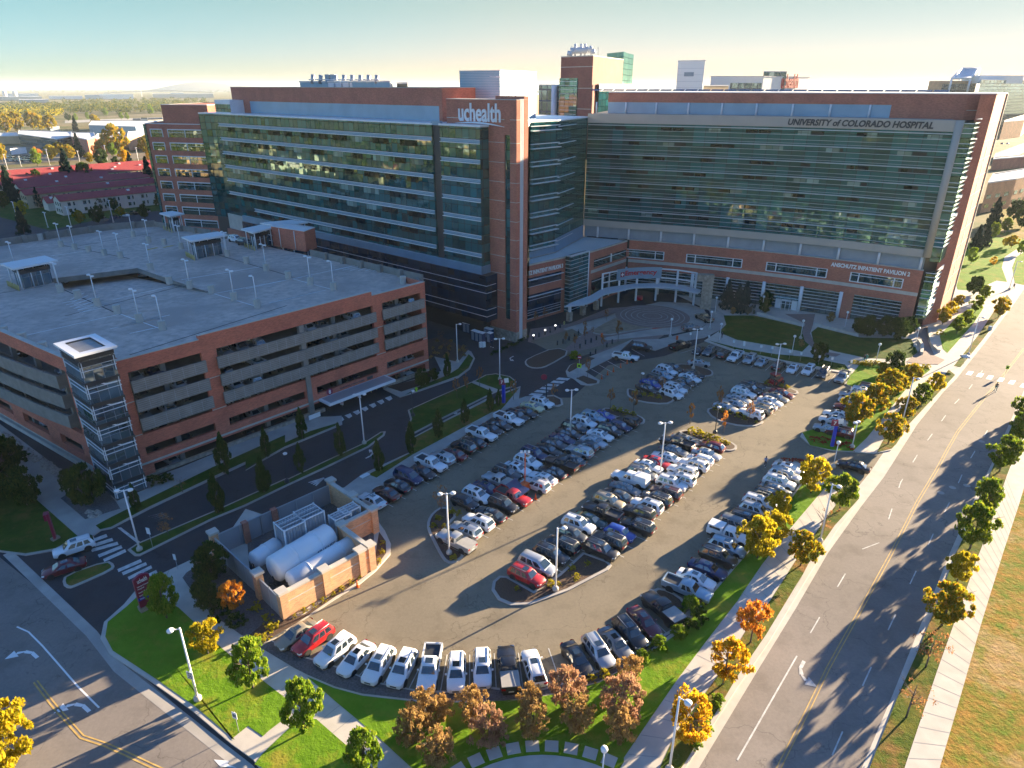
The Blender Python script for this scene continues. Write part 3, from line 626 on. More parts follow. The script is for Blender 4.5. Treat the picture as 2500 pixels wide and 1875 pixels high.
# ---------------------------------------------------------------- painted markings
def paint(polys, name, m='worn_white', z=.03):
    mb = MB()
    for p in polys:
        a = sum(p[i][0] * p[(i + 1) % len(p)][1] - p[(i + 1) % len(p)][0] * p[i][1] for i in range(len(p)))
        mb.poly([(*q, z) for q in (p if a > 0 else p[::-1])])
    return struct(name, mb, m)
def dash(line, wd, on=None, gap=None, start=0):
    "line of paint along a polyline; returns quads"
    out = []; L = [Vector(p) for p in line]; pos = -start
    for a, b in zip(L, L[1:]):
        d = (b - a); ln = d.length; d.normalize(); nn = Vector((-d.y, d.x)) * wd / 2
        if not on: out.append([tuple(a - nn), tuple(b - nn), tuple(b + nn), tuple(a + nn)]); continue
        t = 0
        while t < ln:
            ph = (pos + t) % (on + gap); step = (on - ph) if ph < on else (on + gap - ph); e = min(ln, t + step)
            if ph < on and e - t > .05: p, q = a + d * t, a + d * e; out.append([tuple(p - nn), tuple(q - nn), tuple(q + nn), tuple(p + nn)])
            t = e + 1e-4
        pos += ln
    return out
cl = PL('16:320,1659 560,1180 700,890 950,440 1190,0 12:1390,870 1540,620 1620,470 1700,330 8:1900,1340 1990,1240')
def shift(line, d):
    out = []
    for i, p in enumerate(line):
        a, b = Vector(line[max(0, i - 1)]), Vector(line[min(len(line) - 1, i + 1)]); t = (b - a).normalized(); out.append((p[0] - t.y * d, p[1] + t.x * d))
    return out
cl = [(10, 24)] + cl + PL('8:2212,950')
paint(dash(shift(cl, .15), .09) + dash(shift(cl, -.15), .09), 'centre_line', 'yellow_paint', .022)
lane_l = PL('16:0,1600 200,1250 460,795 680,420 940,-20 12:1110,1180 1260,720 1400,490 1530,310 1660,130 8:1790,1260 1900,1110')
paint(dash(lane_l[:3], .14) + dash(lane_l[2:], .12, 3.0, 6.2, 4), 'lane_line', 'worn_white', .024)
lane_r = PL('16:690,1659 960,1040 1180,560 1370,160 12:1520,1100 1660,830 1760,600 1990,220')
paint(dash(lane_r, .12, 3.0, 6.4, 1.5), 'lane_line', 'worn_white', .024)
paint([PL(f'8:{x},{y} {x+40},{y+5} {x+18},{y+34} {x-24},{y+28}') for x, y in ((1785, 1125), (1865, 1140), (1940, 1158), (2025, 1175), (2110, 1195), (2200, 1220))], 'crosswalk', 'white_paint', .026)
def curl_arrow(o, d, sc, mirror=1):
    "turn arrow: curved shaft and head"
    d = Vector(d).normalized(); nn = Vector((-d.y, d.x)) * mirror; o = Vector(o); q = []
    f = lambda x, y: tuple(o + d * x * sc + nn * y * sc)
    pts = [(0, 0), (.9, .05), (1.5, .35), (1.85, .85)]
    for (a, b), (c, e) in zip(pts, pts[1:]): q.append([f(a, b - .13), f(c + .1, e - .13), f(c - .08, e + .13), f(a, b + .13)])
    q.append([f(1.35, .85), f(2.3, .85), f(1.9, 1.65)]); return q
paint(curl_arrow(PL('16:515,835')[0], (-.66, -.75), 1.25), 'turn_arrow', 'worn_white', .024)
paint(curl_arrow(PL('13:690,1225')[0], (-.72, .55), 1.25), 'turn_arrow', 'white_paint', .024)
paint(curl_arrow(PL('13:290,810')[0], (-.72, .55), 1.25), 'turn_arrow', 'white_paint', .024)
paint([PL('13:1650,1595 1770,1605 1755,1630'), PL('13:1650,1595 1755,1630 1830,1659 1700,1650')], 'straight_arrow', 'white_paint', .024)
st = PL('13:130,570 220,610 330,720 470,880 600,1030 765,1195')
paint(dash(st, .16), 'lane_line', 'white_paint', .024)
yl = PL('13:260,1000 350,1120 430,1220 530,1330 620,1430 800,1490 960,1560 1150,1650 1400,1760')
paint(dash(yl, .14) + dash(shift(yl, .3), .12), 'centre_line', 'yellow_paint', .024)
paint([PL(f'9:{a},{b} {c},{d} {c+10},{d+22} {a+10},{b+22}') for a, b, c, d in ((690, 1165, 820, 1118), (720, 1195, 865, 1148), (700, 1235, 905, 1178), (755, 1278, 935, 1205), (795, 1312, 965, 1235), (905, 1390, 1085, 1312), (940, 1415, 1125, 1335), (985, 1450, 1165, 1360), (1025, 1485, 1205, 1395), (1070, 1512, 1250, 1428))], 'crosswalk', 'worn_white', .016)
paint([PL('9:905,1070 935,1068 1095,1190 1070,1198')] + [PL(f'9:{1140+i*22},{985+i*9} {1148+i*22},{982+i*9} {1260+i*16},{955+i*9} {1250+i*16},{955+i*9}') for i in range(4)] + [PL(f'10:{480+i*18},{720+i*8} {490+i*18},{724+i*8} {610-i*8},{690+i*6} {600-i*8},{682+i*6}') for i in range(4)], 'stop_line', 'worn_white', .016)
paint([PL(f'6:{700+i*62},{1495-i*27} {745+i*62},{1478-i*27} {760+i*62},{1500-i*27} {735+i*62},{1518-i*27}') for i in range(7)], 'crosswalk', 'worn_white', .016)
paint([PL(f'7:{285+i*42},{1310-i*24} {310+i*42},{1294-i*24} {400+i*42},{1302-i*24} {375+i*42},{1318-i*24}') for i in range(6)], 'crosswalk', 'worn_white', .016)
paint(curl_arrow(PL('10:925,535')[0], (.5, .6), 1.1) + curl_arrow(PL('6:1590,1490')[0], (.66, .75), 1.0) + curl_arrow(PL('7:170,1010')[0], (-.6, -.75), 1.1), 'turn_arrow', 'worn_white', .016)
# stall lines: one short line between neighbouring stalls (filled in with the car rows below)
# ---------------------------------------------------------------- buildings
V2 = lambda p, d, s: (p[0] + d[0] * s, p[1] + d[1] * s)
def AD(t, x, y, Y):
    "point of the sight line at depth Y: (X, Y, z)"
    X, Yp = px(t, x, y); u, v = X - 1250, Yp - 937.5; yy, k = FPX * CP - v * SP, -FPX * SP - v * CP
    return (u * Y / yy, Y, CAM_H + k * Y / yy)
def wallbox(mb, a, d, s0, s1, z0, z1, out, n, m=0, thick=.3):
    "slab on the wall line a+d*s, front face standing 'out' metres proud along n"
    p = Vector((a[0] + d[0] * s0 + n[0] * (out - thick), a[1] + d[1] * s0 + n[1] * (out - thick), z0))
    mb.obox(p, (d[0] * (s1 - s0), d[1] * (s1 - s0), 0), (n[0] * thick, n[1] * thick, 0), (0, 0, z1 - z0), m)
def quad_wall(mb, a, b, z0, z1, m=0, u0=0.0):
    L = math.dist(a, b); mb.face([mb.vert((*a, z0)), mb.vert((*b, z0)), mb.vert((*b, z1)), mb.vert((*a, z1))], m, [(u0, z0), (u0 + L, z0), (u0 + L, z1), (u0, z1)]); return u0 + L

# ---- parking garage
ga, gd = (-52.7, 83.7), (.668, .744); gn = (.744, -.668); GL = 54.2; DECK = 17.2
la, ld = (-58.5, 83.4), (-.825, .565); ln_ = (-.565, -.825)
gar = thing('parking_garage', 'open five storey red brick and concrete parking garage with car park deck on top', 'parking garage', (-52.7, 83.7, 0))
foot = [(-52.9, 85.0), (-17.3, 124.6), (-18.6, 129.2), (-46, 150.6), (-75.8, 172.6), (-96.2, 184.2), (-105.6, 179.6), (-121, 160), (-150, 140), (-110, 119.5), (-59.0, 85.2)]
hole = PL('5:480,480 930,690 1640,530 1060,330 370,415', DECK)
def poly_hole(outer, inner, z, up=True):
    bm = bmesh.new(); ed = []
    for ring in (outer, inner):
        vs = [bm.verts.new((*p, z)) for p in ring]
        ed += [bm.edges.new((vs[i], vs[(i + 1) % len(vs)])) for i in range(len(vs))]
    bmesh.ops.triangle_fill(bm, edges=ed, use_beauty=True); bmesh.ops.recalc_face_normals(bm, faces=bm.faces)
    if bm.faces and sum(f.normal.z for f in bm.faces) < 0: bmesh.ops.reverse_faces(bm, faces=bm.faces)
    bm.verts.index_update(); v = [tuple(q.co) for q in bm.verts]; f = [[q.index for q in p.verts] for p in bm.faces]; bm.free(); return v, f
mb = MB(); v, f = poly_hole(foot, hole, DECK); mb.v = v
for q in f: mb.face(q)
mb.build('roof_deck', 'deck_concrete', gar)
mb = MB()
for i in range(len(hole)):
    a, b = hole[i], hole[(i + 1) % len(hole)]
    if i in (0, 2, 3, 4): mb.poly([(*a, DECK), (*b, DECK), (*b, DECK - 1.0), (*a, DECK - 1.0)][::-1])
for i in range(len(foot)):
    a, b = foot[i], foot[(i + 1) % len(foot)]; mb.poly([(*a, DECK - .35), (*b, DECK - .35), (*b, DECK - .003), (*a, DECK - .003)])
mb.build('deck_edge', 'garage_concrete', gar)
mb = MB(); h = hole
mb.poly([(*h[1], DECK - .01), (*h[2], DECK - .01), (h[3][0] - 12, h[3][1] + 10, DECK - 3.4), (h[4][0] - 12, h[4][1] + 10, DECK - 3.4), (h[4][0] - 3, h[4][1] - 3, DECK - 3.0)])
mb.build('ramp', 'deck_concrete', gar)
for k, z in enumerate((-.6, 1.95, 4.9, 7.85, 10.8, 13.75)):
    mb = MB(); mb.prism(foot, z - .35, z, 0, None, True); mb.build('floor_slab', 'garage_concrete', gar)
mb = MB()
inner = off_poly(foot, 13)
for i in range(len(inner)):
    a, b = inner[i], inner[(i + 1) % len(inner)]; mb.poly([(*a, 0), (*b, 0), (*b, 13.4), (*a, 13.4)]); mb.poly([(*a, 0), (*b, 0), (*b, 13.4), (*a, 13.4)][::-1])
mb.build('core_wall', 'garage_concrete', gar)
# brick front
mb = MB()
W = lambda s0, s1, z0, z1, out=0.0, m=0, th=.6: wallbox(mb, ga, gd, s0, s1, z0, z1, out, gn, m, th)
for s0, s1 in ((-.3, 1.0), (11.15, 13.4), (42.0, 44.1), (53.15, 54.3)): W(s0, s1, 6.9, 16.4)
W(-.3, 11.15, 16.4, 18.35); W(11.15, 42.0, 16.4, 18.95); W(42.0, 54.3, 16.4, 18.2)
W(-.3, 54.3, 4.95, 6.9)
for s0, s1 in ((-.3, .9), (11.15, 13.4), (26.9, 29.1), (42.1, 44.15), (53.25, 54.3)): W(s0, s1, 3.6, 4.95)
W(-.3, 54.3, 2.65, 3.6)
for s0, s1 in ((-.3, 1.5), (53.35, 54.3)): W(s0, s1, .6, 2.35)
W(-.3, 29.2, 2.0, 2.35); W(43.3, 54.3, 2.0, 2.35); W(29.2, 43.3, 2.28, 2.35)
# return walls
wallbox(mb, (-52.9, 83.9), (-gn[0], -gn[1]), 0.3, 2.2, 0, 18.35, 0, (-gd[0], -gd[1]), 0, .5)
wallbox(mb, V2(ga, gd, 54.3), (-gn[0], -gn[1]), 0.62, 5.2, 0, 18.2, 0, gd, 0, .5)
mb.build('brick_wall', 'garage_brick', gar)
mb = MB()
wallbox(mb, ga, gd, -.32, 54.32, 2.35, 2.65, .04, gn, 0, .66)
for s0, s1, z in ((-.32, 11.15, 18.35), (11.15, 42.0, 18.95), (42.0, 54.32, 18.2)): wallbox(mb, ga, gd, s0, s1, z, z + .1, .05, gn, 0, .7)
for s0, s1 in ((-.3, 1.0), (11.15, 13.4), (42.0, 44.1), (53.15, 54.3)): wallbox(mb, ga, gd, s0, s1, 12.1, 12.22, .025, gn, 0, .1); wallbox(mb, ga, gd, s0, s1, 7.0, 7.12, .025, gn, 0, .1)
mb.build('stone_band', 'pale_concrete', gar)
for s0, s1 in ((-.2, 30.2), (43.0, 54.3)): mb = MB(); wallbox(mb, ga, gd, s0, s1, -.1, .65, .03, gn, 0, .6); mb.build('stone_plinth', 'stone', gar)
for s0, s1 in ((1.0, 11.4), (13.1, 27.6), (27.6, 42.3), (43.8, 53.6)):
    for z0, z1 in ((13.45, 15.25), (10.55, 12.4), (7.65, 9.5)):
        mb = MB(); wallbox(mb, ga, gd, s0, s1, z0, z1, .55, gn, 0, .3)
        n_ = int((s1 - s0) / 1.6)
        for i in range(1, n_): wallbox(mb, ga, gd, s0 + i * (s1 - s0) / n_ - .015, s0 + i * (s1 - s0) / n_ + .015, z0 + .1, z1 - .1, .57, gn, 1, .03)
        for k in range(5): wallbox(mb, ga, gd, s0 + .1, s1 - .1, z0 + .25 + k * .3, z0 + .28 + k * .3, .562, gn, 1, .02)
        mb.build('spandrel', ['garage_concrete', 'grey_metal'], gar)
for s in (27.6,):
    mb = MB(); wallbox(mb, ga, gd, s - .45, s + .45, 0, 16.4, .2, gn, 0, .8); mb.build('column', 'garage_concrete', gar)
for s in (6.2, 20.5, 34.9, 48.8):
    mb = MB(); wallbox(mb, ga, gd, s - .35, s + .35, -.5, DECK - .4, -1.8, gn, 0, .7); mb.build('column', 'garage_concrete', gar)
# left front
mb = MB()
for s0, s1, z0, z1 in ((0, 2.8, 0, 18.4), (2.8, 60, 16.4, 18.4), (2.8, 60, 4.5, 6.6), (2.8, 4.2, 2.2, 4.5), (11.0, 15.0, 2.2, 4.5), (23.5, 27.5, 2.2, 4.5), (36, 40, 2.2, 4.5), (2.8, 60, 1.55, 2.9)): wallbox(mb, la, ld, s0, s1, z0, z1, 0, ln_, 0, .6)
mb.build('brick_wall', 'garage_brick', gar)
mb = MB(); wallbox(mb, la, ld, 0, 60, 18.4, 18.5, .05, ln_, 0, .7); wallbox(mb, la, ld, 0, 60, 1.4, 1.6, .05, ln_, 0, .7); wallbox(mb, la, ld, 0, 60, -.1, .7, .05, ln_, 0, .7); mb.build('stone_band', 'pale_concrete', gar)
for z0, z1 in ((13.3, 15.3), (10.3, 12.3), (7.2, 9.2)):
    mb = MB(); pts = []
    for i in range(17):                      # these panels bow out from the wall
        s = 5.2 + i * 55 / 16; bow = .5 + 2.2 * math.sin(math.pi * min(1, i / 15.0)) ** .8 * .55
        pts.append((la[0] + ld[0] * s + ln_[0] * bow, la[1] + ld[1] * s + ln_[1] * bow))
    for a, b in zip(pts, pts[1:]):
        e = (b[0] - a[0], b[1] - a[1], 0); mb.obox((*a, z0), e, (-ln_[0] * .3, -ln_[1] * .3, 0), (0, 0, z1 - z0))
    wallbox(mb, la, ld, 4.9, 5.2, z0, z1, .5, ln_, 0, 3)
    mb.build('spandrel', 'garage_concrete', gar)
for i in range(7):
    mb = MB(); wallbox(mb, la, ld, 5.6 + i * 8, 6.2 + i * 8, -.5, DECK - .4, -.6, ln_, 0, .6); mb.build('column', 'garage_concrete', gar)
# parapets on the far sides
for a, b, hh in (((-17.2, 128.6), (-45.0, 150.4), 1.3), ((-76.3, 172.8), (-96.2, 184.4), 1.3), ((-96.2, 184.4), (-105.8, 179.8), 1.6), ((-105.8, 179.8), (-121.3, 160.2), 1.6), ((-121.3, 160.2), (-150, 140.2), 1.6), ((-62, 161.5), (-75.5, 172.3), 1.3), ((-17.0, 124.8), (-18.4, 128.6), .8)):
    mb = MB(); d = Vector((b[0] - a[0], b[1] - a[1])); nn = Vector((-d.y, d.x)).normalized() * .25
    mb.obox((*a, DECK - .3), (*d, 0), (*nn, 0), (0, 0, hh + .3)); n_ = int(d.length // 6)
    for i in range(1, n_ + 1): q = Vector(a) + d * (i / (n_ + 1)) + nn * 2.2; mb.box(q.x, q.y, DECK, .9, .9, hh + .15, math.atan2(d.y, d.x))
    mb.build('parapet', 'garage_concrete', gar)
# entrance canopy, number sign, lettering
mb = MB(); wallbox(mb, ga, gd, 29.2, 43.4, 2.28, 2.72, 3.2, gn, 0, 3.16); wallbox(mb, ga, gd, 29.6, 43.0, 2.72, 2.76, 2.9, gn, 1, 2.6)
mb.build('entrance_canopy', ['white_metal', 'grey_metal'], gar)
mb = MB(); c = V2(V2(ga, gd, 31.4), gn, .02); mb.lathe((*c, 3.35), (*gn, 0), [(0, .62), (.12, .62)], 24); disc = mb.build('number_sign', 'sign_maroon', gar)
lettering('8', (*V2(V2(c, gd, -.2), gn, .12), 2.98), (*gd, 0), (0, 0, 1), .42, 'white_paint', disc, .74, .02)
lettering('PARKING STRUCTURE', (*V2(V2(ga, gd, 33.6), gn, .01), 3.0), (*gd, 0), (0, 0, 1), 5.2, 'dark_metal', gar, .32, .03)
mb = MB(); wallbox(mb, ga, gd, 39.4, 40.6, 3.0, 3.5, .2, gn, 0, .19); mb.build('wall_box', 'dark_metal', gar)
# stripes on the deck
def deckpaint(s, wd=.14, m='worn_white'):
    pts = PL(s, DECK); mb = MB()
    for q in dash(pts, wd): 
        a = sum(q[i][0] * q[(i + 1) % 4][1] - q[(i + 1) % 4][0] * q[i][1] for i in range(4)); mb.poly([(*p, DECK + .012) for p in (q if a > 0 else q[::-1])])
    return mb
mb = MB(); cuts = ['5:130,865 930,685', '5:1650,528 2330,400', '5:930,685 1240,800', '5:1650,528 1990,630', '5:1240,800 1255,812', '6:350,410 700,505', '6:0,490 870,305', '5:870,575 1340,465', '5:390,238 640,200', '5:1400,420 2000,322']
for k in range(8): cuts += [f'5:{1000+k*48},{835-k*9} {1180+k*48},{795-k*9}' if k < 2 else f'5:{640-k*14},{715-k*20} {860-k*30},{660-k*20}', f'6:{690+k*58},{345-k*-2} {820+k*45},{318+k*2}']
for k in range(6): cuts += [f'5:{850+k*60},{800-k*14} {1010+k*60},{762-k*14}', f'6:{480-k*60},{530+k*14} {620-k*60},{500+k*14}', f'5:{480+k*30},{600+k*14} {630+k*30},{570+k*14}']
for s in cuts: q = deckpaint(s, .22 if s in cuts[8:10] else .17); o_ = len(mb.v); mb.v += q.v; [mb.face([i + o_ for i in f]) for f in q.f]
mb.build('deck_markings', 'white_paint', gar)
for s in ('5:0,525 330,470', '5:480,492 925,690', '5:460,150 1000,258', '5:1600,205 2250,395', '5:1290,445 1620,515', '5:600,160 1180,60', '6:0,95 620,60', '5:500,700 1400,470', '5:1000,1000 2212,620'): q = deckpaint(s, .22); q.v = [(x, y, z - .004) for x, y, z in q.v]; q.build('deck_joint', 'asphalt', gar)
mb = MB()
for s in ('5:1135,190 1215,172', '5:1258,172 1335,156'): q = deckpaint(s, .9); o_ = len(mb.v); mb.v += q.v; [mb.face([i + o_ for i in f]) for f in q.f]
mb.build('deck_markings', 'yellow_paint', gar)
# glass stair tower at the corner
A_, B_, C_, D_ = (-58.6, 82.2), (-53.9, 78.2), (-51.3, 81.3), (-56.0, 85.3)
tw = thing('stair_tower', 'glass stair tower with white flat roof at the front corner of the garage', 'stair tower', (*B_, 0))
mb = MB(); ctr4 = [A_, B_, C_, D_]
for i in range(4): quad_wall(mb, ctr4[i], ctr4[(i + 1) % 4], .3, 20.7)
mb.build('glass_wall', 'lobby_glass', tw)
def ring(mb, pts, z0, z1, out, th=.2, m=0):
    big = off_poly(pts, -out); small = off_poly(pts, th - out)
    for i in range(len(big)):
        j = (i + 1) % len(big); a, b, c, d = big[i], big[j], small[j], small[i]
        mb.poly([(*a, z0), (*b, z0), (*b, z1), (*a, z1)], m); mb.poly([(*a, z1), (*b, z1), (*c, z1), (*d, z1)], m); mb.poly([(*d, z0), (*c, z0), (*b, z0), (*a, z0)], m)
for k in range(7): mb = MB(); ring(mb, ctr4, 2.1 + k * 2.98 - (.3 if k == 6 else 0), 2.65 + k * 2.98 - (.2 if k == 6 else 0), .09); mb.build('floor_band', 'dark_metal', tw)
mb = MB()
for k in range(7):
    z = .4 + k * 2.98
    for zz in (.75, 1.35): ring(mb, ctr4, z + zz, z + zz + .07, .07, .1)
    for (a, b) in ((B_, C_), (A_, B_)):
        d = Vector((b[0] - a[0], b[1] - a[1])); n = Vector((d.y, -d.x)).normalized() * .05
        for f in (.03, .97): mb.box(a[0] + d.x * f + n.x, a[1] + d.y * f + n.y, z, .09, .09, 2.0, math.atan2(d.y, d.x))
        # stair flights seen behind the glass, drawn on it as stringers
        p, q, s_, r_ = [Vector(a) + d * f_ + n * 1.2 for f_ in (.15, .42, .58, .9)]
        if a == B_:
            for P_, Q_, z1, z2 in ((p, q, 1.75, 1.7), (q, s_, 1.7, 1.35), (s_, r_, 1.35, 1.3)): mb.obox((*P_, z + z1), (*(Q_ - P_), z2 - z1), (*(n * .3), 0), (0, 0, .2))
mb.build('white_frame', 'white_metal', tw)
rp = off_poly(ctr4, -.5); mb = MB(); mb.prism(off_poly(ctr4, -.1), 20.5, 21.2, 1, 1, True); ring(mb, rp, 21.2, 21.5, 0, 1.0)
mb.build('roof', ['white_metal', 'dark_metal'], tw)
mb = MB(); q = off_poly(rp, 1.0); mb.poly([(*p, 21.3) for p in q]); mb.build('roof_deck', 'roof_gravel', tw)
mb = MB(); mb.prism(off_poly(ctr4, -.05), -.1, .3, 0); mb.build('plinth', 'dark_metal', tw)
# lift lobbies on the deck
def lobby(roof, label, hh=4.3, nb=7):
    rp = PL(roof, DECK + hh); cx = sum(p[0] for p in rp) / 4; cy = sum(p[1] for p in rp) / 4
    a = sum(rp[i][0] * rp[(i + 1) % 4][1] - rp[(i + 1) % 4][0] * rp[i][1] for i in range(4)); rp = rp if a > 0 else rp[::-1]
    t = thing('lift_lobby', label, 'lift lobby', (cx, cy, DECK), 'glass lobbies on the garage deck')
    mb = MB(); mb.prism(rp, DECK + hh - .35, DECK + hh, 0, 0, True); mb.build('roof', 'white_roof', t)
    b = off_poly(rp, 1.35); mb = MB()
    for i in range(4): quad_wall(mb, b[i], b[(i + 1) % 4], DECK, DECK + hh - .9)
    mb.build('glass_wall', 'lobby_glass', t)
    mb = MB(); ring(mb, b, DECK + hh - 1.6, DECK + hh - .9, .12); mb.build('fascia', 'dark_metal', t)
    mb = MB()
    for p in off_poly(rp, .8): mb.tube((*p, DECK), (*p, DECK + hh - .35), .13, n=6)
    for i in range(4):
        for f in (.33, .66):
            p = Vector(b[i]).lerp(Vector(b[(i + 1) % 4]), f); mb.tube((*p, DECK), (*p, DECK + hh - .9), .09, n=4)
    mb.build('white_posts', 'white_metal', t)
    q = off_poly(rp, .1); a, d = Vector(q[0]), Vector(q[1]); e = Vector(q[3])
    for i in range(nb):
        p = a.lerp(d, (i + .5) / nb); b_ = MB(); b_.tube((*p, DECK), (*p, DECK + 1.1), .11, n=7)
        o = b_.build('bollard', 'safety_yellow', None, (p.x, p.y, DECK)); o.location = (p.x, p.y, DECK)
        tag(o, 'small yellow bollard in front of the ' + label, 'bollard', 'yellow bollards by the deck lobbies')
lobby('5:0,295 100,335 445,268 345,232', 'glass lift lobby nearest the stair tower')
lobby('5:1400,88 1475,122 1755,72 1680,48', 'glass lift lobby in the middle of the deck')
lobby('1:1228,1168 1310,1194 1422,1172 1330,1152', 'glass lift lobby at the far left corner', 4.3, 4)
lobby('1:1857,1290 1950,1320 2112,1278 2060,1250', 'glass lift lobby against the brick block', 4.3, 5)
blk = thing('stair_block', 'windowless red brick stair block on the garage deck beside a glass lobby', 'stair block', (-50, 158, DECK))
bp = PL('6:215,160 470,205 550,172', DECK); bp = [bp[0], bp[1], bp[2], V2(bp[0], (bp[2][0] - bp[1][0], bp[2][1] - bp[1][1]), 1.0)]
mb = MB(); mb.prism(bp, DECK, DECK + 4.6); mb.build('wall', 'garage_brick', blk)
mb = MB(); ring(mb, bp, DECK + 4.6, DECK + 4.75, .05, .4); mb.poly([(*p, DECK + 4.62) for p in bp]); mb.build('roof', 'white_roof', blk)
mb = MB()
for f in (.25, .7):
    p = Vector(bp[0]).lerp(Vector(bp[1]), f); d = Vector(bp[1]) - Vector(bp[0]); n = Vector((d.y, -d.x)).normalized() * .12; mb.tube((*(p + n), DECK), (*(p + n), DECK + 4.4), .09, n=6)
mb.build('downpipe', 'white_metal', blk)
cvp = PL('2:110,1412 350,1388 480,1408 260,1436', DECK + 4.4)
cv = thing('roof_canopy', 'long flat white canopy behind the brick stair block', 'canopy', (*cvp[0], DECK))
mb = MB(); mb.prism(cvp, DECK + 4.4, DECK + 4.7, 0, 0, True); mb.build('roof', 'white_roof', cv)
for p in off_poly(cvp, .5):
    mb = MB(); mb.tube((*p, 4), (*p, DECK + 4.4), .15, n=6); mb.build('post', 'white_metal', cv)

# ---- Inpatient Pavilion 3: long glass wing with the brick sign tower
F0, D_f, N_f = (-6.4, 143.4), (-.763, .647), (.647, .763); NO = (-.647, -.763)
p3 = thing('hospital_wing', 'long green glass hospital wing with brick sign tower and uchealth lettering', 'hospital', (*F0, 0))
S = lambda s, o=0.0: (F0[0] + D_f[0] * s + NO[0] * o, F0[1] + D_f[1] * s + NO[1] * o)
endL = S(105.6); endC = (endL[0] - 4.9, endL[1] + 1.6)
mb = MB()
u = 0.0
path = [S(0, -2.6), S(0), S(11.4), S(11.4, -1.3), S(13.7, -1.3), S(13.7), endL, endC]
for a, b in zip(path, path[1:]): u = quad_wall(mb, b, a, 14.9, 44.4, 0, -u - math.dist(a, b)) * 0 + u + math.dist(a, b)
mb.build('curtain_wall', 'curtain_glass', p3)
mb = MB(); body = [S(.3, -.3), S(105.3, -.3), (endC[0] + .4, endC[1] + .3), S(112, -26), S(30, -26), S(9, -12), S(.3, -6)]
mb.prism(body, .2, 44.3); mb.build('core', 'dark_metal', p3)
mb = MB(); mb.prism([S(-.2, .15), S(11.6, .15), S(11.6, -.5), S(13.5, -.5), S(13.5, .15), V2(endL, NO, .15), (endC[0], endC[1] - .15), S(112, -26), S(30, -26), S(9, -12), S(-.2, -6)], 44.4, 44.75); mb.build('roof_terrace', 'white_metal', p3)
for k in range(7):
    z = 41.2 - 3.82 * k
    for s0, s1 in ((0, 11.2), (13.9, 103 if k < 6 else 90)):
        mb = MB(); wallbox(mb, F0, D_f, s0, s1, z, z + .12, .4, NO, 0, .37); wallbox(mb, F0, D_f, s0, s1, z + .75, z + .83, .32, NO, 0, .3); wallbox(mb, F0, D_f, s0, s1, z + .2, z + .72, .03, NO, 1, .02)
        mb.build('sunshade', ['white_metal', 'blue_metal'], p3)
rw = random.Random(5)
for k in range(7):
    z = 41.2 - 3.82 * k - 1.35; s = 16 + rw.random() * 4
    while s < 100:
        wd = rw.choice((3.8, 5.7, 5.7)); dark = rw.random() < .8
        mb = MB(); wallbox(mb, F0, D_f, s, s + wd, z, z + 1.2, .03, NO, 0, .025); mb.build('window', 'vision_glass' if dark else 'blind_glass', p3); s += wd + rw.choice((1.9, 3.8, 3.8))
mb = MB(); wallbox(mb, F0, D_f, -.3, 97, 14.7, 16.4, .55, NO, 0, .6)
wallbox(mb, F0, N_f, -.5, 2.4, 14.7, 16.4, .3, (-D_f[0], -D_f[1]), 0, .4); mb.build('metal_band', 'blue_metal', p3)
mb = MB(); u = 0
for a, b in (((S(97, .9)), S(-2.0, .9)), (S(-2.0, .9), S(-2.0, -2.6))): u = quad_wall(mb, a, b, 4.4, 14.7, 0, u)
mb.build('lower_glazing', 'dark_glass', p3)
mb = MB(); mb.poly([(*S(97, .9), 4.4), (*S(97, -3), 4.4), (*S(-2.0, -3), 4.4), (*S(-2.0, .9), 4.4)]); mb.poly([(*S(97, .9), 14.68), (*S(-2.0, .9), 14.68), (*S(-2.0, -3), 14.68), (*S(97, -3), 14.68)]); mb.build('soffit', 'dark_metal', p3)
mb = MB()
for z in (5.6, 7.1, 10.9, 12.5): wallbox(mb, F0, D_f, -2.05, 97, z, z + .09, 1.0, NO, 0, .12); wallbox(mb, S(-2.0, .9), N_f, 0, 3.0, z, z + .09, .08, (-D_f[0], -D_f[1]), 0, .1)
mb.build('glazing_bar', 'white_metal', p3)
mb = MB(); wallbox(mb, F0, D_f, 0.6, 97, 0, 4.4, -2.2, NO, 0, .5); mb.build('stone_base', 'stone', p3)
mb = MB(); q = [endL, (endL[0] - 12, endL[1] + 9)]; wallbox(mb, F0, D_f, 97, 106, 8, 16, .3, NO, 0, .5); mb.build('pale_panel', 'pale_concrete', p3)
mb = MB(); wallbox(mb, F0, D_f, 84, 106, 0, 11.5, 1.2, NO, 0, 2); mb.build('brick_base', 'brick', p3)
mb = MB(); wallbox(mb, F0, D_f, 11.2, 14, 44.4, 45.2, .1, NO, 0, .8); mb.build('roof_vent', 'blue_metal', p3)
# brick attic with the recessed metal band
mb = MB(); at = [S(15.5, -5), S(102.5, -5), S(102.5, -28), S(15.5, -28)]; mb.prism(at, 44.75, 51.5); mb.build('brick_attic', 'brick', p3)
mb = MB(); ring(mb, at, 51.5, 51.62, .06, .5); mb.poly([(*p, 51.45) for p in at]); mb.build('coping', 'pale_concrete', p3)
mb = MB(); wallbox(mb, S(0, -5), D_f, 16.5, 93, 44.8, 47.9, .04, NO, 0, .03); mb.build('metal_panel', 'blue_metal', p3)
mb = MB(); lb = [S(96.5, -.8), S(105, -.8), S(105, -8), S(96.5, -8)]; mb.prism(lb, 44.75, 48.2); [quad_wall(mb, lb[i], lb[(i + 1) % 4], 44.8, 47.0, 1) for i in range(0)]
wallbox(mb, S(0, -.8), D_f, 96.5, 105, 45.0, 47.1, .05, NO, 1, .04); wallbox(mb, lb[1], N_f, 0, 6, 45, 47.1, .05, D_f, 1, .04); mb.build('roof_lounge', ['white_metal', 'curtain_glass'], p3)
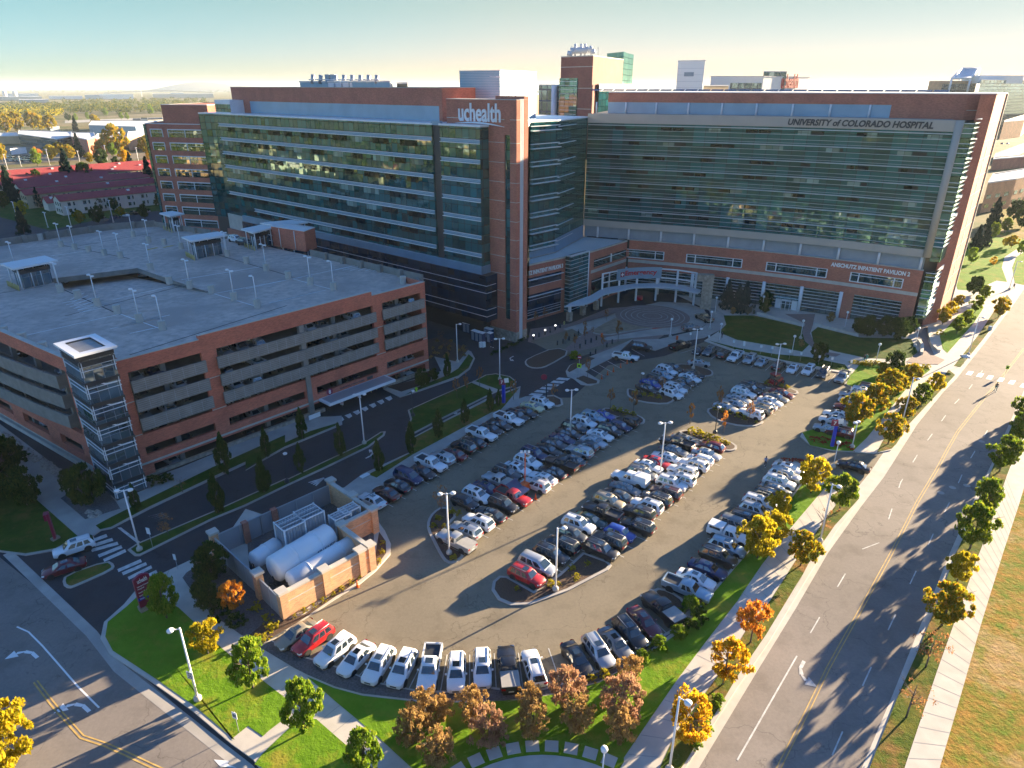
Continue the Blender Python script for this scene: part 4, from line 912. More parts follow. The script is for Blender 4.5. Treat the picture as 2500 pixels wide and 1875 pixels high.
# sign tower
T0 = (.9, 140.6); TS = lambda s, o=0.0: (T0[0] + D_f[0] * s + NO[0] * o, T0[1] + D_f[1] * s + NO[1] * o)
mb = MB()
wallbox(mb, T0, D_f, 0, 1.7, 2.3, 49.4, 0, NO, 0, 1.1); wallbox(mb, T0, D_f, 3.15, 7.5, 2.3, 49.4, 0, NO, 0, 1.1)
wallbox(mb, T0, D_f, 1.7, 3.15, 43, 49.4, 0, NO, 0, 1.1); wallbox(mb, T0, D_f, 1.7, 3.15, 2.3, 4.9, 0, NO, 0, 1.1); wallbox(mb, T0, D_f, 7.5, 19.2, 44.75, 49.4, 0, NO, 0, 3.4)
b2 = TS(-.0, -1.0)
mb.build('sign_tower_wall', 'brick', p3)
mb = MB(); wallbox(mb, T0, N_f, 2.3, 3.6, 2.3, 50.1, 0, (-D_f[0], -D_f[1]), 0, 7.5); mb.build('sign_tower_wall', 'brick', p3)
mb = MB(); wallbox(mb, T0, N_f, 1.1, 2.3, .5, 49.3, -.35, (-D_f[0], -D_f[1]), 1, 7)
for k in (1.2, 1.6, 2.05): wallbox(mb, T0, N_f, k, k + .14, .5, 49.6, -.02, (-D_f[0], -D_f[1]), 0, .4)
mb.build('metal_fins', ['white_metal', 'dark_glass'], p3)
mb = MB(); wallbox(mb, T0, D_f, 1.7, 3.15, 4.9, 43, -.25, NO, 0, .1); mb.build('strip_window', 'curtain_glass', p3)
mb = MB()
for z in (45.8, 41.5, 37.7, 33.9, 30.1, 26.2, 22.4, 18.6, 14.8, 11.0, 7.2):
    for s0, s1 in ((0, 1.7), (3.15, 7.5)): wallbox(mb, T0, D_f, s0, s1, z, z + .11, .02, NO, 0, .1)
    wallbox(mb, T0, N_f, 0, 1.1, z, z + .11, .02, (-D_f[0], -D_f[1]), 0, .1)
wallbox(mb, T0, D_f, 7.5, 19.2, 45.8, 45.91, .02, NO, 0, .1); wallbox(mb, T0, D_f, 0, 19.2, 49.4, 49.5, .04, NO, 0, 3.5)
mb.build('stone_course', 'pale_concrete', p3)
mb = MB(); wallbox(mb, T0, D_f, -.1, 7.6, 0, 2.3, .12, NO, 0, 1.2); wallbox(mb, T0, N_f, 2.25, 3.7, 0, 2.3, .1, (-D_f[0], -D_f[1]), 0, 7.5); mb.build('stone_base', 'stone', p3)
RD = (-D_f[0], -D_f[1], 0)
zsig = 45.25
lettering('uchealth', (*TS(15.6, .02), zsig), RD, (0, 0, 1), 11.6, 'white_metal', p3, 3.5, .18, shear=0, nrm=(*NO, 0))
mb = MB()
for i in range(20):                           # sweeping line under the word
    a, b = i / 20, (i + 1) / 20; f = lambda q: (TS(16.6 - 13.6 * q, .2), 44.75 + .55 * math.sin(math.pi * q) - .35 * q + .1)
    (q0, z0), (q1, z1) = f(a), f(b); th = lambda q: .05 + .28 * math.sin(math.pi * q)
    mb.poly([(*q0, z0 - th(a)), (*q1, z1 - th(b)), (*q1, z1), (*q0, z0)])
    n3 = (NO[0] * -.18, NO[1] * -.18); mb.poly([(*q0, z0), (*q1, z1), (q1[0] + n3[0], q1[1] + n3[1], z1), (q0[0] + n3[0], q0[1] + n3[1], z0)])
mb.build('logo_swoosh', 'white_metal', p3)
# connecting glass blocks right of the tower
c0, c1, c2, c3 = (3.4, 146), (3.9, 161.5), (10.4, 168.2), (9.7, 167.4); c4 = (19.3, 187.2)
mb = MB(); mb.prism([(-4, 149), (3.3, 143.6), c1, c2, (18, 186), c4, (0, 205), (-40, 200)], 16.2, 44.2); mb.build('connector_core', 'dark_metal', p3)
mb = MB(); u = quad_wall(mb, (3.7, 143.7), (4.0, 161.4), 4, 44.4); u = quad_wall(mb, (4.0, 161.2), (10.6, 168.0), 15.0, 44.4, 0, u); quad_wall(mb, (10.6, 168.0), (19.5, 187.0), 14.2, 44.6, 0, u); mb.build('curtain_wall', 'curtain_glass', p3)
d1 = Vector((6.6, 6.8)).normalized(); n1 = (d1.y, -d1.x); d2 = Vector((8.9, 19)).normalized(); n2 = (d2.y, -d2.x)
for k in range(8):
    z = 42.6 - 3.82 * k; mb = MB()
    for dz, o in ((0, 1.0), (.95, .5)): wallbox(mb, (4.0, 161.2), d1, -.1, 9.9, z + dz, z + dz + .14, o, n1, 0, o)
    wallbox(mb, (10.6, 168), d2, .5, 12, z + .6, z + .72, .35, n2, 0, .3); mb.build('sunshade', 'white_metal', p3)
mb = MB(); wallbox(mb, (10.6, 168), d2, 0, 20.5, 14.0, 17.2, .25, n2, 0, .3); wallbox(mb, (4, 161.2), d1, 0, 9.4, 14, 15.4, .1, n1, 0, .3); mb.build('metal_band', 'blue_metal', p3)
mb = MB(); mb.prism([(3.3, 143.6), (4.1, 161.2), (10.7, 168), (19.6, 187), (0, 205), (-30, 195)], 44.4, 44.7); mb.build('roof_terrace', 'white_metal', p3)
# metal penthouse on the roof
def block(name, label, cat, pts, z0, z1, m, roof=None, rm='white_roof', cap=.15):
    t = thing(name, label, cat, (*pts[0], 0)); mb = MB(); mb.prism(pts, z0, z1); mb.build('wall', m, t)
    mb = MB(); mb.prism(off_poly(pts, -.12), z1, z1 + cap); mb.build('roof', rm, t); return t
pa, pb, pc = AD(2, 1650, 300, 168), AD(2, 1962, 300, 161), AD(3, 345, 300, 178)
ph = block('roof_penthouse', 'ribbed metal plant room on the roof behind the uchealth sign tower', 'plant room', [pa[:2], pb[:2], pc[:2], (pc[0] - 16, pc[1] + 18)], 44.7, 54.9, 'blue_metal')
mb = MB()
for k in range(30): ring(mb, [pa[:2], pb[:2], pc[:2], (pc[0] - 16, pc[1] + 18)], 45 + k * .33, 45.03 + k * .33, .04, .06)
mb.build('ribs', 'white_metal', ph)
mb = MB()
for x in (2030, 2080):
    a = AD(2, x, 455, 152); mb.tube((a[0], a[1], 49.5), (a[0], a[1], 53.6), .1, n=6); mb.tube((a[0], a[1], 53.4), (a[0] - 4, a[1] + 3, 53.7), .05, n=4)
o = mb.build('davit_arms', 'white_metal'); tag(o, 'pair of thin davit arms standing on top of the sign tower', 'davit')
# low brick building with the pavilion 3 name and glass corner
lowp = [(3.5, 154.5), (13.1, 163.0), (13.9, 162.3), (18.8, 167.8), (20.0, 168.8), (31.0, 181.8), (24, 190), (19.6, 187), (10.8, 168.6), (4.2, 161.6)]
lo = thing('entrance_building', 'low brick entrance building with the pavilion 3 name and a glass corner bay', 'entrance building', (3.5, 154.5, 0))
mb = MB(); mb.prism(lowp, 0, 13.6); mb.build('wall', 'brick', lo)
mb = MB(); mb.poly([(*p, 13.62) for p in lowp]); mb.build('roof', 'white_roof', lo)
mb = MB(); ring(mb, lowp, 13.6, 14.0, .04, .35); mb.build('coping', 'pale_concrete', lo)
e1 = Vector((9.6, 8.5)).normalized(); m1 = (e1.y, -e1.x); a1 = (3.5, 154.5)
for s0, s1, z0, z1 in ((0.2, 11.4, 8.6, 10.7), (0.2, 11.4, .8, 6.6)):
    mb = MB(); wallbox(mb, a1, e1, s0, s1, z0, z1, .05, m1, 0, .08); win = mb.build('window', 'dark_glass', lo)
    mb = MB(); wallbox(mb, a1, e1, s0, s1 + .5, z1 - .55, z1 - .4, .5, m1, 0, .42); wallbox(mb, a1, e1, s0, s1, z0 - .1, z0, .12, m1, 0, .15)
    if z1 < 7: [wallbox(mb, a1, e1, s0, s1, z, z + .07, .14, m1, 0, .1) for z in (1.6, 2.2, 2.8, 5.2)]
    mb.build('frame', 'white_metal', win)
lettering('ANSCHUTZ INPATIENT PAVILION 3', (*V2(V2(a1, e1, -3.6), m1, .06), 11.4), (*e1, 0), (0, 0, 1), 15.4, 'white_paint', lo, 1.05, .1, bold=.03)
mb = MB(); q = [(13.0, 162.4), (14.2, 161.4), (19.2, 167.2), (18.3, 168.2)]; mb.prism(q, .2, 14.3); mb.build('glass_bay', 'curtain_glass', lo)
mb = MB()
for k in range(15): ring(mb, q, .7 + k * .96, .78 + k * .96, .05, .1)
mb.tube((*q[2], 0), (*q[2], 14.4), .16, n=6); ring(mb, q, 14.3, 14.5, .1, .5); mb.build('bay_frame', 'white_metal', lo)
e2 = Vector((11.0, 13.0)).normalized(); m2 = (e2.y, -e2.x); a2 = (20.0, 168.8)
for s0, s1, z0, z1 in ((1.2, 16.6, 9.6, 11.6), (.5, 16.8, .6, 6.4)):
    mb = MB(); wallbox(mb, a2, e2, s0, s1, z0, z1, .05, m2, 0, .08); win = mb.build('window', 'window_glass', lo)
    mb = MB(); [wallbox(mb, a2, e2, s0 + f * (s1 - s0), s0 + f * (s1 - s0) + .3, z0, z1 + .2, .3, m2, 0, .3) for f in (.5,)]; wallbox(mb, a2, e2, s0, s1, z1 - .5, z1 - .4, .2, m2, 0, .2); mb.build('frame', 'white_metal', win)
mb = MB(); wallbox(mb, a2, e2, .0, 17.0, 8.2, 9.0, .05, m2, 0, .1); mb.build('stone_band', 'pale_concrete', lo)

# ---- Inpatient Pavilion 2: curved glass block
ARC = [(91.9, 149.1), (84.8, 153.9), (78.4, 159.6), (71, 164.3), (61.9, 168.6), (51.5, 173.8), (39.4, 180.1), (31, 181.8), (19.6, 187.0)]
ARC = [(91.9, 149.1), (86.6, 152.9), (81.2, 156.8), (75.6, 160.5), (69.8, 164.0), (63.8, 167.4), (57.6, 170.6), (51.2, 173.7), (44.6, 176.7), (37.8, 179.5), (31.0, 182.2), (25.2, 184.6), (19.6, 187.0)]
CUM = [0.0]
for a, b in zip(ARC, ARC[1:]): CUM.append(CUM[-1] + math.dist(a, b))
def arc(s, o=0.0):
    "point on the facade s metres from its right end, o metres in front of it"
    for i in range(len(ARC) - 1):
        if s <= CUM[i + 1] or i == len(ARC) - 2:
            q = (s - CUM[i]) / (CUM[i + 1] - CUM[i]); a, b = Vector(ARC[i]), Vector(ARC[i + 1])
            da = (Vector(ARC[min(i + 1, len(ARC) - 1)]) - Vector(ARC[max(i - 1, 0)])).normalized() if q < .5 and i > 0 else (b - a).normalized()
            d0 = (Vector(ARC[i + 1]) - Vector(ARC[max(i - 1, 0)])).normalized(); d1_ = (Vector(ARC[min(i + 2, len(ARC) - 1)]) - Vector(ARC[i])).normalized()
            d = d0.lerp(d1_, min(1, max(0, q))).normalized(); n = Vector((-d.y, d.x)); n = n if n.y < 0 else -n
            p = a.lerp(b, q) + n * o; return (p.x, p.y)
AL = CUM[-1]
def arcband(mb, s0, s1, z0, z1, o, th=.3, m=0, step=6.0):
    n = max(1, int(math.ceil((s1 - s0) / step)))
    for i in range(n):
        a, b = s0 + (s1 - s0) * i / n, s0 + (s1 - s0) * (i + 1) / n
        pa, pb, qa, qb = arc(a, o), arc(b, o), arc(a, o - th), arc(b, o - th)
        V = [mb.vert((*p, z)) for z in (z0, z1) for p in (pa, pb, qb, qa)]
        uv = [(-b, z0), (-a, z0), (-a, z1), (-b, z1)]
        mb.face((V[1], V[0], V[4], V[5]), m, uv); mb.face((V[4], V[7], V[6], V[5]), m); mb.face((V[0], V[1], V[2], V[3]), m)
        if i == 0: mb.face((V[0], V[3], V[7], V[4]), m)
        if i == n - 1: mb.face((V[2], V[1], V[5], V[6]), m)
p2 = thing('hospital_pavilion', 'curved hospital block of green glass over a brick podium with grey name lettering on top', 'hospital', (91.9, 149.1, 0))
mb = MB(); bk = [arc(s, -1.2) for s in [CUM[-1] * i / 14 for i in range(15)]] + [(30, 222), (112, 190), (100.5, 154.8)]; mb.prism(bk, .1, 45.2); mb.build('core', 'dark_metal', p2)
mb = MB(); arcband(mb, 0, AL, 18.7, 43.2, 0, .3); mb.build('curtain_wall', 'pavilion_glass', p2)
mb = MB(); arcband(mb, -1.0, AL, 43.2, 45.4, .25, .6); mb.build('fascia', 'beige_panel', p2)
mb = MB(); arcband(mb, -1.0, AL, 17.0, 18.7, .25, .8); mb.build('fascia', 'beige_panel', p2)
mb = MB(); pcol = arc(-.2, .3); mb.tube((*pcol, 17.2), (*pcol, 45.3), .75, n=14); mb.build('round_column', 'beige_panel', p2)
mb = MB(); arcband(mb, 0, AL, 14.0, 17.0, -.9, .2); mb.build('metal_band', 'grey_panel', p2)
for i in range(11):
    mb = MB(); q = arc(.6 + i * 8.6, -.35); mb.tube((*q, 14), (*q, 17.0), .28, n=8); mb.build('column', 'white_metal', p2)
mb = MB(); mb.prism([arc(s, -.3) for s in [CUM[-1] * i / 14 for i in range(15)]] + [(40, 200), (100, 170)], 45.0, 45.3); mb.build('roof_terrace', 'roof_gravel', p2)
mb = MB(); arcband(mb, 0, 3.2, 45.2, 50.3, -7.5, .5); arcband(mb, 3.2, 14, 45.2, 50.3, -7.5, .5); arcband(mb, 14, AL - 3, 48.0, 50.3, -7.5, .5)
brc = (101.6, 154.3); mb.obox((*arc(0, -7.5), 14), (brc[0] - arc(0, -7.5)[0], brc[1] - arc(0, -7.5)[1], 0), (.4, .6, 0), (0, 0, 36.3))
quad_wall(mb, brc, (112, 166.6), 0, 50.3); quad_wall(mb, (96.5, 151.5), brc, 0, 50.3)
mb.build('brick_attic', 'brick', p2)
mb = MB(); arcband(mb, 14, AL - 3, 45.3, 48.0, -7.6, .2); mb.build('metal_panel', 'blue_metal', p2)
for i in range(9):
    mb = MB(); q = arc(18 + i * 8.0, -7.2); mb.tube((*q, 45.3), (*q, 48.0), .22, n=7); mb.build('column', 'white_metal', p2)
mb = MB(); bkr = [arc(s, -7.4) for s in [(AL - 3) * i / 14 for i in range(15)]] + [(35, 215), (112.2, 166.7), (101.7, 154.2)]; mb.prism(bkr, 50.3, 50.5); mb.build('roof', 'white_roof', p2)
for i in range(26):
    mb = MB(); a, b = arc(4 + i * 3.1, -9), arc(6.8 + i * 3.1, -9); c, d = arc(6.8 + i * 3.1, -10.4), arc(4 + i * 3.1, -10.4)
    mb.poly([(*a, 50.7), (*d, 51.1), (*c, 51.1), (*b, 50.7)]); mb.poly([(*a, 50.7), (*b, 50.7), (*c, 51.1), (*d, 51.1)]); mb.build('solar_panel', 'solar', p2)
mb = MB(); wallbox(mb, brc, (.647, .763), 15.6, 16.1, 0, 50.35, .25, (.763, -.647), 0, .5); mb.build('corner_trim', 'pale_concrete', p2)
mb = MB(); wallbox(mb, arc(0, -7.5), Vector((brc[0] - arc(0, -7.5)[0], brc[1] - arc(0, -7.5)[1])).normalized(), .3, 5.5, 47.1, 47.2, .04, (-.56, -.83), 0, .1)
for k in range(11): wallbox(mb, brc, (.647, .763), -0.1, 16, 6.5 + k * 3.82, 6.6 + k * 3.82, .04, (.763, -.647), 0, .1)
for k in range(9): wallbox(mb, brc, (.647, .763), 6.2, 6.9, 6 + k * 3.82, 8.9 + k * 3.82, .05, (.763, -.647), 0, .1)
mb.build('stone_course', 'pale_concrete', p2)
# sunshades: one deep blade and two thin ones per storey
for k in range(7):
    z = 18.75 + 3.5 * k + (.15 if k else .0); mb = MB(); arcband(mb, .3, AL - .2, z + 2.75, z + 2.93, .4, .38)
    arcband(mb, .3, AL - .2, z + 1.65, z + 1.74, .1, .09); arcband(mb, .3, AL - .2, z + .55, z + .64, .1, .09); arcband(mb, .3, AL - .2, z + 3.28, z + 3.35, .1, .09); mb.build('sunshade', 'fin_metal', p2)
rw = random.Random(8)
for k in range(7):
    s = 2 + rw.random() * 3
    while s < AL - 3:
        z = 18.75 + 3.5 * k + 1.0
        mb = MB(); arcband(mb, s, s + 2.75, z + .78, z + 1.7, .03, .02); mb.build('window', 'vision_glass' if rw.random() < .75 else 'blind_glass', p2); s += 2.9
        if rw.random() < .75: mb = MB(); arcband(mb, s, s + 2.75, z + .78, z + 1.7, .03, .02); mb.build('window', 'vision_glass' if rw.random() < .6 else 'blind_glass', p2); s += 2.9
        s += rw.choice((5.8, 5.8, 8.7))
# podium
mb = MB()
arcband(mb, -.3, AL - 13, 11.6, 14.0, .1, .5); arcband(mb, -.3, AL - 13, 6.4, 9.4, .1, .5)
wins = [(3.2, 14.2), (19.5, 33.5), (39.5, 53.5), (59.5, 73.5)]; s = -.3
for a, b in wins + [(AL - 13, AL - 13)]:
    arcband(mb, s, a, 9.4, 11.6, .1, .5); s = b
for a, b in ((-.3, 2.4), (12.6, 15.2)): arcband(mb, a, b, 0, 6.4, .1, .5)
mb.build('brick_podium', 'brick', p2)
mb = MB(); arcband(mb, -.3, AL - 13, 8.1, 8.9, .16, .1); mb.build('stone_band', 'pale_concrete', p2)
mb = MB(); arcband(mb, -.32, AL - 12.9, 14.0, 14.12, .16, 1.0); mb.build('coping', 'pale_concrete', p2)
for a, b in wins:
    mb = MB(); arcband(mb, a, b, 9.4, 11.6, -.1, .1); win = mb.build('window', 'window_glass', p2)
    mb = MB(); arcband(mb, a, b, 9.35, 9.47, .2, .3); arcband(mb, a, b, 11.5, 11.62, .2, .3); arcband(mb, a, b, 10.9, 10.98, .15, .2)
    for f in (0, .16, .84, 1): arcband(mb, a + (b - a) * f - .12, a + (b - a) * f + .12, 9.4, 11.6, .18, .25)
    mb.build('frame', 'white_metal', win)
gl = [(2.4, 12.6)] + [(15.2 + i * 9.0, 24.2 + i * 9.0) for i in range(7)]
for i, (a, b) in enumerate(gl):
    b = min(b, AL - 13); mb = MB(); arcband(mb, a, b, .3, 6.4, -.5, .1); win = mb.build('window', 'window_glass', p2)
    mb = MB()
    for z in (1.4, 2.2, 3.0, 3.8, 4.6, 5.4, 6.1): arcband(mb, a, b, z, z + .08, -.3, .15)
    mb.build('frame', 'white_metal', win)
for i in range(8):
    mb = MB(); q = arc(15.4 + i * 9.0, .15); mb.tube((*q, 0), (*q, 6.6), .42, n=12); mb.build('column', 'white_metal', p2)
mb = MB(); d0 = arc(26.5, .4); arcband(mb, 24.9, 26.2, .15, 2.6, -.2, .15); arcband(mb, 28.8, 30.1, .15, 2.6, -.2, .15); ring(mb, [arc(26.4, .9), arc(28.6, .9), arc(28.6, -.4), arc(26.4, -.4)], 2.5, 2.75, 0, .8)
for s in (26.5, 27.5, 28.5): q = arc(s, .8); mb.tube((*q, .15), (*q, 2.6), .08, n=5)
mb.build('entrance_door', 'white_metal', p2)
mb = MB(); q = arc(26.2, 0); arcband(mb, 24.6, 30.4, 2.9, 3.0, .8, .8); mb.build('entrance_canopy', 'lobby_glass', p2)
def arcfn(s0, z0, o): return lambda a, b, dz: (*arc(s0 - a, o + dz), z0 + b)
lettering('UNIVERSITY of COLORADO HOSPITAL', (0, 0, 0), (1, 0, 0), (0, 0, 1), 29.3, 'dark_metal', p2, 1.4, .12, fn=arcfn(33.6, 43.62, .26), shear=.18, bold=.03)
lettering('ANSCHUTZ INPATIENT PAVILION 2', (0, 0, 0), (1, 0, 0), (0, 0, 1), 16.8, 'white_paint', p2, 1.0, .1, bold=.03, fn=arcfn(18.9, 12.35, .12))
# glass prow at the right end
w0, w1, w2 = (92.6, 148.7), (94.3, 147.6), (100.5, 155.0)
for z0, z1 in ((16.2, 45.0), (3.0, 13.4)):
    mb = MB(); u = quad_wall(mb, w0, w1, z0, z1); quad_wall(mb, w1, w2, z0, z1, 0, u); mb.poly([(*w0, z1), (*w1, z1), (*w2, z1)]); mb.poly([(*w2, z0), (*w1, z0), (*w0, z0)]); mb.build('glass_prow', 'curtain_glass', p2)
sd_ = Vector((w2[0] - w1[0], w2[1] - w1[1])).normalized(); sn = (sd_.y, -sd_.x); fd = Vector((w1[0] - w0[0], w1[1] - w0[1])).normalized(); fn_ = (fd.y, -fd.x)
for k in range(11):
    z = 3.9 + k * 3.9
    if 12.5 < z < 16: continue
    mb = MB()
    for dz, o in ((0, .15), (1.0, .15), (1.9, .15)): wallbox(mb, w1, sd_, 0, 9.5, z + dz, z + dz + .16, o, sn, 0, .14); wallbox(mb, w0, fd, 0, 2.0, z + dz, z + dz + .1, .2, fn_, 0, .2)
    mb.poly([(*V2(w1, sd_, 0), z + 2.8), (*V2(V2(w1, sd_, 2.0), sn, .8), z + 2.8), (*V2(w1, sd_, 9.0), z + 2.8)]); mb.poly([(*V2(w1, sd_, 0), z + 2.7), (*V2(w1, sd_, 9.0), z + 2.7), (*V2(V2(w1, sd_, 2.0), sn, .8), z + 2.7)])
    mb.build('sunshade', 'white_metal', p2)
# ---- west annex of the wing: brick office block with ribbon windows
xa, xb = (-111.8, 220.5), (-91.5, 214.5)
an = thing('office_annex', 'brick office block with ribbon windows attached to the left end of the glass wing', 'office block', (*xa, 0))
xd = Vector((xb[0] - xa[0], xb[1] - xa[1])).normalized(); xn = (xd.y, -xd.x); xl = math.dist(xa, xb)
q = [xa, xb, (xb[0] + 12, xb[1] + 36), (xa[0] - 3, xa[1] + 34)]
mb = MB(); mb.prism(q, 0, 41.3); mb.build('wall', 'brick', an)
mb = MB(); ring(mb, q, 41.3, 41.5, .06, .5); mb.poly([(*p, 41.25) for p in q]); mb.build('roof', 'white_roof', an)
mb = MB(); q2 = [V2(xa, xd, 4.5), xb, (xb[0] + 10, xb[1] + 26), (xa[0] + 6, xa[1] + 26)]; q2 = [V2(p, xn, -3.0) for p in q2]; mb.prism(q2, 41.3, 46.6); mb.build('attic_wall', 'brick', an)
mb = MB(); ring(mb, q2, 46.6, 46.75, .06, .5); mb.poly([(*p, 46.55) for p in q2]); mb.build('attic_roof', 'white_roof', an)
for k in range(8):
    z = 37.6 - 3.82 * k
    for s0, s1 in ((1.6, 6.0), (8.0, 20.4)):
        mb = MB(); wallbox(mb, xa, xd, s0, s1, z, z + 2.1, .05, xn, 0, .08); win = mb.build('window', 'window_glass', an)
        mb = MB(); wallbox(mb, xa, xd, s0, s1, z + 2.1, z + 2.35, .2, xn, 0, .2)
        for f in ((0, .5, 1) if s1 > 7 else (0, 1)): wallbox(mb, xa, xd, s0 + (s1 - s0) * f - .1, s0 + (s1 - s0) * f + .1, z, z + 2.1, .12, xn, 0, .1)
        wallbox(mb, xa, xd, s0, s1, z + 1.35, z + 1.42, .1, xn, 0, .06); mb.build('frame', 'white_metal', win)
mb = MB(); wallbox(mb, xa, (-xn[0], -xn[1]), 0, 9, 9, 41, .1, (-xd[0], -xd[1]), 0, .1); wallbox(mb, xa, xd, -.6, .25, 6, 41.2, .25, xn, 0, .5); mb.build('glass_corner', 'curtain_glass', an)
l0 = [(-113.5, 214), (-83, 200.5), (-80, 206), (-90, 215), (-112, 224), (-116, 220)]
mb = MB(); mb.prism(l0, 0, 9.6); mb.build('low_wing', 'brick', an)
mb = MB(); mb.poly([(*p, 9.62) for p in l0]); ring(mb, l0, 9.6, 9.8, .05, .4); mb.build('low_roof', 'roof_gravel', an)
ld_ = Vector((30.5, -13.5)).normalized(); lnn = (ld_.y, -ld_.x)
for i in range(6):
    for z in (5.6, 1.8):
        mb = MB(); wallbox(mb, l0[0], ld_, 2.2 + i * 4.9, 5.6 + i * 4.9, z, z + 2.2, .05, lnn, 0, .08); win = mb.build('window', 'window_glass', an)

# ---- buildings behind the roofs
C1, L1, R1_ = AD(3, 785, 118, 228), AD(3, 537, 125, 238), AD(3, 1018, 120, 262)
pv = thing('brick_tower', 'tall brick hospital tower with a big pipe on its roof rising behind the roofs', 'tower', (*C1[:2], 0))
zt = C1[2]; bkp = (L1[0] + 22, L1[1] + 30)
mb = MB(); mb.prism([L1[:2], C1[:2], R1_[:2], bkp], 30, zt); mb.build('wall', 'dark_brick', pv)
mb = MB(); ring(mb, [L1[:2], C1[:2], R1_[:2], bkp], zt, zt + .3, .1, .6); mb.poly([(*p, zt + .02) for p in (L1[:2], C1[:2], R1_[:2], bkp)])
dv = Vector((C1[0] - L1[0], C1[1] - L1[1])).normalized(); nv = (dv.y, -dv.x); wl = math.dist(L1[:2], C1[:2])
for z in (zt - 2.9, zt - 9, zt - 15, zt - 21): wallbox(mb, L1[:2], dv, 0, wl, z, z + .2, .03, nv, 0, .1)
mb.build('coping', 'pale_concrete', pv)
mb = MB(); wallbox(mb, L1[:2], dv, -.2, wl * .56, 30, zt - 6, .3, nv, 0, .4); mb.build('glass_bay', 'curtain_glass', pv)
mb = MB()
for k in range(16): wallbox(mb, L1[:2], dv, .2, wl * .54, zt - 7 - k * 1.2, zt - 6.9 - k * 1.2, .36, nv, 0, .1)
mb.build('glazing_bar', 'white_metal', pv)
mb = MB(); pts = [AD(3, 602, 118, 236), AD(3, 610, 80, 236), AD(3, 640, 74, 236), AD(3, 735, 72, 236), AD(3, 752, 60, 236), AD(3, 775, 66, 236), AD(3, 785, 100, 236)]
for a, b in zip(pts, pts[1:]): mb.tube(a, b, .95, n=10)
for x in (645, 690, 720): a = AD(3, x, 118, 236); mb.tube(a, (a[0], a[1], a[2] + 3.5), .4, n=6)
mb.build('duct', 'aluminium', pv)
mb = MB()
for x, y in ((615, 40), (823, 50)): a = AD(3, x, 118, 238); b = AD(3, x, y, 238); mb.tube(a, b, .1, n=4)
mb.build('mast', 'grey_metal', pv)
a, b = AD(3, 1018, 125, 262), AD(3, 1055, 95, 275); mb = MB(); mb.prism([a[:2], (b[0], b[1]), (b[0] + 4, b[1] + 12), (a[0] - 4, a[1] + 14)], 30, b[2]); mb.build('side_tower', 'curtain_glass', pv)
def farblock(name, label, cat, corners, Yb, z0, m, rm='white_roof', extra=None):
    "corners: [(tile,x,y,Y)...] along the top edge seen in the photo; extruded away from the camera"
    P = [AD(*c) for c in corners]; zt = sum(p[2] for p in P) / len(P); dirv = Vector((P[0][0] + P[-1][0], P[0][1] + P[-1][1])).normalized() * Yb
    pts = [p[:2] for p in P] + [(P[-1][0] + dirv.x, P[-1][1] + dirv.y), (P[0][0] + dirv.x, P[0][1] + dirv.y)]
    t = thing(name, label, cat, (*pts[0], 0)); mb = MB(); mb.prism(pts, z0, zt); mb.build('wall', m, t)
    mb = MB(); ring(mb, pts, zt, zt + .35, .15, .6); mb.poly([(*p, zt + .05) for p in (pts if sum(pts[i][0] * pts[(i + 1) % len(pts)][1] - pts[(i + 1) % len(pts)][0] * pts[i][1] for i in range(len(pts))) > 0 else pts[::-1])]); mb.build('roof', rm, t)
    return t, pts, zt
t, pts, zt = farblock('glass_building', 'lower green glass hospital building left of the brick tower', 'hospital', [(3, 365, 362, 262), (3, 472, 362, 256), (3, 475, 325, 254), (3, 540, 322, 250)], 30, 20, 'far_glass')
mb = MB(); a = AD(3, 486, 330, 252); mb.tube((a[0], a[1], 20), (a[0], a[1], zt), 1.0, n=8); mb.build('column', 'white_metal', t)
t, pts, zt = farblock('glass_link', 'white topped glass link beside the foot of the brick tower', 'link building', [(3, 830, 345, 232), (3, 1105, 335, 248)], 14, 40, 'curtain_glass')
a, b = pts[0], pts[1]; d = Vector((b[0] - a[0], b[1] - a[1])).normalized(); n = (d.y, -d.x); mb = MB(); wallbox(mb, a, d, 0, math.dist(a, b), zt - 1.8, zt, .2, n, 0, .3); [wallbox(mb, a, d, s, s + .4, 40, zt, .2, n, 0, .2) for s in (9, 15, 22)]; mb.build('fascia', 'white_metal', t)
t, pts, zt = farblock('lift_tower', 'square pale lift tower with one slot window above the roof', 'lift tower', [(3, 1440, 163, 240), (3, 1648, 153, 236)], 12, 40, 'white_paint')
a, b = pts[0], pts[1]; d = Vector((b[0] - a[0], b[1] - a[1])).normalized(); n = (d.y, -d.x); L = math.dist(a, b); mb = MB(); wallbox(mb, a, d, L * .27, L * .63, zt - 4.3, zt - 3.1, .06, n, 0, .1); mb.build('window', 'grey_panel', t)
mb = MB(); [wallbox(mb, a, d, 0, L, zt - 2 - k * 1.9, zt - 1.95 - k * 1.9, .03, n, 0, .05) for k in range(7)]; mb.build('panel_joints', 'grey_panel', t)
t, pts, zt = farblock('medical_building', 'cream hospital building with red uchealth lettering behind the pavilion roof', 'hospital', [(3, 1690, 300, 300), (3, 2100, 275, 306), (4, 565, 262, 330)], 30, 35, 'white_paint')
a, b = pts[1], pts[2]; d = Vector((b[0] - a[0], b[1] - a[1])).normalized(); n = (d.y, -d.x); L = math.dist(a, b)
s0, z0 = along(4, 332, 365, a, d); s1, z1 = along(4, 460, 360, a, d)
lettering('uchealth', (*V2(V2(a, d, s0), n, .1), z0), (*d, 0), (0, 0, 1), s1 - s0, 'sign_red', t, 5.6, .3)
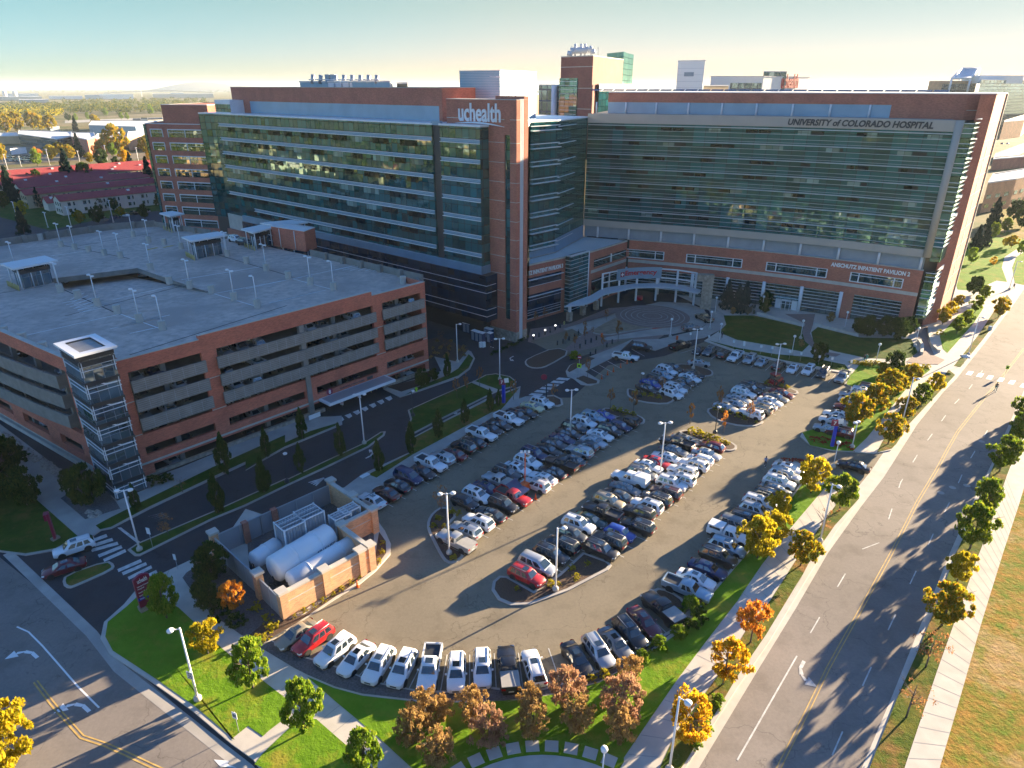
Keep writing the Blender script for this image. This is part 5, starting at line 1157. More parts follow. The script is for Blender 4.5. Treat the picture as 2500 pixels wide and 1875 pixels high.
mb = MB(); s0, _ = along(3, 1840, 345, pts[0], (pts[1][0] - pts[0][0], pts[1][1] - pts[0][1])); d = Vector((pts[1][0] - pts[0][0], pts[1][1] - pts[0][1])).normalized(); L = math.dist(pts[0], pts[1]); wallbox(mb, pts[0], d, L * .38, L * .98, zt - 6.2, zt - 2.3, .1, (d.y, -d.x), 0, .1); mb.build('window', 'far_glass', t)
t, pts, zt = farblock('plant_screen', 'small glazed plant screen on top of the cream building', 'plant room', [(3, 2100, 243, 312), (4, 383, 238, 316)], 8, 50, 'far_glass')
t, pts, zt = farblock('ward_building', 'low cream wing with pale glass band left of the cream building', 'hospital', [(3, 1635, 352, 270), (3, 1830, 345, 280)], 16, 40, 'tan_wall')
t, pts, zt = farblock('chiller_plant', 'blue and white rooftop plant with a row of exhaust stacks behind the brick attic', 'plant', [(2, 415, 312, 205), (2, 1110, 325, 190)], 14, 44, 'blue_metal')
mb = MB()
for i, x in enumerate((515, 575, 690, 755, 818, 882, 945, 1008)): a = AD(2, x, 330, 203 - i * 1.5); b = AD(2, x + 4, 262 if i else 258, 203 - i * 1.5); mb.tube(a, b, .55, n=8)
mb.build('stacks', 'grey_metal', t)
mb = MB()
for x0, x1 in ((615, 640), (655, 682)): a = AD(2, x0, 330, 200); b = AD(2, x1, 258, 200); mb.obox((a[0], a[1], a[2]), (b[0] - a[0], 0, 0), (0, 2.5, 0), (0, 0, b[2] - a[2]))
mb.build('tanks', 'blue_metal', t)
mb = MB(); a, b = AD(2, 485, 298, 200), AD(2, 1030, 300, 190); mb.tube(a, b, .12, n=5)
for x in range(640, 1100, 55): a = AD(2, x, 385, 196); mb.obox((a[0], a[1], 46), (1.6, 0, 0), (0, 2, 0), (0, 0, AD(2, x, 322, 196)[2] - 46))
mb.build('pipework', 'white_metal', t)
t, pts, zt = farblock('louvre_house', 'small dark louvred plant house beside the exhaust stacks', 'plant room', [(2, 1165, 330, 196), (2, 1248, 328, 192)], 6, 46, 'dark_metal')
t, pts, zt = farblock('vent_house', 'low pale louvred vent house right of the dark plant house', 'plant room', [(2, 1262, 366, 192), (2, 1350, 364, 190)], 6, 46, 'grey_panel')
t, pts, zt = farblock('cooling_unit', 'white rooftop cooling unit left of the ribbed plant room', 'plant', [(2, 1500, 368, 190), (2, 1640, 362, 186)], 8, 46, 'white_metal')
hb = block('rear_shade_block', 'long unseen block added behind the glass wing to shade the red roofed houses', 'hospital', [(-88, 300), (-20, 300), (40, 520), (-88, 520)], 0, 47, 'brick')  # added out of view for the shadow it throws on the houses
# right-hand background
t, pts, zt = farblock('research_building', 'hazy brick research block with tall windows on the right skyline', 'building', [(4, 1480, 316, 880), (4, 1560, 306, 880), (4, 1850, 306, 900)], 90, 0, 'orange_brick')
a, b = pts[1], pts[2]; d = Vector((b[0] - a[0], b[1] - a[1])).normalized(); mb = MB(); wallbox(mb, a, d, 6, 60, 5, zt - 3, .4, (d.y, -d.x), 0, .3); mb.build('window', 'far_glass', t)
t, pts, zt = farblock('glass_wing', 'long hazy glass fronted block at the right edge of the skyline', 'building', [(4, 1880, 308, 850), (4, 2400, 300, 1000)], 80, 0, 'far_glass')
rt = thing('roof_screen', 'big slanted blue roof screen on white frame above the brick research block', 'roof screen', AD(4, 1700, 290, 900)); mb = MB()
P4 = [AD(4, 1655, 290, 885), AD(4, 1800, 285, 885), AD(4, 1868, 213, 930), AD(4, 1735, 213, 930)]
mb.poly(P4); mb.poly([(x, y + 1.5, z - .5) for x, y, z in P4[::-1]]); mb.build('screen', 'teal_panel', rt)
mb = MB()
for a, b in zip(P4, P4[1:] + P4[:1]): mb.tube(a, b, 1.4, n=6)
for p in P4: mb.tube((p[0], p[1], 40), p, 1.2, n=6)
a = AD(4, 1760, 300, 890); mb.box(a[0] + 45, a[1] + 20, a[2] - 4, 70, 24, 9, .3); mb.build('frame', 'white_metal', rt)
def rblock(name, label, base, zt, m, depth=22, wm=None, roof='white_roof'):
    pts = [G(*c) for c in base]; d = Vector((pts[0][0] + pts[-1][0], pts[0][1] + pts[-1][1])).normalized() * depth
    q = pts + [(pts[-1][0] + d.x, pts[-1][1] + d.y), (pts[0][0] + d.x, pts[0][1] + d.y)]
    t = thing(name, label, 'building', (*pts[0], 0)); mb = MB(); mb.prism(q, 0, zt); mb.build('wall', m, t)
    mb = MB(); a = sum(q[i][0] * q[(i + 1) % len(q)][1] - q[(i + 1) % len(q)][0] * q[i][1] for i in range(len(q))); q2 = q if a > 0 else q[::-1]; mb.poly([(*p, zt + .02) for p in q2]); ring(mb, q2, zt, zt + .6, .05, .5); mb.build('roof', roof, t)
    if wm:
        for a, b in zip(pts, pts[1:]):
            d = Vector((b[0] - a[0], b[1] - a[1])); L = d.length; d.normalize(); n = (d.y, -d.x); n = n if n[1] < 0 else (-n[0], -n[1])
            for z in [2.0 + 4.0 * k for k in range(int((zt - 2) // 4))]:
                for i in range(int(L // wm)):
                    w_ = MB(); wallbox(w_, a, d, i * wm + wm * .25, i * wm + wm * .75, z, z + 1.7, .08, n, 0, .12); w_.build('window', 'window_glass', t)
    return t
rblock('clinic_building', 'pale brick clinic with white roof right of the pavilion, nearest the trees', [(4, 1870, 1330), (4, 2090, 1290), (4, 2300, 1230)], 12.8, 'orange_brick', 40, 8)
rblock('parking_deck', 'low concrete parking deck with white edge wall at the far right', [(4, 1960, 960), (4, 2020, 950), (4, 2230, 850)], 5, 'pale_concrete', 40, None, 'deck_concrete')
rblock('service_building', 'brick service block with white parapet behind the parking deck', [(4, 2020, 760), (4, 2180, 740), (4, 2300, 640)], 17, 'orange_brick', 40)
rblock('brick_hall', 'long dark brick hall between the parking deck and the pale clinic', [(4, 1950, 1000), (4, 2120, 985), (4, 2350, 960)], 7, 'brick', 14)
# ---------------------------------------------------------------- vehicles
# each type: length, width, lower-body stations (x, half width, z low, z shoulder, z deck), cabin (belt front, belt rear, roof front, roof rear, belt z, roof z, top half width)
VT = {
 'sedan': dict(st=[(-2.35,.66,.42,.66,.72),(-2.2,.84,.30,.78,.92),(-1.5,.90,.24,.86,.98),(-.6,.91,.22,.88,.96),(.5,.91,.22,.87,.95),(1.2,.90,.22,.82,.93),(2.0,.84,.26,.70,.80),(2.28,.66,.36,.58,.64)], cab=(1.15,-1.75,.35,-1.05,.93,1.43,.60), wx=(-1.36,1.40), wr=.33),
 'suv': dict(st=[(-2.3,.74,.45,.78,.90),(-2.2,.88,.36,.92,1.05),(-1.4,.93,.30,.98,1.07),(-.5,.93,.30,.98,1.07),(.6,.93,.30,.97,1.06),(1.2,.92,.30,.94,1.06),(2.05,.87,.34,.84,.96),(2.3,.72,.42,.70,.76)], cab=(1.15,-2.22,.45,-1.85,1.05,1.70,.66), wx=(-1.38,1.42), wr=.38),
 'hatchback': dict(st=[(-2.05,.70,.42,.72,.82),(-1.95,.84,.30,.84,.98),(-1.2,.88,.25,.90,1.0),(-.4,.88,.25,.90,1.0),(.6,.88,.25,.88,.99),(1.1,.87,.25,.84,.97),(1.8,.82,.28,.74,.86),(2.05,.66,.38,.62,.68)], cab=(1.1,-1.98,.38,-1.45,.97,1.52,.61), wx=(-1.22,1.28), wr=.34),
 'minivan': dict(st=[(-2.45,.78,.42,.78,.92),(-2.35,.92,.32,.92,1.05),(-1.5,.97,.27,.98,1.07),(-.5,.97,.27,.98,1.07),(.6,.97,.27,.96,1.05),(1.3,.95,.27,.90,1.03),(2.15,.88,.30,.76,.88),(2.45,.70,.38,.62,.68)], cab=(1.55,-2.38,.55,-2.1,1.03,1.76,.72), wx=(-1.48,1.52), wr=.35),
 'pickup': dict(st=[(-2.85,.88,.55,.95,1.05),(-2.8,.95,.50,1.0,1.09),(-1.6,.97,.46,1.04,1.10),(-.5,.97,.44,1.04,1.10),(.7,.97,.44,1.03,1.10),(1.3,.97,.44,1.02,1.12),(2.5,.94,.46,.98,1.08),(2.8,.86,.52,.86,.92)], cab=(1.2,-.78,.62,-.62,1.09,1.82,.72), wx=(-1.75,1.78), wr=.43),
 'jeep': dict(st=[(-2.0,.80,.55,.92,1.08),(-1.95,.84,.50,.96,1.12),(-1.2,.86,.48,1.0,1.12),(-.4,.86,.46,1.0,1.12),(.4,.86,.46,1.0,1.12),(.8,.80,.46,1.0,1.12),(1.8,.74,.50,.98,1.10),(2.0,.70,.55,.85,.95)], cab=(.75,-1.93,.5,-1.85,1.12,1.82,.70), wx=(-1.2,1.3), wr=.42),
}
def car_proto(kind):
    base = {'pickup with cap': 'pickup', 'service pickup': 'pickup', 'covered pickup': 'pickup'}.get(kind, kind); T = VT[base]; st = T['st']; P = {}
    mb = MB(); rings = []
    for x, w_, zl, zs, zt in st:
        half = [(0.0, zl), (w_ * .86, zl), (w_ * .985, zl + .12), (w_, (zl + zs) / 2 + .05), (w_ * .965, zs), (w_ * .80, zt - .015), (0.0, zt + .02)]
        pr = [(x, y, z) for y, z in half] + [(x, -y, z) for y, z in half[-2:0:-1]]; rings.append([mb.vert(p) for p in pr])
    n = len(rings[0])
    for A, B in zip(rings, rings[1:]):
        for k in range(n): j = (k + 1) % n; mb.face((A[j], A[k], B[k], B[j]), 0, None, True)
    mb.face(rings[0][::-1], 0); mb.face(rings[-1], 0)
    bf, br, rf, rr, zb, zr, wt = T['cab']; wb = st[3][1] * .94
    # cabin: pillars and roof in paint, glass panes set just proud
    bx = [(bf, wb * .86), (bf - .25, wb), (br + .25, wb), (br, wb * .88)]; tx = [(rf + .02, wt * .86), (rf - .22, wt), (rr + .2, wt), (rr, wt * .88)]
    lo = [mb.vert((x, y, zb - .05)) for x, y in bx] + [mb.vert((x, -y, zb - .05)) for x, y in bx[::-1]]
    hi = [mb.vert((x, y, zr - .07)) for x, y in tx] + [mb.vert((x, -y, zr - .07)) for x, y in tx[::-1]]
    tp = [mb.vert((x + (-.12 if x > (rf + rr) / 2 else .12), y * .78, zr)) for x, y in tx] + [mb.vert((x + (-.12 if x > (rf + rr) / 2 else .12), -y * .78, zr)) for x, y in tx[::-1]]
    for k in range(8): j = (k + 1) % 8; mb.face((lo[j], lo[k], hi[k], hi[j]), 0); mb.face((hi[j], hi[k], tp[k], tp[j]), 0, None, True)
    mb.face(tp[::-1], 0, None, True)
    if base == 'pickup':                       # open bed: raised sides around a sunken floor
        for y in (-.95, .79): mb.obox((-2.8, y, 1.0), (2.0, 0, 0), (0, .16, 0), (0, 0, .30))
        mb.obox((-2.83, -.93, 1.0), (.14, 0, 0), (0, 1.86, 0), (0, 0, .30)); mb.obox((-.86, -.93, 1.0), (.12, 0, 0), (0, 1.86, 0), (0, 0, .30))
    for s in (-1, 1):                          # mirrors are body coloured
        mb.obox((bf - .55, s * (wb + .02), zb + .02), (.12, 0, 0), (0, s * .2, 0), (0, 0, .15))
    me = mb; P['body'] = (me, 'paint_white')
    def lerp3(a, b, f): return tuple(a[i] + (b[i] - a[i]) * f for i in range(3))
    def pane(bl, brr, tr, tl, out):
        "inset pane between two belt points and two roof points"
        f0, f1 = .10, .90; a, b, c, d = lerp3(bl, tl, f0), lerp3(brr, tr, f0), lerp3(brr, tr, f1), lerp3(bl, tl, f1)
        g = .06; a, b, c, d = lerp3(a, b, g), lerp3(b, a, g), lerp3(c, d, g), lerp3(d, c, g); return [tuple(q[i] + out[i] for i in range(3)) for q in (a, b, c, d)]
    B3 = [(x, y, zb - .02) for x, y in bx]; T3 = [(x, y, zr - .07) for x, y in tx]; mir = lambda p: (p[0], -p[1], p[2])
    w1 = MB(); w1.poly(pane(mir(B3[0]), B3[0], T3[0], mir(T3[0]), (.02, 0, .015))); P['windshield'] = (w1, 'car_glass')
    w2 = MB(); w2.poly(pane(B3[3], mir(B3[3]), mir(T3[3]), T3[3], (-.02, 0, .015))); P['rear_window'] = (w2, 'car_glass')
    for s in (1, -1):
        w3 = MB(); cuts = (0.02, .34, .37, .66, .69, .97) if base in ('suv', 'minivan') else (.02, .48, .52, .97)
        for f0, f1 in zip(cuts[::2], cuts[1::2]):
            q = pane(lerp3(B3[1], B3[2], f0), lerp3(B3[1], B3[2], f1), lerp3(T3[1], T3[2], f1), lerp3(T3[1], T3[2], f0), (0, .012, .004))
            q = [(x, s * y, z) for x, y, z in q]; w3.poly(q[::-1] if s > 0 else q)
        P['side_window' + ('' if s > 0 else '~')] = (w3, 'car_glass')
    wx, wr = T['wx'], T['wr']; ww = st[3][1]
    i = 0
    for x in wx:
        for s in (1, -1):
            t = MB(); t.lathe((x, s * (ww - .23), wr), (0, s, 0), [(0, wr * .9), (.05, wr), (.20, wr), (.245, wr * .9)], 14); t.lathe((x, s * (ww - .02), wr), (0, s, 0), [(0, wr * .64), (.032, wr * .60), (.02, wr * .2)], 10, 1)
            P['wheel' + '~' * i] = (t, ['rubber', 'rim']); i += 1
            # dark wheel arch
    a = MB()
    for x in wx:
        for s in (1, -1): a.lathe((x, s * (ww * .93), wr + .02), (0, s, 0), [(0, wr * 1.16), (ww * .072 + .004, wr * 1.16)], 14)
    a.obox((st[1][0] + .1, -ww * .8, .2), (st[-2][0] - st[1][0], 0, 0), (0, ww * 1.6, 0), (0, 0, .25)); P['underbody'] = (a, 'black')
    xf, wf, zlf, zsf, ztf = st[-1]; x2, w2_, _, zs2, zt2 = st[-2]; xr, wr_, zlr, zsr, ztr = st[0]; x3, w3_, _, zs3, zt3 = st[1]
    for s, sx in ((1, ''), (-1, '~')):
        h = MB(); z0, z1 = zsf - .04, zsf + .14; q = [(xf + .012, s * wf * .50, z0), (xf + .012, s * wf * .98, z0), (x2 + .02, s * w2_ * .99, z0 + .06), (x2 - .02, s * w2_ * .96, z1 + .06), (xf - .02, s * wf * .94, z1), (xf + .0, s * wf * .5, z1)]
        h.poly(q if s > 0 else q[::-1]); P['headlight' + sx] = (h, 'headlight')
        h = MB(); z0, z1 = zsr - .02, zsr + .20; q = [(xr - .012, s * wr_ * .62, z0), (xr - .012, s * wr_ * 1.0, z0), (x3 - .01, s * w3_ * 1.0, z0 + .04), (x3 - .01, s * w3_ * .97, z1), (xr - .012, s * wr_ * .95, z1), (xr - .012, s * wr_ * .62, z1)]
        h.poly(q[::-1] if s > 0 else q); P['tail_light' + sx] = (h, 'tail_red')
    g = MB(); g.obox((xf - .03, -wf * .45, zlf + .10), (.05, 0, 0), (0, wf * .9, 0), (0, 0, max(.1, zsf - zlf - .12))); P['grille'] = (g, 'dark_metal')
    g = MB(); g.obox((xr - .02, -.26, zlr + .14), (.03, 0, 0), (0, .52, 0), (0, 0, .13)); P['number_plate'] = (g, 'plate')
    if base in ('suv',):
        for s, sx in ((1, ''), (-1, '~')): g = MB(); g.tube((rf - .25, s * wt * .82, zr + .03), (rr + .1, s * wt * .82, zr + .03), .028, n=5); P['roof_rail' + sx] = (g, 'grey_metal')
    if base == 'pickup':
        g = MB(); g.obox((-2.69, -.79, 1.12), (1.83, 0, 0), (0, 1.58, 0), (0, 0, .015)); P['bed_floor'] = (g, 'dark_metal')
        if kind == 'covered pickup': g = MB(); g.obox((-2.76, -.9, 1.27), (1.95, 0, 0), (0, 1.8, 0), (0, 0, .06)); P['bed_cover'] = (g, 'roof_gravel')
        if kind in ('pickup with cap', 'service pickup'):
            tall = 1.86 if kind == 'pickup with cap' else 2.05; g = MB()
            q = [(-2.8, .92, 1.3), (-.84, .92, 1.3), (-.84, -.92, 1.3), (-2.8, -.92, 1.3)]; r_ = [(x * .985, y * .86, tall) for x, y, z in q]; A = [g.vert(p) for p in q]; B = [g.vert(p) for p in r_]
            for k in range(4): j = (k + 1) % 4; g.face((A[j], A[k], B[k], B[j]))
            g.face(B[::-1]); P['bed_cap'] = (g, 'paint_white')
            g = MB()
            for s in (1, -1): q = [(-2.5, s * .93, 1.45), (-1.1, s * .93, 1.45), (-1.1, s * .86, 1.75), (-2.5, s * .86, 1.75)]; g.poly(q[::-1] if s > 0 else q)
            P['cap_window'] = (g, 'car_glass' if kind == 'pickup with cap' else 'white_metal')
    root = bpy.data.objects.new('car', None); col.objects.link(root)
    for nm, (m_, mt) in P.items():
        clean = nm.replace('~', ''); o = m_.build(clean, mt, None); o.parent = root
        if clean == 'body':
            o.data.set_sharp_from_angle(angle=R(38))
    return root
CATS = {'sedan': 'car', 'suv': 'car', 'hatchback': 'car', 'minivan': 'van', 'pickup': 'pickup', 'jeep': 'car', 'pickup with cap': 'pickup', 'service pickup': 'pickup', 'covered pickup': 'pickup'}
PROTO = {}
SUNROOF = {}
def car(kind, colour, loc, ang, label, group, nm=None, sunroof=False):
    if kind not in PROTO: PROTO[kind] = car_proto(kind); r = PROTO[kind]
    else: r = copy_tree(PROTO[kind])
    r.name = {'pickup': 'pickup_truck', 'minivan': 'minivan', 'suv': 'parked_car', 'jeep': 'parked_car'}.get(kind.split()[-1], 'parked_car')
    r['label'] = label; r['category'] = CATS[kind]; r['group'] = group
    r.location = loc; r.rotation_euler = (0, 0, ang); r.scale = (.97, .97, .97)
    pm = M['paint_' + colour.replace(' ', '_')]
    for ch in r.children:
        if ch.name.startswith(('body', 'bed_cap')) or (ch.name.startswith('cap_window') and kind == 'service pickup'):
            ch.material_slots[0].link = 'OBJECT'; ch.material_slots[0].material = pm
    if sunroof:
        bf, br, rf, rr, zb, zr, wt = VT[kind.split()[-1] if kind.split()[-1] in VT else 'pickup']['cab']
        g = MB(); w_ = wt * .52; g.poly([(rf - .9, -w_, zr + .012), (rf - .2, -w_, zr + .012), (rf - .2, w_, zr + .012), (rf - .9, w_, zr + .012)])
        o = g.build('sunroof', 'car_glass', None); o.parent = r
    return r
ORD = ['first', 'second', 'third', 'fourth', 'fifth', 'sixth', 'seventh', 'eighth', 'ninth', 'tenth', 'eleventh', 'twelfth', 'thirteenth', 'fourteenth', 'fifteenth', 'sixteenth', 'seventeenth', 'eighteenth', 'nineteenth', 'twentieth']
ORD += ['21st', '22nd', '23rd'] + [f'{k}th' for k in range(24, 31)] + ['31st', '32nd', '33rd'] + [f'{k}th' for k in range(34, 41)]
def ranks(v):
    o = sorted(range(len(v)), key=lambda i: v[i]); r = [0] * len(v)
    for k, i in enumerate(o): r[i] = k
    return r
KN = {'sedan': 'sedan', 'suv': 'SUV', 'hatchback': 'hatchback', 'minivan': 'minivan', 'pickup': 'pickup truck', 'jeep': 'boxy off-road car', 'pickup with cap': 'capped pickup', 'service pickup': 'tall-capped pickup', 'covered pickup': 'covered-bed pickup'}
rj = random.Random(3)
STALLS = []
def row(desc, group, axis, cars):
    "cars: 'tile:x,y kind colour dir [s]' in order from the near end; dir + = nose along the axis"
    i = 0; t = 0
    for line in cars.strip().split(';'):
        q = line.split()
        if not q: continue
        a = q[0]
        if ':' in a: t, a = a.split(':'); t = int(t)
        x, y = (float(v) for v in a.split(',')); kind = q[1].replace('_', ' '); colour = q[2].replace('_', ' '); sgn = q[3]; ax = axis
        if sgn not in '+-': ax = float(sgn); sgn = '+'
        p = G(t, x, y, .75); ang = R(ax + rj.uniform(-1.3, 1.3)) + (math.pi if sgn == '-' else 0)
        lab = f'{colour} {KN[kind]}, {ORD[i]} {desc}'
        car(kind, colour, (p[0], p[1], .012), ang, lab, group, sunroof='s' in q[4:])
        STALLS.append((p, R(ax), group)); i += 1
row('from the near end of the row along the tree strip', 'cars in the row along the tree strip', -37, '''
10:975,850 sedan white - s;1085,795 sedan brown -;1170,735 sedan black -;1255,670 minivan dark_blue +;1365,635 sedan black +;1430,572 pickup white +;1515,527 suv silver - s;1605,495 sedan maroon -;
1680,440 suv black -;1760,402 sedan black -;1820,345 pickup white +;1895,305 sedan black +;1960,270 sedan black +;2030,228 pickup white + s;7:195,1470 suv black +;265,1440 sedan black +;317,1395 sedan pale_yellow +;390,1365 suv white +''')
row('from the near end, left side of the second double row', 'cars in the second double row, left side', -37, '''
10:1690,865 hatchback black +;1785,815 suv white + s;1860,760 sedan dark_blue +;11:62,708 covered_pickup silver -;120,645 suv dark_grey +;200,605 sedan white +;280,557 suv white +;330,498 suv dark_blue +;
435,465 sedan black +;490,418 sedan dark_grey +;550,380 sedan dark_blue +;600,337 sedan black +;640,295 suv black +;715,255 suv white +;785,215 suv light_blue +;860,197 sedan blue +''')
row('from the near end, right side of the second double row', 'cars in the second double row, right side', -37, '''
10:1620,1170 covered_pickup silver -;1700,1085 suv silver - s;1795,1020 suv white - s;1890,960 sedan black -;1985,885 suv black +;11:165,828 pickup red +;340,735 suv pearl -;395,680 sedan white -;470,635 sedan black -;540,575 pickup black -;620,540 sedan dark_grey -;
680,478 suv silver -;735,432 hatchback dark_grey -;790,400 sedan silver +;840,350 sedan white + s;910,315 suv black +;990,282 hatchback dark_blue +;1050,250 jeep black -''')
row('from the near end, left side of the third double row', 'cars in the third double row, left side', -36, '''
11:270,1435 suv red +;355,1350 minivan silver +;460,1270 suv black +;550,1195 suv black -;620,1115 hatchback dark_grey +;672,1040 suv white +;760,1005 sedan dark_green +;855,945 pickup black -;905,862 suv tan +;970,815 sedan dark_grey -;1032,762 sedan grey +;
1070,690 service_pickup white -;1160,645 suv grey +;1210,590 sedan white +;1275,560 sedan red +;1345,520 sedan white -;1410,470 sedan grey +;1430,412 pickup black -;1490,385 sedan grey +''')
row('from the near end, right side of the third double row', 'cars in the third double row, right side', -36, '''
11:845,1235 suv black +;910,1160 suv black -;990,1105 hatchback blue +;1130,1050 suv black -;1140,950 suv dark_brown -;1200,895 suv white -;1270,845 suv black -;1345,795 suv brown -;1390,725 suv white +;1455,690 suv white -;1475,630 suv white -;1560,580 suv white -;1610,540 hatchback white -;1660,495 sedan silver +;1700,440 hatchback maroon -''')
row('from the near end of the row beside the grass slope', 'cars in the row beside the grass slope', -35, '''
15:1510,275 pickup light_blue +;1580,195 sedan white +;1670,115 sedan dark_blue +;11:1750,1285 suv black +;1820,1215 suv light_blue +;1840,1125 pickup_with_cap white +;1900,1050 minivan grey +;1968,1005 suv black +;2045,935 suv silver +;12:172,875 suv white +;255,825 suv black +;295,775 sedan grey +;325,715 suv white +;368,660 suv silver +;395,610 sedan white +''')
row('from the left end of the curved near row', 'cars in the curved near row', 0, '''
14:390,620 sedan tan 230;520,660 suv red 233;690,745 suv white 235 s;850,805 sedan white 241 s;1025,860 suv white 252;1210,885 suv white 255 s;1420,885 pickup white 267 s;1625,915 suv white 273 s;1825,885 suv white 274;2025,890 covered_pickup black 95;
15:325,880 suv white 102;660,808 sedan black 293;825,755 suv silver 294;955,688 sedan grey 297 s;1070,610 suv black 296;1180,522 sedan maroon 298;1320,425 covered_pickup black 121''')
row('from the near end, left side of the far middle block', 'cars in the far middle block', -48, '''
7:1200,1255 sedan black +;1232,1217 sedan blue +;1278,1190 suv dark_grey +;1318,1155 suv light_blue +;1352,1120 suv white +;1400,1092 sedan black +''')
row('from the near end, right side of the far middle block', 'cars in the far middle block', -48, '''
7:1390,1295 suv white +;1420,1258 suv white +;1450,1228 sedan dark_grey +;1492,1203 sedan dark_brown +;1532,1172 sedan white +;1562,1142 sedan black +''')
row('from the near end, left side of the far right block', 'cars in the far right block', -43, '''
7:1810,1400 sedan silver +;1865,1368 sedan silver -;1910,1335 sedan silver +;1945,1292 suv white +;1992,1262 suv black +;2025,1228 sedan dark_grey +''')
row('from the near end, right side of the far right block', 'cars in the far right block', -43, '''
8:105,1450 suv white -;175,1415 suv tan -;208,1385 sedan silver -;255,1355 sedan white +;300,1325 sedan grey +;345,1295 sedan maroon +''')
row('from the left in the accessible row by the lawn', 'cars in the accessible row by the lawn', 52, '''
7:1455,925 pickup black 35;1600,960 sedan black 232;1680,970 suv grey 232;1790,990 suv black 52;1880,1010 pickup white 232;1995,1030 suv silver 232;2085,1050 sedan silver 232;8:320,1078 suv black 52;430,1100 sedan white 232;550,1115 suv white 232;665,1138 suv dark_grey 232;810,1170 pickup silver 232''')
row('from the near end of the row under the golden trees', 'cars in the row under the golden trees', -33, '''
8:790,1592 suv maroon -;700,1568 suv light_blue -;740,1500 sedan white -;770,1455 sedan white -;850,1400 sedan maroon -;885,1350 sedan white -;890,1312 suv silver -;970,1290 suv white +;1030,1262 suv maroon +''')
def solo(t, x, y, kind, colour, ang, label, z=.012, group='vehicles on the roads'):
    p = G(t, x, y, z + .75); return car(kind, colour, (p[0], p[1], z), R(ang), label, group)
solo(7, 1160, 935, 'suv', 'black', -25, 'large black SUV in the emergency drop-off stall', group='cars in the emergency stalls')
solo(7, 1035, 1012, 'pickup', 'white', -25, 'white pickup truck beside the row of orange traffic cones', group='cars in the emergency stalls')
solo(7, 1600, 1058, 'sedan', 'silver', -12, 'silver sedan driving past the end of the far middle block')
solo(7, 1640, 710, 'pickup', 'tan', 112, 'tan pickup truck on the emergency loop beside the stone arch')
solo(7, 1540, 788, 'suv', 'grey', 12, 'grey SUV driving round the emergency loop')
solo(12, 900, 585, 'sedan', 'black', 142, 'black sedan with red tail lights leaving by the exit onto the avenue').rotation_euler[2] = R(146)
solo(9, 570, 1215, 'suv', 'white', 217, 'white SUV on the left crosswalk beside the dark red sedan')
solo(9, 490, 1368, 'sedan', 'maroon', 213, 'dark red sedan waiting at the left junction by the grass island')
solo(5, 1820, 105, 'suv', 'white', -35, 'white SUV parked on the garage deck between two lobbies', DECK, 'cars on the garage deck')
solo(5, 1890, 130, 'suv', 'black', -35, 'black SUV parked on the garage deck by the brick block', DECK, 'cars on the garage deck')
solo(5, 850, 358, 'sedan', 'silver', 15, 'silver sedan in the shade below the deck bridge', DECK - 3.0, 'cars in the garage')
solo(5, 1120, 365, 'suv', 'light blue', 100, 'light blue SUV under the ramp beside the concrete pier', DECK - 3.0, 'cars in the garage')
solo(5, 430, 430, 'sedan', 'white', 20, 'white sedan half hidden under the deck edge', DECK - 3.0, 'cars in the garage')
# cars nosed up to the openings of the garage: distance along the front, storey
GC = 'black white silver grey dark_blue white silver black tan grey white dark_grey silver red white'.split()
rg = random.Random(21); LV = [(13.75, 'top', 'first'), (10.8, 'second', 'second'), (7.85, 'third', 'third'), (4.9, 'fourth', 'fourth'), (1.95, 'low', 'fifth'), (-.6, 'ground', 'ground')]
spots = {0: [2.6, 5.4, 15.8, 18.4, 21.0, 30.6, 33.2, 39.4, 46.6, 49.2, 51.6], 1: [3.0, 8.2, 15.2, 20.4, 32.0, 34.6, 37.0, 45.4, 48.0, 50.6], 2: [2.4, 6.0, 8.6, 16.6, 19.4, 24.2, 31.4, 36.6, 40.0, 45.8, 50.8], 3: [4.6, 7.6, 16.2, 19.0, 23.0, 29.6, 33.6, 35.8, 47.0], 4: [2.2, 7.4, 15.6, 18.8, 24.8, 31.0, 35.6, 38.6, 46.8, 51.6], 5: [4.8, 17.0, 24.6, 47.5, 50.6]}
FN = ['top', 'fifth', 'fourth', 'third', 'second', 'lowest']
for k, ss in spots.items():
    for i, s in enumerate(ss):
        kind = rg.choice(['sedan', 'suv', 'suv', 'hatchback', 'minivan', 'sedan', 'pickup']); c = rg.choice(GC).replace('_', ' ')
        bay = 'left bay' if s < 12 else ('middle bay' if s < 43 else 'right bay'); j = sum(1 for q in ss[:i] if (('left bay' if q < 12 else ('middle bay' if q < 43 else 'right bay')) == bay))
        p = V2(V2(ga, gd, s), gn, -3.1 - (.3 if kind == 'pickup' else 0)); ang = math.atan2(gn[1], gn[0]) + (math.pi if rg.random() < .3 else 0)
        car(kind, c, (*p, LV[k][0] + .01), ang, f'{c} {KN[kind]} inside the garage, {FN[k]} storey, {ORD[j]} from left in the {bay}', 'cars in the garage')
for k, ss in {0: [9, 22], 1: [10, 17], 2: [14], 3: [12, 19], 4: [12.8, 21, 30], 5: [10, 18]}.items():
    for j, s in enumerate(ss):
        kind = rg.choice(['sedan', 'suv', 'hatchback']); c = rg.choice(GC).replace('_', ' ')
        p = V2(V2(la, ld, s), ln_, -3.4); car(kind, c, (*p, LV[k][0] + .01), math.atan2(ln_[1], ln_[0]), f'{c} {KN[kind]} in the left-hand front of the garage, {FN[k]} storey, {ORD[j]} from the corner', 'cars in the garage')
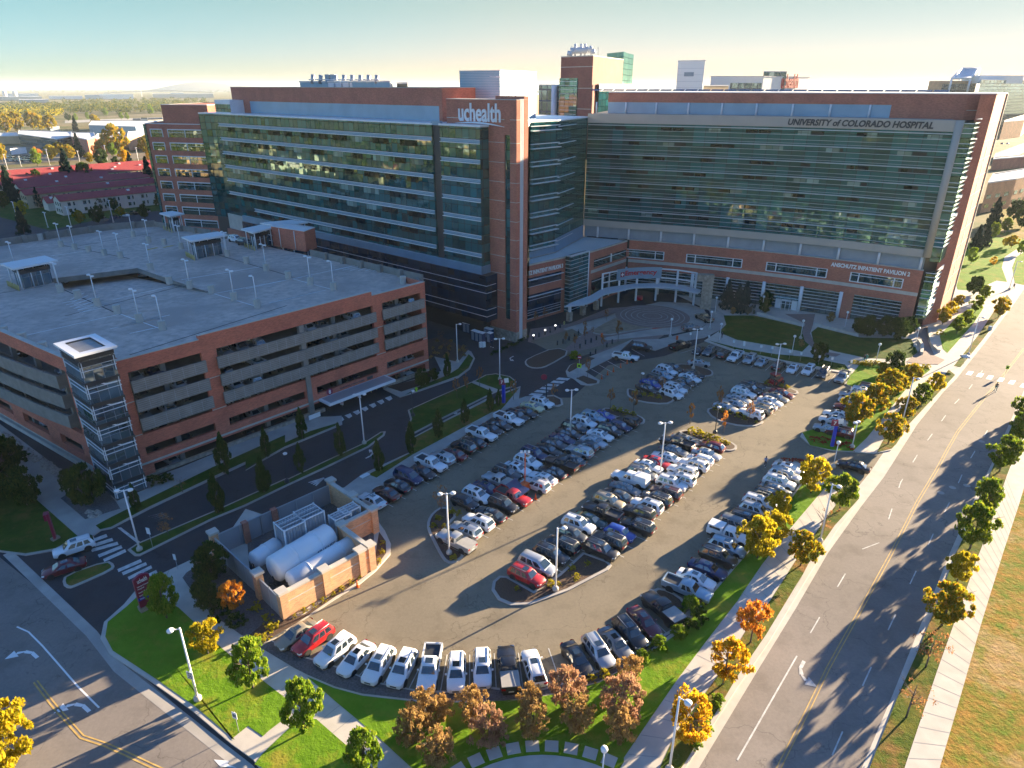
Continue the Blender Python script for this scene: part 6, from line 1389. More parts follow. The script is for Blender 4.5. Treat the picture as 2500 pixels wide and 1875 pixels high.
# stall lines
q = []
for (p, a, g), (p2_, a2, g2) in zip(STALLS, STALLS[1:]):
    if g == g2 and math.dist(p, p2_) < 4.6:
        m = Vector(p).lerp(Vector(p2_), .5); d = Vector((math.cos(a), math.sin(a))); n = Vector((-d.y, d.x)) * .05
        q.append([tuple(m - d * 2.6 - n), tuple(m + d * 2.6 - n), tuple(m + d * 2.6 + n), tuple(m - d * 2.6 + n)])
for i in range(6):
    a, b = PL(f'7:{770+i*62},{1110-i*31} {870+i*62},{1165-i*31}'); d = (Vector(b) - Vector(a)); n = Vector((-d.y, d.x)).normalized() * .06; a, b = Vector(a), Vector(b); q.append([tuple(a - n), tuple(b - n), tuple(b + n), tuple(a + n)])
paint(q, 'stall_lines', 'worn_white', .018)
# small tractor and the solar light trailer
p = G(8, 305, 1195, .8); tr = thing('tractor', 'small red tractor parked by the far island lamp post', 'tractor', (*p, 0))
mb = MB(); mb.box(p[0], p[1], .6, 2.4, .9, .7, .5); mb.box(p[0] - .9, p[1] - .5, .5, 1.4, 1.5, .5, .5); mb.build('body', 'paint_red', tr)
mb = MB(); mb.box(p[0] - .55, p[1] - .3, 1.2, 1.3, 1.3, .95, .5); mb.build('cab_window', 'car_glass', tr)
mb = MB(); mb.box(p[0] - .55, p[1] - .3, 2.15, 1.5, 1.45, .12, .5); mb.build('cab_roof', 'paint_red', tr)
for dx, dy, r in ((-1.2, .3, .62), (-.6, -1.1, .62), (.8, .95, .42), (1.2, .1, .42)):
    mb = MB(); mb.lathe((p[0] + dx, p[1] + dy, r), (-.48, .88, 0), [(-.16, r * .85), (-.12, r), (.12, r), (.16, r * .85)], 14); mb.lathe((p[0] + dx, p[1] + dy, r), (-.48, .88, 0), [(-.17, r * .45), (.17, r * .45)], 10, 1); mb.build('wheel', ['rubber', 'paint_red'], tr)
p = G(11, 230, 770, .8); so = thing('solar_trailer', 'orange light tower trailer with folded solar panels beside the red pickup', 'trailer', (*p, 0))
mb = MB(); mb.box(p[0], p[1], .45, 2.6, 1.3, .35, R(53)); mb.box(p[0] + .4, p[1] + .5, .8, 1.2, 1.0, .6, R(53)); mb.build('chassis', 'orange', so)
mb = MB()
for s in (-1, 1): mb.lathe((p[0] - s * .62, p[1] + s * .47, .33), (-.8, .6, 0), [(-.1, .33), (.1, .33)], 12)
mb.build('wheels', 'rubber', so)
mb = MB(); e = Vector((math.cos(R(53)), math.sin(R(53)), 0)); f = Vector((-e.y, e.x, 0)); o0 = Vector((p[0], p[1], 1.3)) - e * 2.2 - f * .2; mb.obox(o0, e * 2.2, f * 1.2 + Vector((0, 0, .9)), Vector((0, 0, .06))); mb.obox(o0 + f * -1.3 + Vector((0, 0, 0)), e * 2.2, f * 1.2 + Vector((0, 0, .1)), Vector((0, 0, .06))); mb.build('solar_panel', 'solar', so)
mb = MB(); mb.tube((p[0] + .5, p[1] + .6, .9), (p[0] + .5, p[1] + .6, 6.4), .09, n=6); mb.tube((p[0] - 1.2, p[1] - 1.4, .5), (p[0], p[1], .6), .06, n=5); mb.build('mast', 'orange', so)
mb = MB(); [mb.box(p[0] + .5 + dx, p[1] + .6, 6.2, .35, .3, .3) for dx in (-.5, 0, .5)]; mb.build('floodlight', 'lamp_white', so)
# ---------------------------------------------------------------- trees and shrubs
def crown_mesh(seed, shape, nclump, nleaf, leaf, gap=.0):
    "unit crown (radius 1, z 0..h): clumps of small leaf quads inside an envelope"
    r = random.Random(seed); mb = MB()
    for c in range(nclump):
        for _ in range(60):
            z = r.random(); a = r.uniform(0, 2 * math.pi); k = r.random() ** .45
            if shape == 'round': R_ = math.sqrt(max(0, 1 - ((z - .5) * 2) ** 2)); R_ = R_ * (1.0 + .12 * math.sin(a * 3 + seed) + .1 * math.sin(5 * z + a))
            elif shape == 'oval': R_ = math.sqrt(max(0, 1 - ((z - .42) / .58) ** 2 if z > .42 else 1 - ((.42 - z) / .46) ** 2)) * (1 + .12 * math.sin(3 * a + seed + 4 * z))
            elif shape == 'column': R_ = max(.06, math.sin(math.pi * min(1, (z * .93 + .07)) ** .72)) * (1 + .12 * math.sin(2 * a + seed))
            elif shape == 'conifer': R_ = max(.03, (1 - z) ** .85) * (.78 + .22 * math.sin(z * 34)) * (1 + .12 * math.sin(4 * a + seed))
            else: R_ = math.sqrt(max(0, 1 - z ** 2)) * (1 + .15 * math.sin(3 * a + seed))
            if R_ > .02: break
        cx, cy, cz = math.cos(a) * R_ * k, math.sin(a) * R_ * k, z; cr = r.uniform(.12, .24) if shape != 'conifer' else r.uniform(.07, .13)
        for _ in range(nleaf):
            d = Vector((r.gauss(0, 1), r.gauss(0, 1), r.gauss(0, 1))).normalized() * cr * r.random() ** .4
            p = Vector((cx + d.x, cy + d.y, cz + d.z * .55)); n = Vector((r.gauss(0, 1), r.gauss(0, 1), r.gauss(.4, 1))).normalized(); t = n.orthogonal().normalized(); b = n.cross(t); s = leaf * r.uniform(.6, 1.3); ph = r.uniform(0, 6.28)
            t, b = t * math.cos(ph) + b * math.sin(ph), b * math.cos(ph) - t * math.sin(ph)
            mb.face([mb.vert(p - t * s), mb.vert(p - b * s * .6), mb.vert(p + t * s), mb.vert(p + b * s * .6)])
    return mb
def trunk_mesh(seed, h, r0, spread, limbs):
    r = random.Random(seed); mb = MB(); mb.tube((0, 0, -.1), (0, 0, h * .45), r0, r0 * .75, 7); mb.tube((0, 0, h * .45), (r.uniform(-.1, .1), r.uniform(-.1, .1), h * .9), r0 * .75, r0 * .2, 6)
    for i in range(limbs):
        a = i * 2.4 + r.random(); z = h * r.uniform(.32, .7); e = (math.cos(a) * spread * r.uniform(.5, .85), math.sin(a) * spread * r.uniform(.5, .85), z + h * r.uniform(.15, .3)); mb.tube((0, 0, z), e, r0 * .42, r0 * .1, 5)
        for _ in range(2): f = (e[0] * r.uniform(.9, 1.3) + r.uniform(-.3, .3), e[1] * r.uniform(.9, 1.3) + r.uniform(-.3, .3), e[2] + r.uniform(.1, .6)); mb.tube(tuple(e[i] * .6 + (0, 0, z)[i] * .4 for i in range(3)), f, r0 * .2, r0 * .05, 4)
    return mb
# kind: crown shape, height, crown radius, crown base, clumps, leaves, leaf size, material, trunk radius
TK = {
 'street': ('round', 5.4, 2.0, 1.3, 62, 40, .09, 'leaf_green', .11), 'bright': ('oval', 5.6, 1.75, 1.1, 60, 40, .09, 'leaf_bright', .10), 'yellow': ('round', 5.0, 2.0, 1.0, 58, 40, .09, 'leaf_yellow', .1),
 'gold': ('round', 4.8, 1.7, 1.2, 46, 34, .09, 'leaf_gold', .09), 'turning': ('round', 5.4, 2.2, 1.2, 60, 40, .09, 'leaf_turning', .11), 'orange': ('round', 4.6, 1.6, 1.2, 40, 26, .10, 'leaf_orange', .09),
 'russet': ('round', 3.8, 1.55, .4, 60, 32, .075, 'leaf_russet', .10), 'pinkish': ('round', 4.0, 1.75, .4, 62, 34, .075, 'leaf_pinkish', .10), 'column': ('column', 6.4, 1.15, .5, 60, 30, .105, 'leaf_dark', .10),
 'dark': ('round', 5.5, 2.3, .8, 64, 32, .11, 'leaf_dark', .12), 'conifer': ('conifer', 9.0, 2.9, .4, 150, 16, .09, 'leaf_conifer', .16), 'spruce': ('conifer', 7.0, 2.5, .3, 150, 16, .09, 'leaf_spruce', .15),
 'sparse': ('round', 4.2, 1.5, 1.2, 22, 12, .07, 'leaf_sparse', .08), 'bare': ('round', 4.0, 1.6, 1.2, 10, 8, .06, 'leaf_sparse', .08), 'sapling': ('oval', 3.2, .55, 1.2, 14, 14, .16, 'leaf_sparse', .04), 'osapling': ('oval', 3.2, .55, 1.2, 14, 14, .16, 'leaf_orange', .04),
 'shrub': ('dome', 1.5, 1.2, .05, 30, 26, .12, 'leaf_dark', .05), 'yshrub': ('dome', 1.0, .9, .02, 20, 24, .13, 'leaf_yellowbush', .03), 'gshrub': ('dome', 2.2, 1.7, .05, 44, 30, .11, 'leaf_bright', .05), 'flower': ('dome', .4, .8, .02, 14, 22, .12, 'leaf_flower', .02),
}
TPRO = {}
def tree(kind, p, sc, label, cat='tree', group=None, m=None, z=.14, nm=None, hs=1.0):
    sh, h, rad, base, nc, nl, lf, lm, tr = TK[kind]; var = rj.randrange(3); key = (kind, var)
    if key not in TPRO:
        root = bpy.data.objects.new('tree', None); col.objects.link(root)
        cm = crown_mesh(sum(map(ord, kind)) + var * 13, sh, int(nc * 1.25), int(nl * 1.7), lf * .70)
        cm.v = [(x * rad, y * rad, base + zz * (h - base)) for x, y, zz in cm.v]
        c = cm.build('crown', lm); c.parent = root
        t = trunk_mesh(var + 7, h if sh != 'dome' else h * .7, tr, rad, 7 if sh in ('round', 'oval') else 3); q = t.build('trunk', 'bark'); q.parent = root
        TPRO[key] = root; r = root
    else: r = copy_tree(TPRO[key])
    r.name = nm or {'conifer': 'conifer', 'spruce': 'conifer', 'column': 'columnar_tree', 'shrub': 'shrub', 'yshrub': 'shrub', 'gshrub': 'shrub', 'flower': 'flower_clump', 'sapling': 'sapling', 'osapling': 'sapling'}.get(kind, 'tree')
    r['label'] = label; r['category'] = cat
    if group: r['group'] = group
    r.location = (p[0], p[1], z); r.rotation_euler = (0, 0, rj.uniform(0, 6.28)); r.scale = (sc, sc, sc * hs)
    if m:
        for ch in r.children:
            if ch.name.startswith('crown'): ch.material_slots[0].link = 'OBJECT'; ch.material_slots[0].material = M[m]
    return r
def trees(spec, group, desc, cat='tree'):
    t = 0; L = []
    for q in spec.strip().split(';'):
        q = q.split()
        if not q: continue
        a = q[0]
        if ':' in a: t, a = a.split(':'); t = int(t)
        x, y = map(float, a.split(',')); L.append((t, x, y, q))
    P = [G(*l[:3]) for l in L]; rk = ranks([p[1] for p in P] if 'near end' in desc else ([-p[1] for p in P] if 'the top' in desc else [px(*l[:3])[0] for l in L]))
    for (t, x, y, q), p, k in zip(L, P, rk): tree(q[1], p, float(q[2]), (' '.join(q[3:]) + ' ' + desc.replace('#', ORD[k])).strip(), cat, group)
trees('''16:1300,1275 bare 1.12 nearly bare pinkish tree,;1450,890 sparse 1.05 thin orange tree,;1575,565 turning .95 green tree turning orange,;1690,235 yellow .8 small yellow-green tree,;12:1790,1240 street 1.12 dense round green tree,;1895,965 street .95 round green tree,;2020,640 street 1.02 round green tree,;2165,425 street 1.0 round green tree,;2200,290 street .98 round green tree,;2290,180 street .9 round green tree,''', 'trees on the verge right of the avenue', '# from the near end right of the avenue')
trees('''15:1515,1480 gold 1.12 golden yellow tree,;1785,1020 gold 1.12 golden yellow tree,;1995,700 orange 1.1 orange and rust tree,;12:485,1370 turning .82 green and orange tree,;655,1125 bare 1.05 leafless twiggy tree,;785,945 street .98 round dark green tree,''', 'trees between the left footpath and the avenue', '# from the near end between footpath and avenue')
trees('''12:1160,430 turning .95 round green-yellow tree,;8:1290,1500 turning .75 thin turning tree,;8:1400,1405 street .80 round green tree,;8:1510,1300 yellow .78 yellow-green tree,;8:2010,715 turning .9 leaning turning tree,''', 'trees on the verge past the car park exit', '# from the near end past the car park exit')
trees('''12:565,810 yellow 1.1 bright yellow tree,;150,1310 yellow 1.1 big yellow tree,;275,1200 yellow .9 yellow tree behind,;310,1000 yellow .75 small yellow tree,''', 'yellow trees behind the parking row', '# from the near end by the grass slope')
trees('''8:890,1570 turning 1.12 broad orange topped tree,;1050,1470 turning 1.05 orange topped tree,;1150,1340 turning 1.0 orange and green tree,;1330,1230 turning .75 small orange tree,;1240,1310 turning .7 rusty little tree,''', 'golden trees beside the car row', '# from the near end over the car row')
trees('''8:1200,1150 dark .8 dark pointed pine,;1110,1180 turning .55 pale green bush tree,;620,1060 dark .75 dark bushy tree by the path,;715,750 russet .62 rust coloured small tree by the door,;1000,860 dark .85 dark tree,;1120,860 dark .82 dark tree,;1225,890 dark .9 dark tree with a bright side,;1310,850 dark .75 dark tree by the corner,;930,850 dark .7 dark low tree,;490,940 russet .4 brown bush at the path bend,;210,680 dark .6 dark round shrub at the wall,''', 'trees on the lawn before the pavilion', '# from the left before the curved pavilion')
trees('''7:1810,640 spruce 1.0 blue-grey spruce,;1890,665 spruce .95 blue-grey spruce,;1945,680 spruce 1.1 blue-grey spruce,;1860,690 russet .45 small rust coloured sapling,;2110,640 dark .7 dark broad shrub,''', 'spruces beside the stone arch', '# from the left before the glass front')
trees('''8:1580,770 turning .75 orange shrub tree,;1690,840 street .72 rounded green tree,;1760,790 street .75 rounded green tree,;1640,700 yellow .7 golden tree,;1830,680 street .8 pointed green tree,;1900,590 street .75 pointed green tree,;1820,540 dark .9 dark broad tree,;1700,640 turning .6 yellowing tree,;1560,850 yshrub 1.2 yellow grass clump,''', 'trees at the right corner of the pavilion', '# from the left in planting at the pavilion corner')
trees('''8:1830,200 conifer .95 tall grey-green pine,;1900,170 conifer .9 tall pine,;1960,110 street 1.1 broad green tree,;2060,60 street 1.0 green tree,;1800,300 bright .9 bright green tree,;1970,320 gold .6 small orange tree,;2110,180 turning .8 yellow-green tree,;2060,170 yellow .6 little yellow tree,;1960,30 conifer 1.3 big dark pine,;2130,-40 dark 1.4 big olive tree,;2190,20 dark 1.3 olive tree,;2180,230 bright .8 bright tree,''', 'trees on the bright lawn at the right', '# from the left on the sunlit lawn')
trees('''13:1290,510 bright .95 yellow-green tree behind the red sign,;1610,785 yellow .78 small golden tree,;1955,1050 bright 1.0 bright green tree,;14:460,1385 bright 1.02 bright green tree,;14:930,1730 bright .9 bright green treetop,''', 'trees on the corner lawn', '# from the left on the corner lawn')
trees('''13:60,1700 yellow 1.35 big yellow tree at the lower left corner''', 'trees on the corner lawn', '')
trees('''14:1290,1480 russet 1.0 dark russet bush tree,;1400,1330 russet 1.02 russet tree,;1520,1300 russet .72 small russet tree,;1480,1640 russet 1.0 russet tree,;1760,1290 russet .92 russet tree,;1880,1480 pinkish .96 pinkish tree,;15:290,1220 russet .78 russet tree,;320,1400 russet .95 russet tree,;580,1180 pinkish 1.05 pinkish tree,;650,1380 russet 1.0 russet tree,;1000,1280 pinkish 1.15 broad pinkish tree,;980,1470 russet .98 russet tree,;1060,1010 russet .8 small russet tree,''', 'russet ornamental trees on the near lawn', '# from the left in the near lawn grove')
trees('''15:1530,450 gshrub .8 yellow-green bush,;1600,520 shrub .9 dark green bush,;1440,640 gshrub .55 green bush,;1520,590 shrub .8 dark bush,;1290,740 gshrub .6 green bush,;1160,830 gshrub .5 yellowing bush,;870,960 yshrub .8 dry yellow bush,;770,990 yshrub .7 dry bush,''', 'shrubs between the car row and the lawn', '# from the top between cars and lawn', 'shrub')
trees('''15:1750,1160 gshrub .4 green tuft,;1720,1200 gshrub .35 green tuft,;1650,1370 gshrub .4 green tuft,;1570,1500 gshrub .35 green tuft,''', 'shrubs on the avenue verge', '# from the top on the avenue verge', 'shrub')
trees('''9:1060,945 column .62 slim columnar tree,;1410,800 bare .62 bare young tree,;1745,655 column .98 tall columnar tree,;2060,525 column .72 columnar tree,;10:440,385 column .80 bushy columnar tree,''', 'columnar trees along the garage', '# from the left along the garage wall')
trees('''9:1300,1135 sparse .8 brown thin tree,;1690,960 column .90 tall columnar tree,;2045,800 column .80 columnar tree,;10:140,800 column .80 columnar tree,;430,650 column .72 slim columnar tree,;735,515 column .80 broad columnar tree,''', 'columnar trees on the street median', '# from the left on the street median')
trees('''10:1030,640 column .78 columnar tree,;1280,495 column .78 columnar tree,;1490,375 column .74 columnar tree,;1690,265 column .66 columnar tree,;6:1885,1440 column .62 columnar tree,;1950,1400 column .5 slim young tree,''', 'columnar trees along the first parking row', '# from the near end beside the parking row')
trees('''6:1365,1250 dark .62 dark tree by the garage corner,;1455,1200 dark .42 slim dark tree,;1555,1170 column .7 dark columnar tree,;1540,990 bare .8 thin bare tree,;1500,890 bare .6 bare sapling,;1630,1340 sapling 1.2 staked sapling,;1705,1300 sapling 1.2 staked sapling,;1805,1250 sapling 1.2 staked sapling,;2065,1350 sapling 1.2 staked sapling,''', 'young trees by the garage entrance', '# from the left by the garage entrance')
trees('''9:60,700 dark 1.15 dark leafy tree,;215,900 dark .98 leafy green tree,;700,900 dark 1.05 dark round tree,;560,780 dark .55 dark shrub,;130,560 shrub 1.5 low dark hedge,;1190,740 shrub .95 low shrub,;1290,720 shrub .9 low shrub,;-40,870 dark 1.3 dark tree at the frame edge,''', 'trees at the left front of the garage', '# from the left beside the stair tower')
trees('''13:1645,215 dark .85 dark green tree,;1620,420 dark .7 dark shrub tree,;1820,480 orange .9 orange tree,;1830,560 shrub .9 dark shrub,;1690,470 shrub 1.3 dark shrub,''', 'plants left of the tank yard', '# from the left beside the tank yard fence')
trees('''13:1980,440 yshrub .9 grassy clump,;2060,530 yshrub .8 dry grass clump,;2110,590 yshrub .9 yellow flowering clump,;1990,690 yshrub .8 orange clump,;2050,670 yshrub .7 yellow clump,''', 'grass clumps by the tank yard', '# from the left in gravel beside the tank yard', 'shrub')
trees('''14:380,500 yshrub .4 yellow-green tuft,;450,460 yshrub .5 tuft,;530,420 yshrub .45 orange tuft,;600,380 yshrub .5 orange tuft,;670,330 yshrub .5 yellow tuft,;740,290 yshrub .5 green tuft,;810,240 yshrub .5 orange tuft,;870,200 yshrub .45 tuft,;10:1030,1340 yshrub .5 green tuft,;1050,1270 yshrub .55 green tuft,;1060,1200 yshrub .5 yellow tuft,''', 'tufts along the tank yard wall', '# from the left at the foot of the wall', 'shrub')
trees('''10:1510,955 sparse .95 nearly bare tree by the island lamp,;1590,960 yshrub .7 yellow tuft,;1490,1010 yshrub .65 green tuft,;1450,1070 yshrub .6 orange tuft,;1610,1310 yshrub .5 orange tuft,;1590,1320 yshrub .5 yellow tuft,;1640,970 yshrub .6 yellow tuft,;1530,1070 yshrub .5 tuft,''', 'plants on the near left island', '# from the left on the near island', 'shrub')
trees('''15:195,290 yshrub .45 green tuft,;460,260 yshrub .75 yellow bush by the lamp post,;620,130 yshrub .6 dark tuft,;740,95 yshrub .5 green tuft,;655,190 yshrub .5 tuft,;650,215 yshrub .4 tuft,;515,250 yshrub .4 tuft,''', 'plants on the near middle island', '# from the left on the big near island', 'shrub')
trees('''11:1530,270 osapling 1.15 orange sapling,;1790,340 osapling 1.2 orange sapling,;1540,340 yshrub 1.0 yellow bush,;1590,350 yshrub 1.0 yellow bush,;1640,370 yshrub 1.0 yellow bush,;1690,395 yshrub 1.0 yellow bush,;1740,410 yshrub .9 yellow bush,;1790,425 yshrub .8 yellow bush,;1820,430 yshrub .6 yellow tuft,''', 'plants on the sunlit yellow island', '# from the left on the yellow planted island', 'shrub')
trees('''7:915,1420 sapling 1.2 brown sapling,;1090,1470 sapling 1.4 brown sapling,;940,1430 yshrub .8 dull green clump,;990,1440 yshrub .8 dull clump,;1040,1460 yshrub .8 dull clump,;1090,1470 yshrub .7 dull clump,''', 'plants on the far end of the second double row', '# from the left on the far island of the second double row', 'shrub')
trees('''7:1755,1420 sapling 1.3 brown sapling,;1980,1530 sapling 1.2 brown sapling,;1740,1425 yshrub .9 yellow bush,;1790,1440 yshrub .9 yellow bush,;1840,1455 yshrub .9 yellow bush,;1900,1480 yshrub .8 green clump,;1950,1500 yshrub .7 green clump,;2040,1530 yshrub .4 tuft,''', 'plants on the far right block island', '# from the left on the island of the far right block', 'shrub')
trees('''7:1310,1310 sapling 1.1 brown sapling,;1110,1300 yshrub .7 green clump,;1170,1315 yshrub .7 green clump,;1230,1325 yshrub .7 green clump,;1290,1340 yshrub .7 green clump,''', 'plants on the far middle block island', '# from the left on the island of the far middle block', 'shrub')
trees('''8:230,1230 yshrub .8 yellow grass,;340,1250 yshrub .7 orange tuft,;385,1260 yshrub .7 orange tuft,''', 'plants beside the tractor', '# from the left beside the red tractor', 'shrub')
trees('''7:570,920 sapling .9 leafy street sapling,;640,950 sapling 1.0 leafy sapling,;720,900 sapling 1.0 leafy sapling,;720,830 sapling .9 leafy sapling,;975,905 sapling 1.5 rusty sapling,;860,965 sapling 1.0 thin brown sapling,;885,740 sapling .9 dark thin sapling,;780,850 sapling .6 small sapling,;340,770 sapling 1.0 russet sapling,;410,740 sapling 1.0 russet sapling,;640,1030 gshrub .7 green shrub,;740,1180 sapling 1.2 leafy sapling,;480,1370 sapling 1.1 thin sapling,''', 'saplings on the forecourt', '# from the left on the hospital forecourt')
fl = []
for i in range(26): fl.append(f'12:{570+i*12.5+rj.uniform(-8,8):.0f},{385+i*2.6+rj.uniform(-22,26):.0f} flower {.8 if i % 3 else .95} red flower clump,')
mbf = None
for i in range(10): fl.append(f'12:{350+i*20:.0f},{556+rj.uniform(-8,14):.0f} flower .7 red flower clump,')
for i, q in enumerate(fl):
    a = q.split()[0].split(':')[1].split(','); tree('flower', G(12, float(a[0]), float(a[1])), .7, 'low red flower clump in the bed ' + ('under the blue and red post' if i < 26 else 'at the corner of the car row'), 'flowers', 'red flowers in the bed ' + ('under the post' if i < 26 else 'at the row corner'))
for i in range(16):
    a = (980 + i * 26, 1075 + i * 3 + rj.uniform(-8, 8)) if i < 7 else (1260 + (i - 7) * 26, 1105 + rj.uniform(-12, 14)); tree('yshrub', G(8, *a), .75, 'yellow grass clump in the long bed ' + ('left' if i < 7 else 'right') + ' of the dark pine', 'shrub', 'grass clumps in the long bed ' + ('left' if i < 7 else 'right'))
for i in range(9): tree('yshrub', G(8, 880 + i * 18, 1068 + i * 3), .7, 'yellow grass clump at the end of the accessible row', 'shrub', 'grass clumps by the accessible row')
for i in range(22):
    tree('shrub', G(6, 1900 + i * 13 + rj.uniform(-5, 5), 1005 - i * 6 + rj.uniform(-14, 10)), .34, 'low dark shrub in the bed along the street kerb before the sign tower', 'shrub', 'low shrubs before the sign tower')
for i in range(20):
    tree('shrub', G(6, 1430 + rj.uniform(0, 260), 900 + rj.uniform(0, 130)), .4, 'low reddish shrub in the bed right of the garage', 'shrub', 'low shrubs right of the garage', 'leaf_russet')
# far left: trees between the red roofed houses and beyond
trees('''1:100,1085 conifer 1.8 tall dark conifer,;290,980 dark 1.7 broad dark tree,;545,955 conifer 2.1 big dark conifer,;660,945 dark 2.0 broad dark tree,;305,1125 conifer .95 dark green tree,;190,1335 conifer 1.1 pointed dark conifer over the road,;180,1200 yellow 1.3 bright yellow tree,;30,1130 dark 1.3 dark tree at the frame edge,;1160,965 conifer 1.7 slim dark conifer,;1310,880 conifer 1.1 dark conifer at the brick office,;880,1150 dark .95 blue-green tree,;760,1150 dark 1.1 small tree by the white house,;625,1260 turning 1.0 yellowing tree,;760,1250 dark 1.2 dark tree,;940,1205 turning .8 turning shrub,;1115,1210 dark 1.0 dark shrub tree,;590,1190 shrub 1.6 clipped shrub,;1240,1130 dark 1.0 dark shrub by the house door,''', 'trees around the red roofed houses', '# from the left among the red roofed houses')
trees('''1:545,765 turning 2.0 yellowing tree,;300,780 orange 2.2 orange tree,;290,810 bright 2.0 green tree,;400,770 yellow 2.2 yellow-green tree,;470,740 turning 2.0 yellow-green tree,;620,740 conifer 1.9 tall brown-green conifer,;745,740 orange 1.9 orange tree,;795,735 turning 2.3 green tree,;910,725 turning 4.2 tall golden-green tree,;880,740 bright 1.8 green tree,;1140,720 turning 2.6 olive tree,;985,830 gold 2.4 orange tree,;1015,840 conifer 1.25 dark pine,;1180,815 gold 2.2 orange tree,;1300,690 dark 1.5 dark tree,;700,790 turning 1.4 low yellow tree,;790,805 dark 1.9 dark tree,;900,815 dark 1.2 dark shrub tree,;20,780 turning 2.4 brown tree,;590,540 conifer 1.9 tall brown conifer,;740,515 turning 3.0 olive tree,;330,540 yellow 3.6 yellow tree,;265,535 turning 4.0 golden-brown tree,;140,555 turning 4.2 broad olive tree,;60,565 turning 4.0 brown tree,;400,550 turning 3.6 brown tree,;530,460 dark 2 dark tree,;590,460 bright 2 green tree,;680,450 bright 2 green tree,;820,425 bright 2.6 bright yellow tree,;940,450 bright 2 green tree,;985,450 bright 1.9 green tree,;1165,415 bright 3.4 yellow-green tree,;1280,420 dark 2.6 dark tree,''', 'trees among the far office buildings', '# from the left among the far buildings')
# ---------------------------------------------------------------- tank yard
ye = PL('14:260,530 300,530') ; Y0 = G(14, 300, 528); Y1 = G(10, 1000, 1390); Y2 = G(10, 985, 1160); Y3 = G(10, 760, 1190); Y4 = G(10, 1010, 1140); Y5 = G(10, 650, 890); Y6 = G(9, 1680, 1320); Y7 = G(9, 1700, 1290)
yard = thing('tank_yard_wall', 'low orange brick enclosure wall with stone caps around the white gas tanks', 'wall', (*Y0, 0))
WH = 3.3
def ywall(a, b, h=WH, mt='orange_brick', cap=True, piers=True):
    d = Vector((b[0] - a[0], b[1] - a[1])); L = d.length; d.normalize(); n = (d.y, -d.x); mb = MB(); wallbox(mb, a, d, 0, L, .1, h, 0, n, 0, .35); o = mb.build('wall', mt, yard)
    mb = MB(); wallbox(mb, a, d, -.1, L + .1, h, h + .22, .1, n, 0, .55); wallbox(mb, a, d, .3, L - .3, h - 1.15, h - 1.03, .03, n, 0, .1); mb.build('cap', 'pale_concrete', yard)
def pier(p, ang, h=WH + .1):
    mb = MB(); mb.box(p[0], p[1], .1, .85, .85, h, ang); mb.build('pier', 'orange_brick', yard)
    mb = MB(); mb.box(p[0], p[1], h + .1, 1.15, 1.15, .28, ang); mb.build('pier_cap', 'pale_concrete', yard)
gx = G(10, 1000, 1370); dY = Vector((.66, .75)); 
Wa = G(14, 300, 525); Wb = G(10, 985, 1400)                     # long front wall
Wd = Vector((Wb[0] - Wa[0], Wb[1] - Wa[1])); WL = Wd.length; Wd.normalize(); Wn = Vector((-Wd.y, Wd.x))
WP = lambda s, o: (Wa[0] + Wd.x * s + Wn.x * o, Wa[1] + Wd.y * s + Wn.y * o)
ywall(WP(0, 0), WP(WL, 0)); ywall(WP(WL, 0), WP(WL, 6.0)); ywall(WP(WL, 6.0), WP(WL + 4.5, 6.0)); ywall(WP(WL + 4.5, 6.0), WP(WL + 4.5, 15.6))
an_ = math.atan2(Wd.y, Wd.x)
for s, o in ((.3, .3), (WL * .47, .25), (WL * .88, .25), (WL, .3), (WL, 6), (WL + 4.5, 6), (WL + 4.5, 10.5), (WL + 4.5, 15.6), (0, 5.0), (-.2, 15.6)): pier(WP(s, o), an_)
fe = thing('yard_fence', 'grey slatted metal fence closing the back and left of the tank yard', 'fence', (*WP(-.2, 15.6), 0))
for a, b in ((WP(0, .5), WP(0, 4.6)), (WP(0, 5.5), WP(-.2, 15.2)), (WP(.3, 15.6), WP(WL * .5, 15.6)), (WP(WL * .5, 15.6), WP(WL + 4.1, 15.6))):
    d = Vector((b[0] - a[0], b[1] - a[1])); L = d.length; d.normalize(); n = (d.y, -d.x); mb = MB(); wallbox(mb, a, d, 0, L, .1, 2.9, 0, n, 0, .08); mb.build('fence_panel', 'fence_slat', fe)
    mb = MB(); k = max(2, int(L / 2.2))
    for i in range(k + 1): mb.box(*V2(a, d, L * i / k), .1, .12, .2, 2.9, math.atan2(d.y, d.x))
    wallbox(mb, a, d, 0, L, 2.9, 3.0, .05, n, 0, .15); mb.build('fence_post', 'grey_metal', fe)
for s in (WL * .32, WL * .66):
    mb = MB(); mb.box(*WP(s, 15.6), .1, .7, .7, 3.0, an_); mb.build('pier', 'brick', fe)
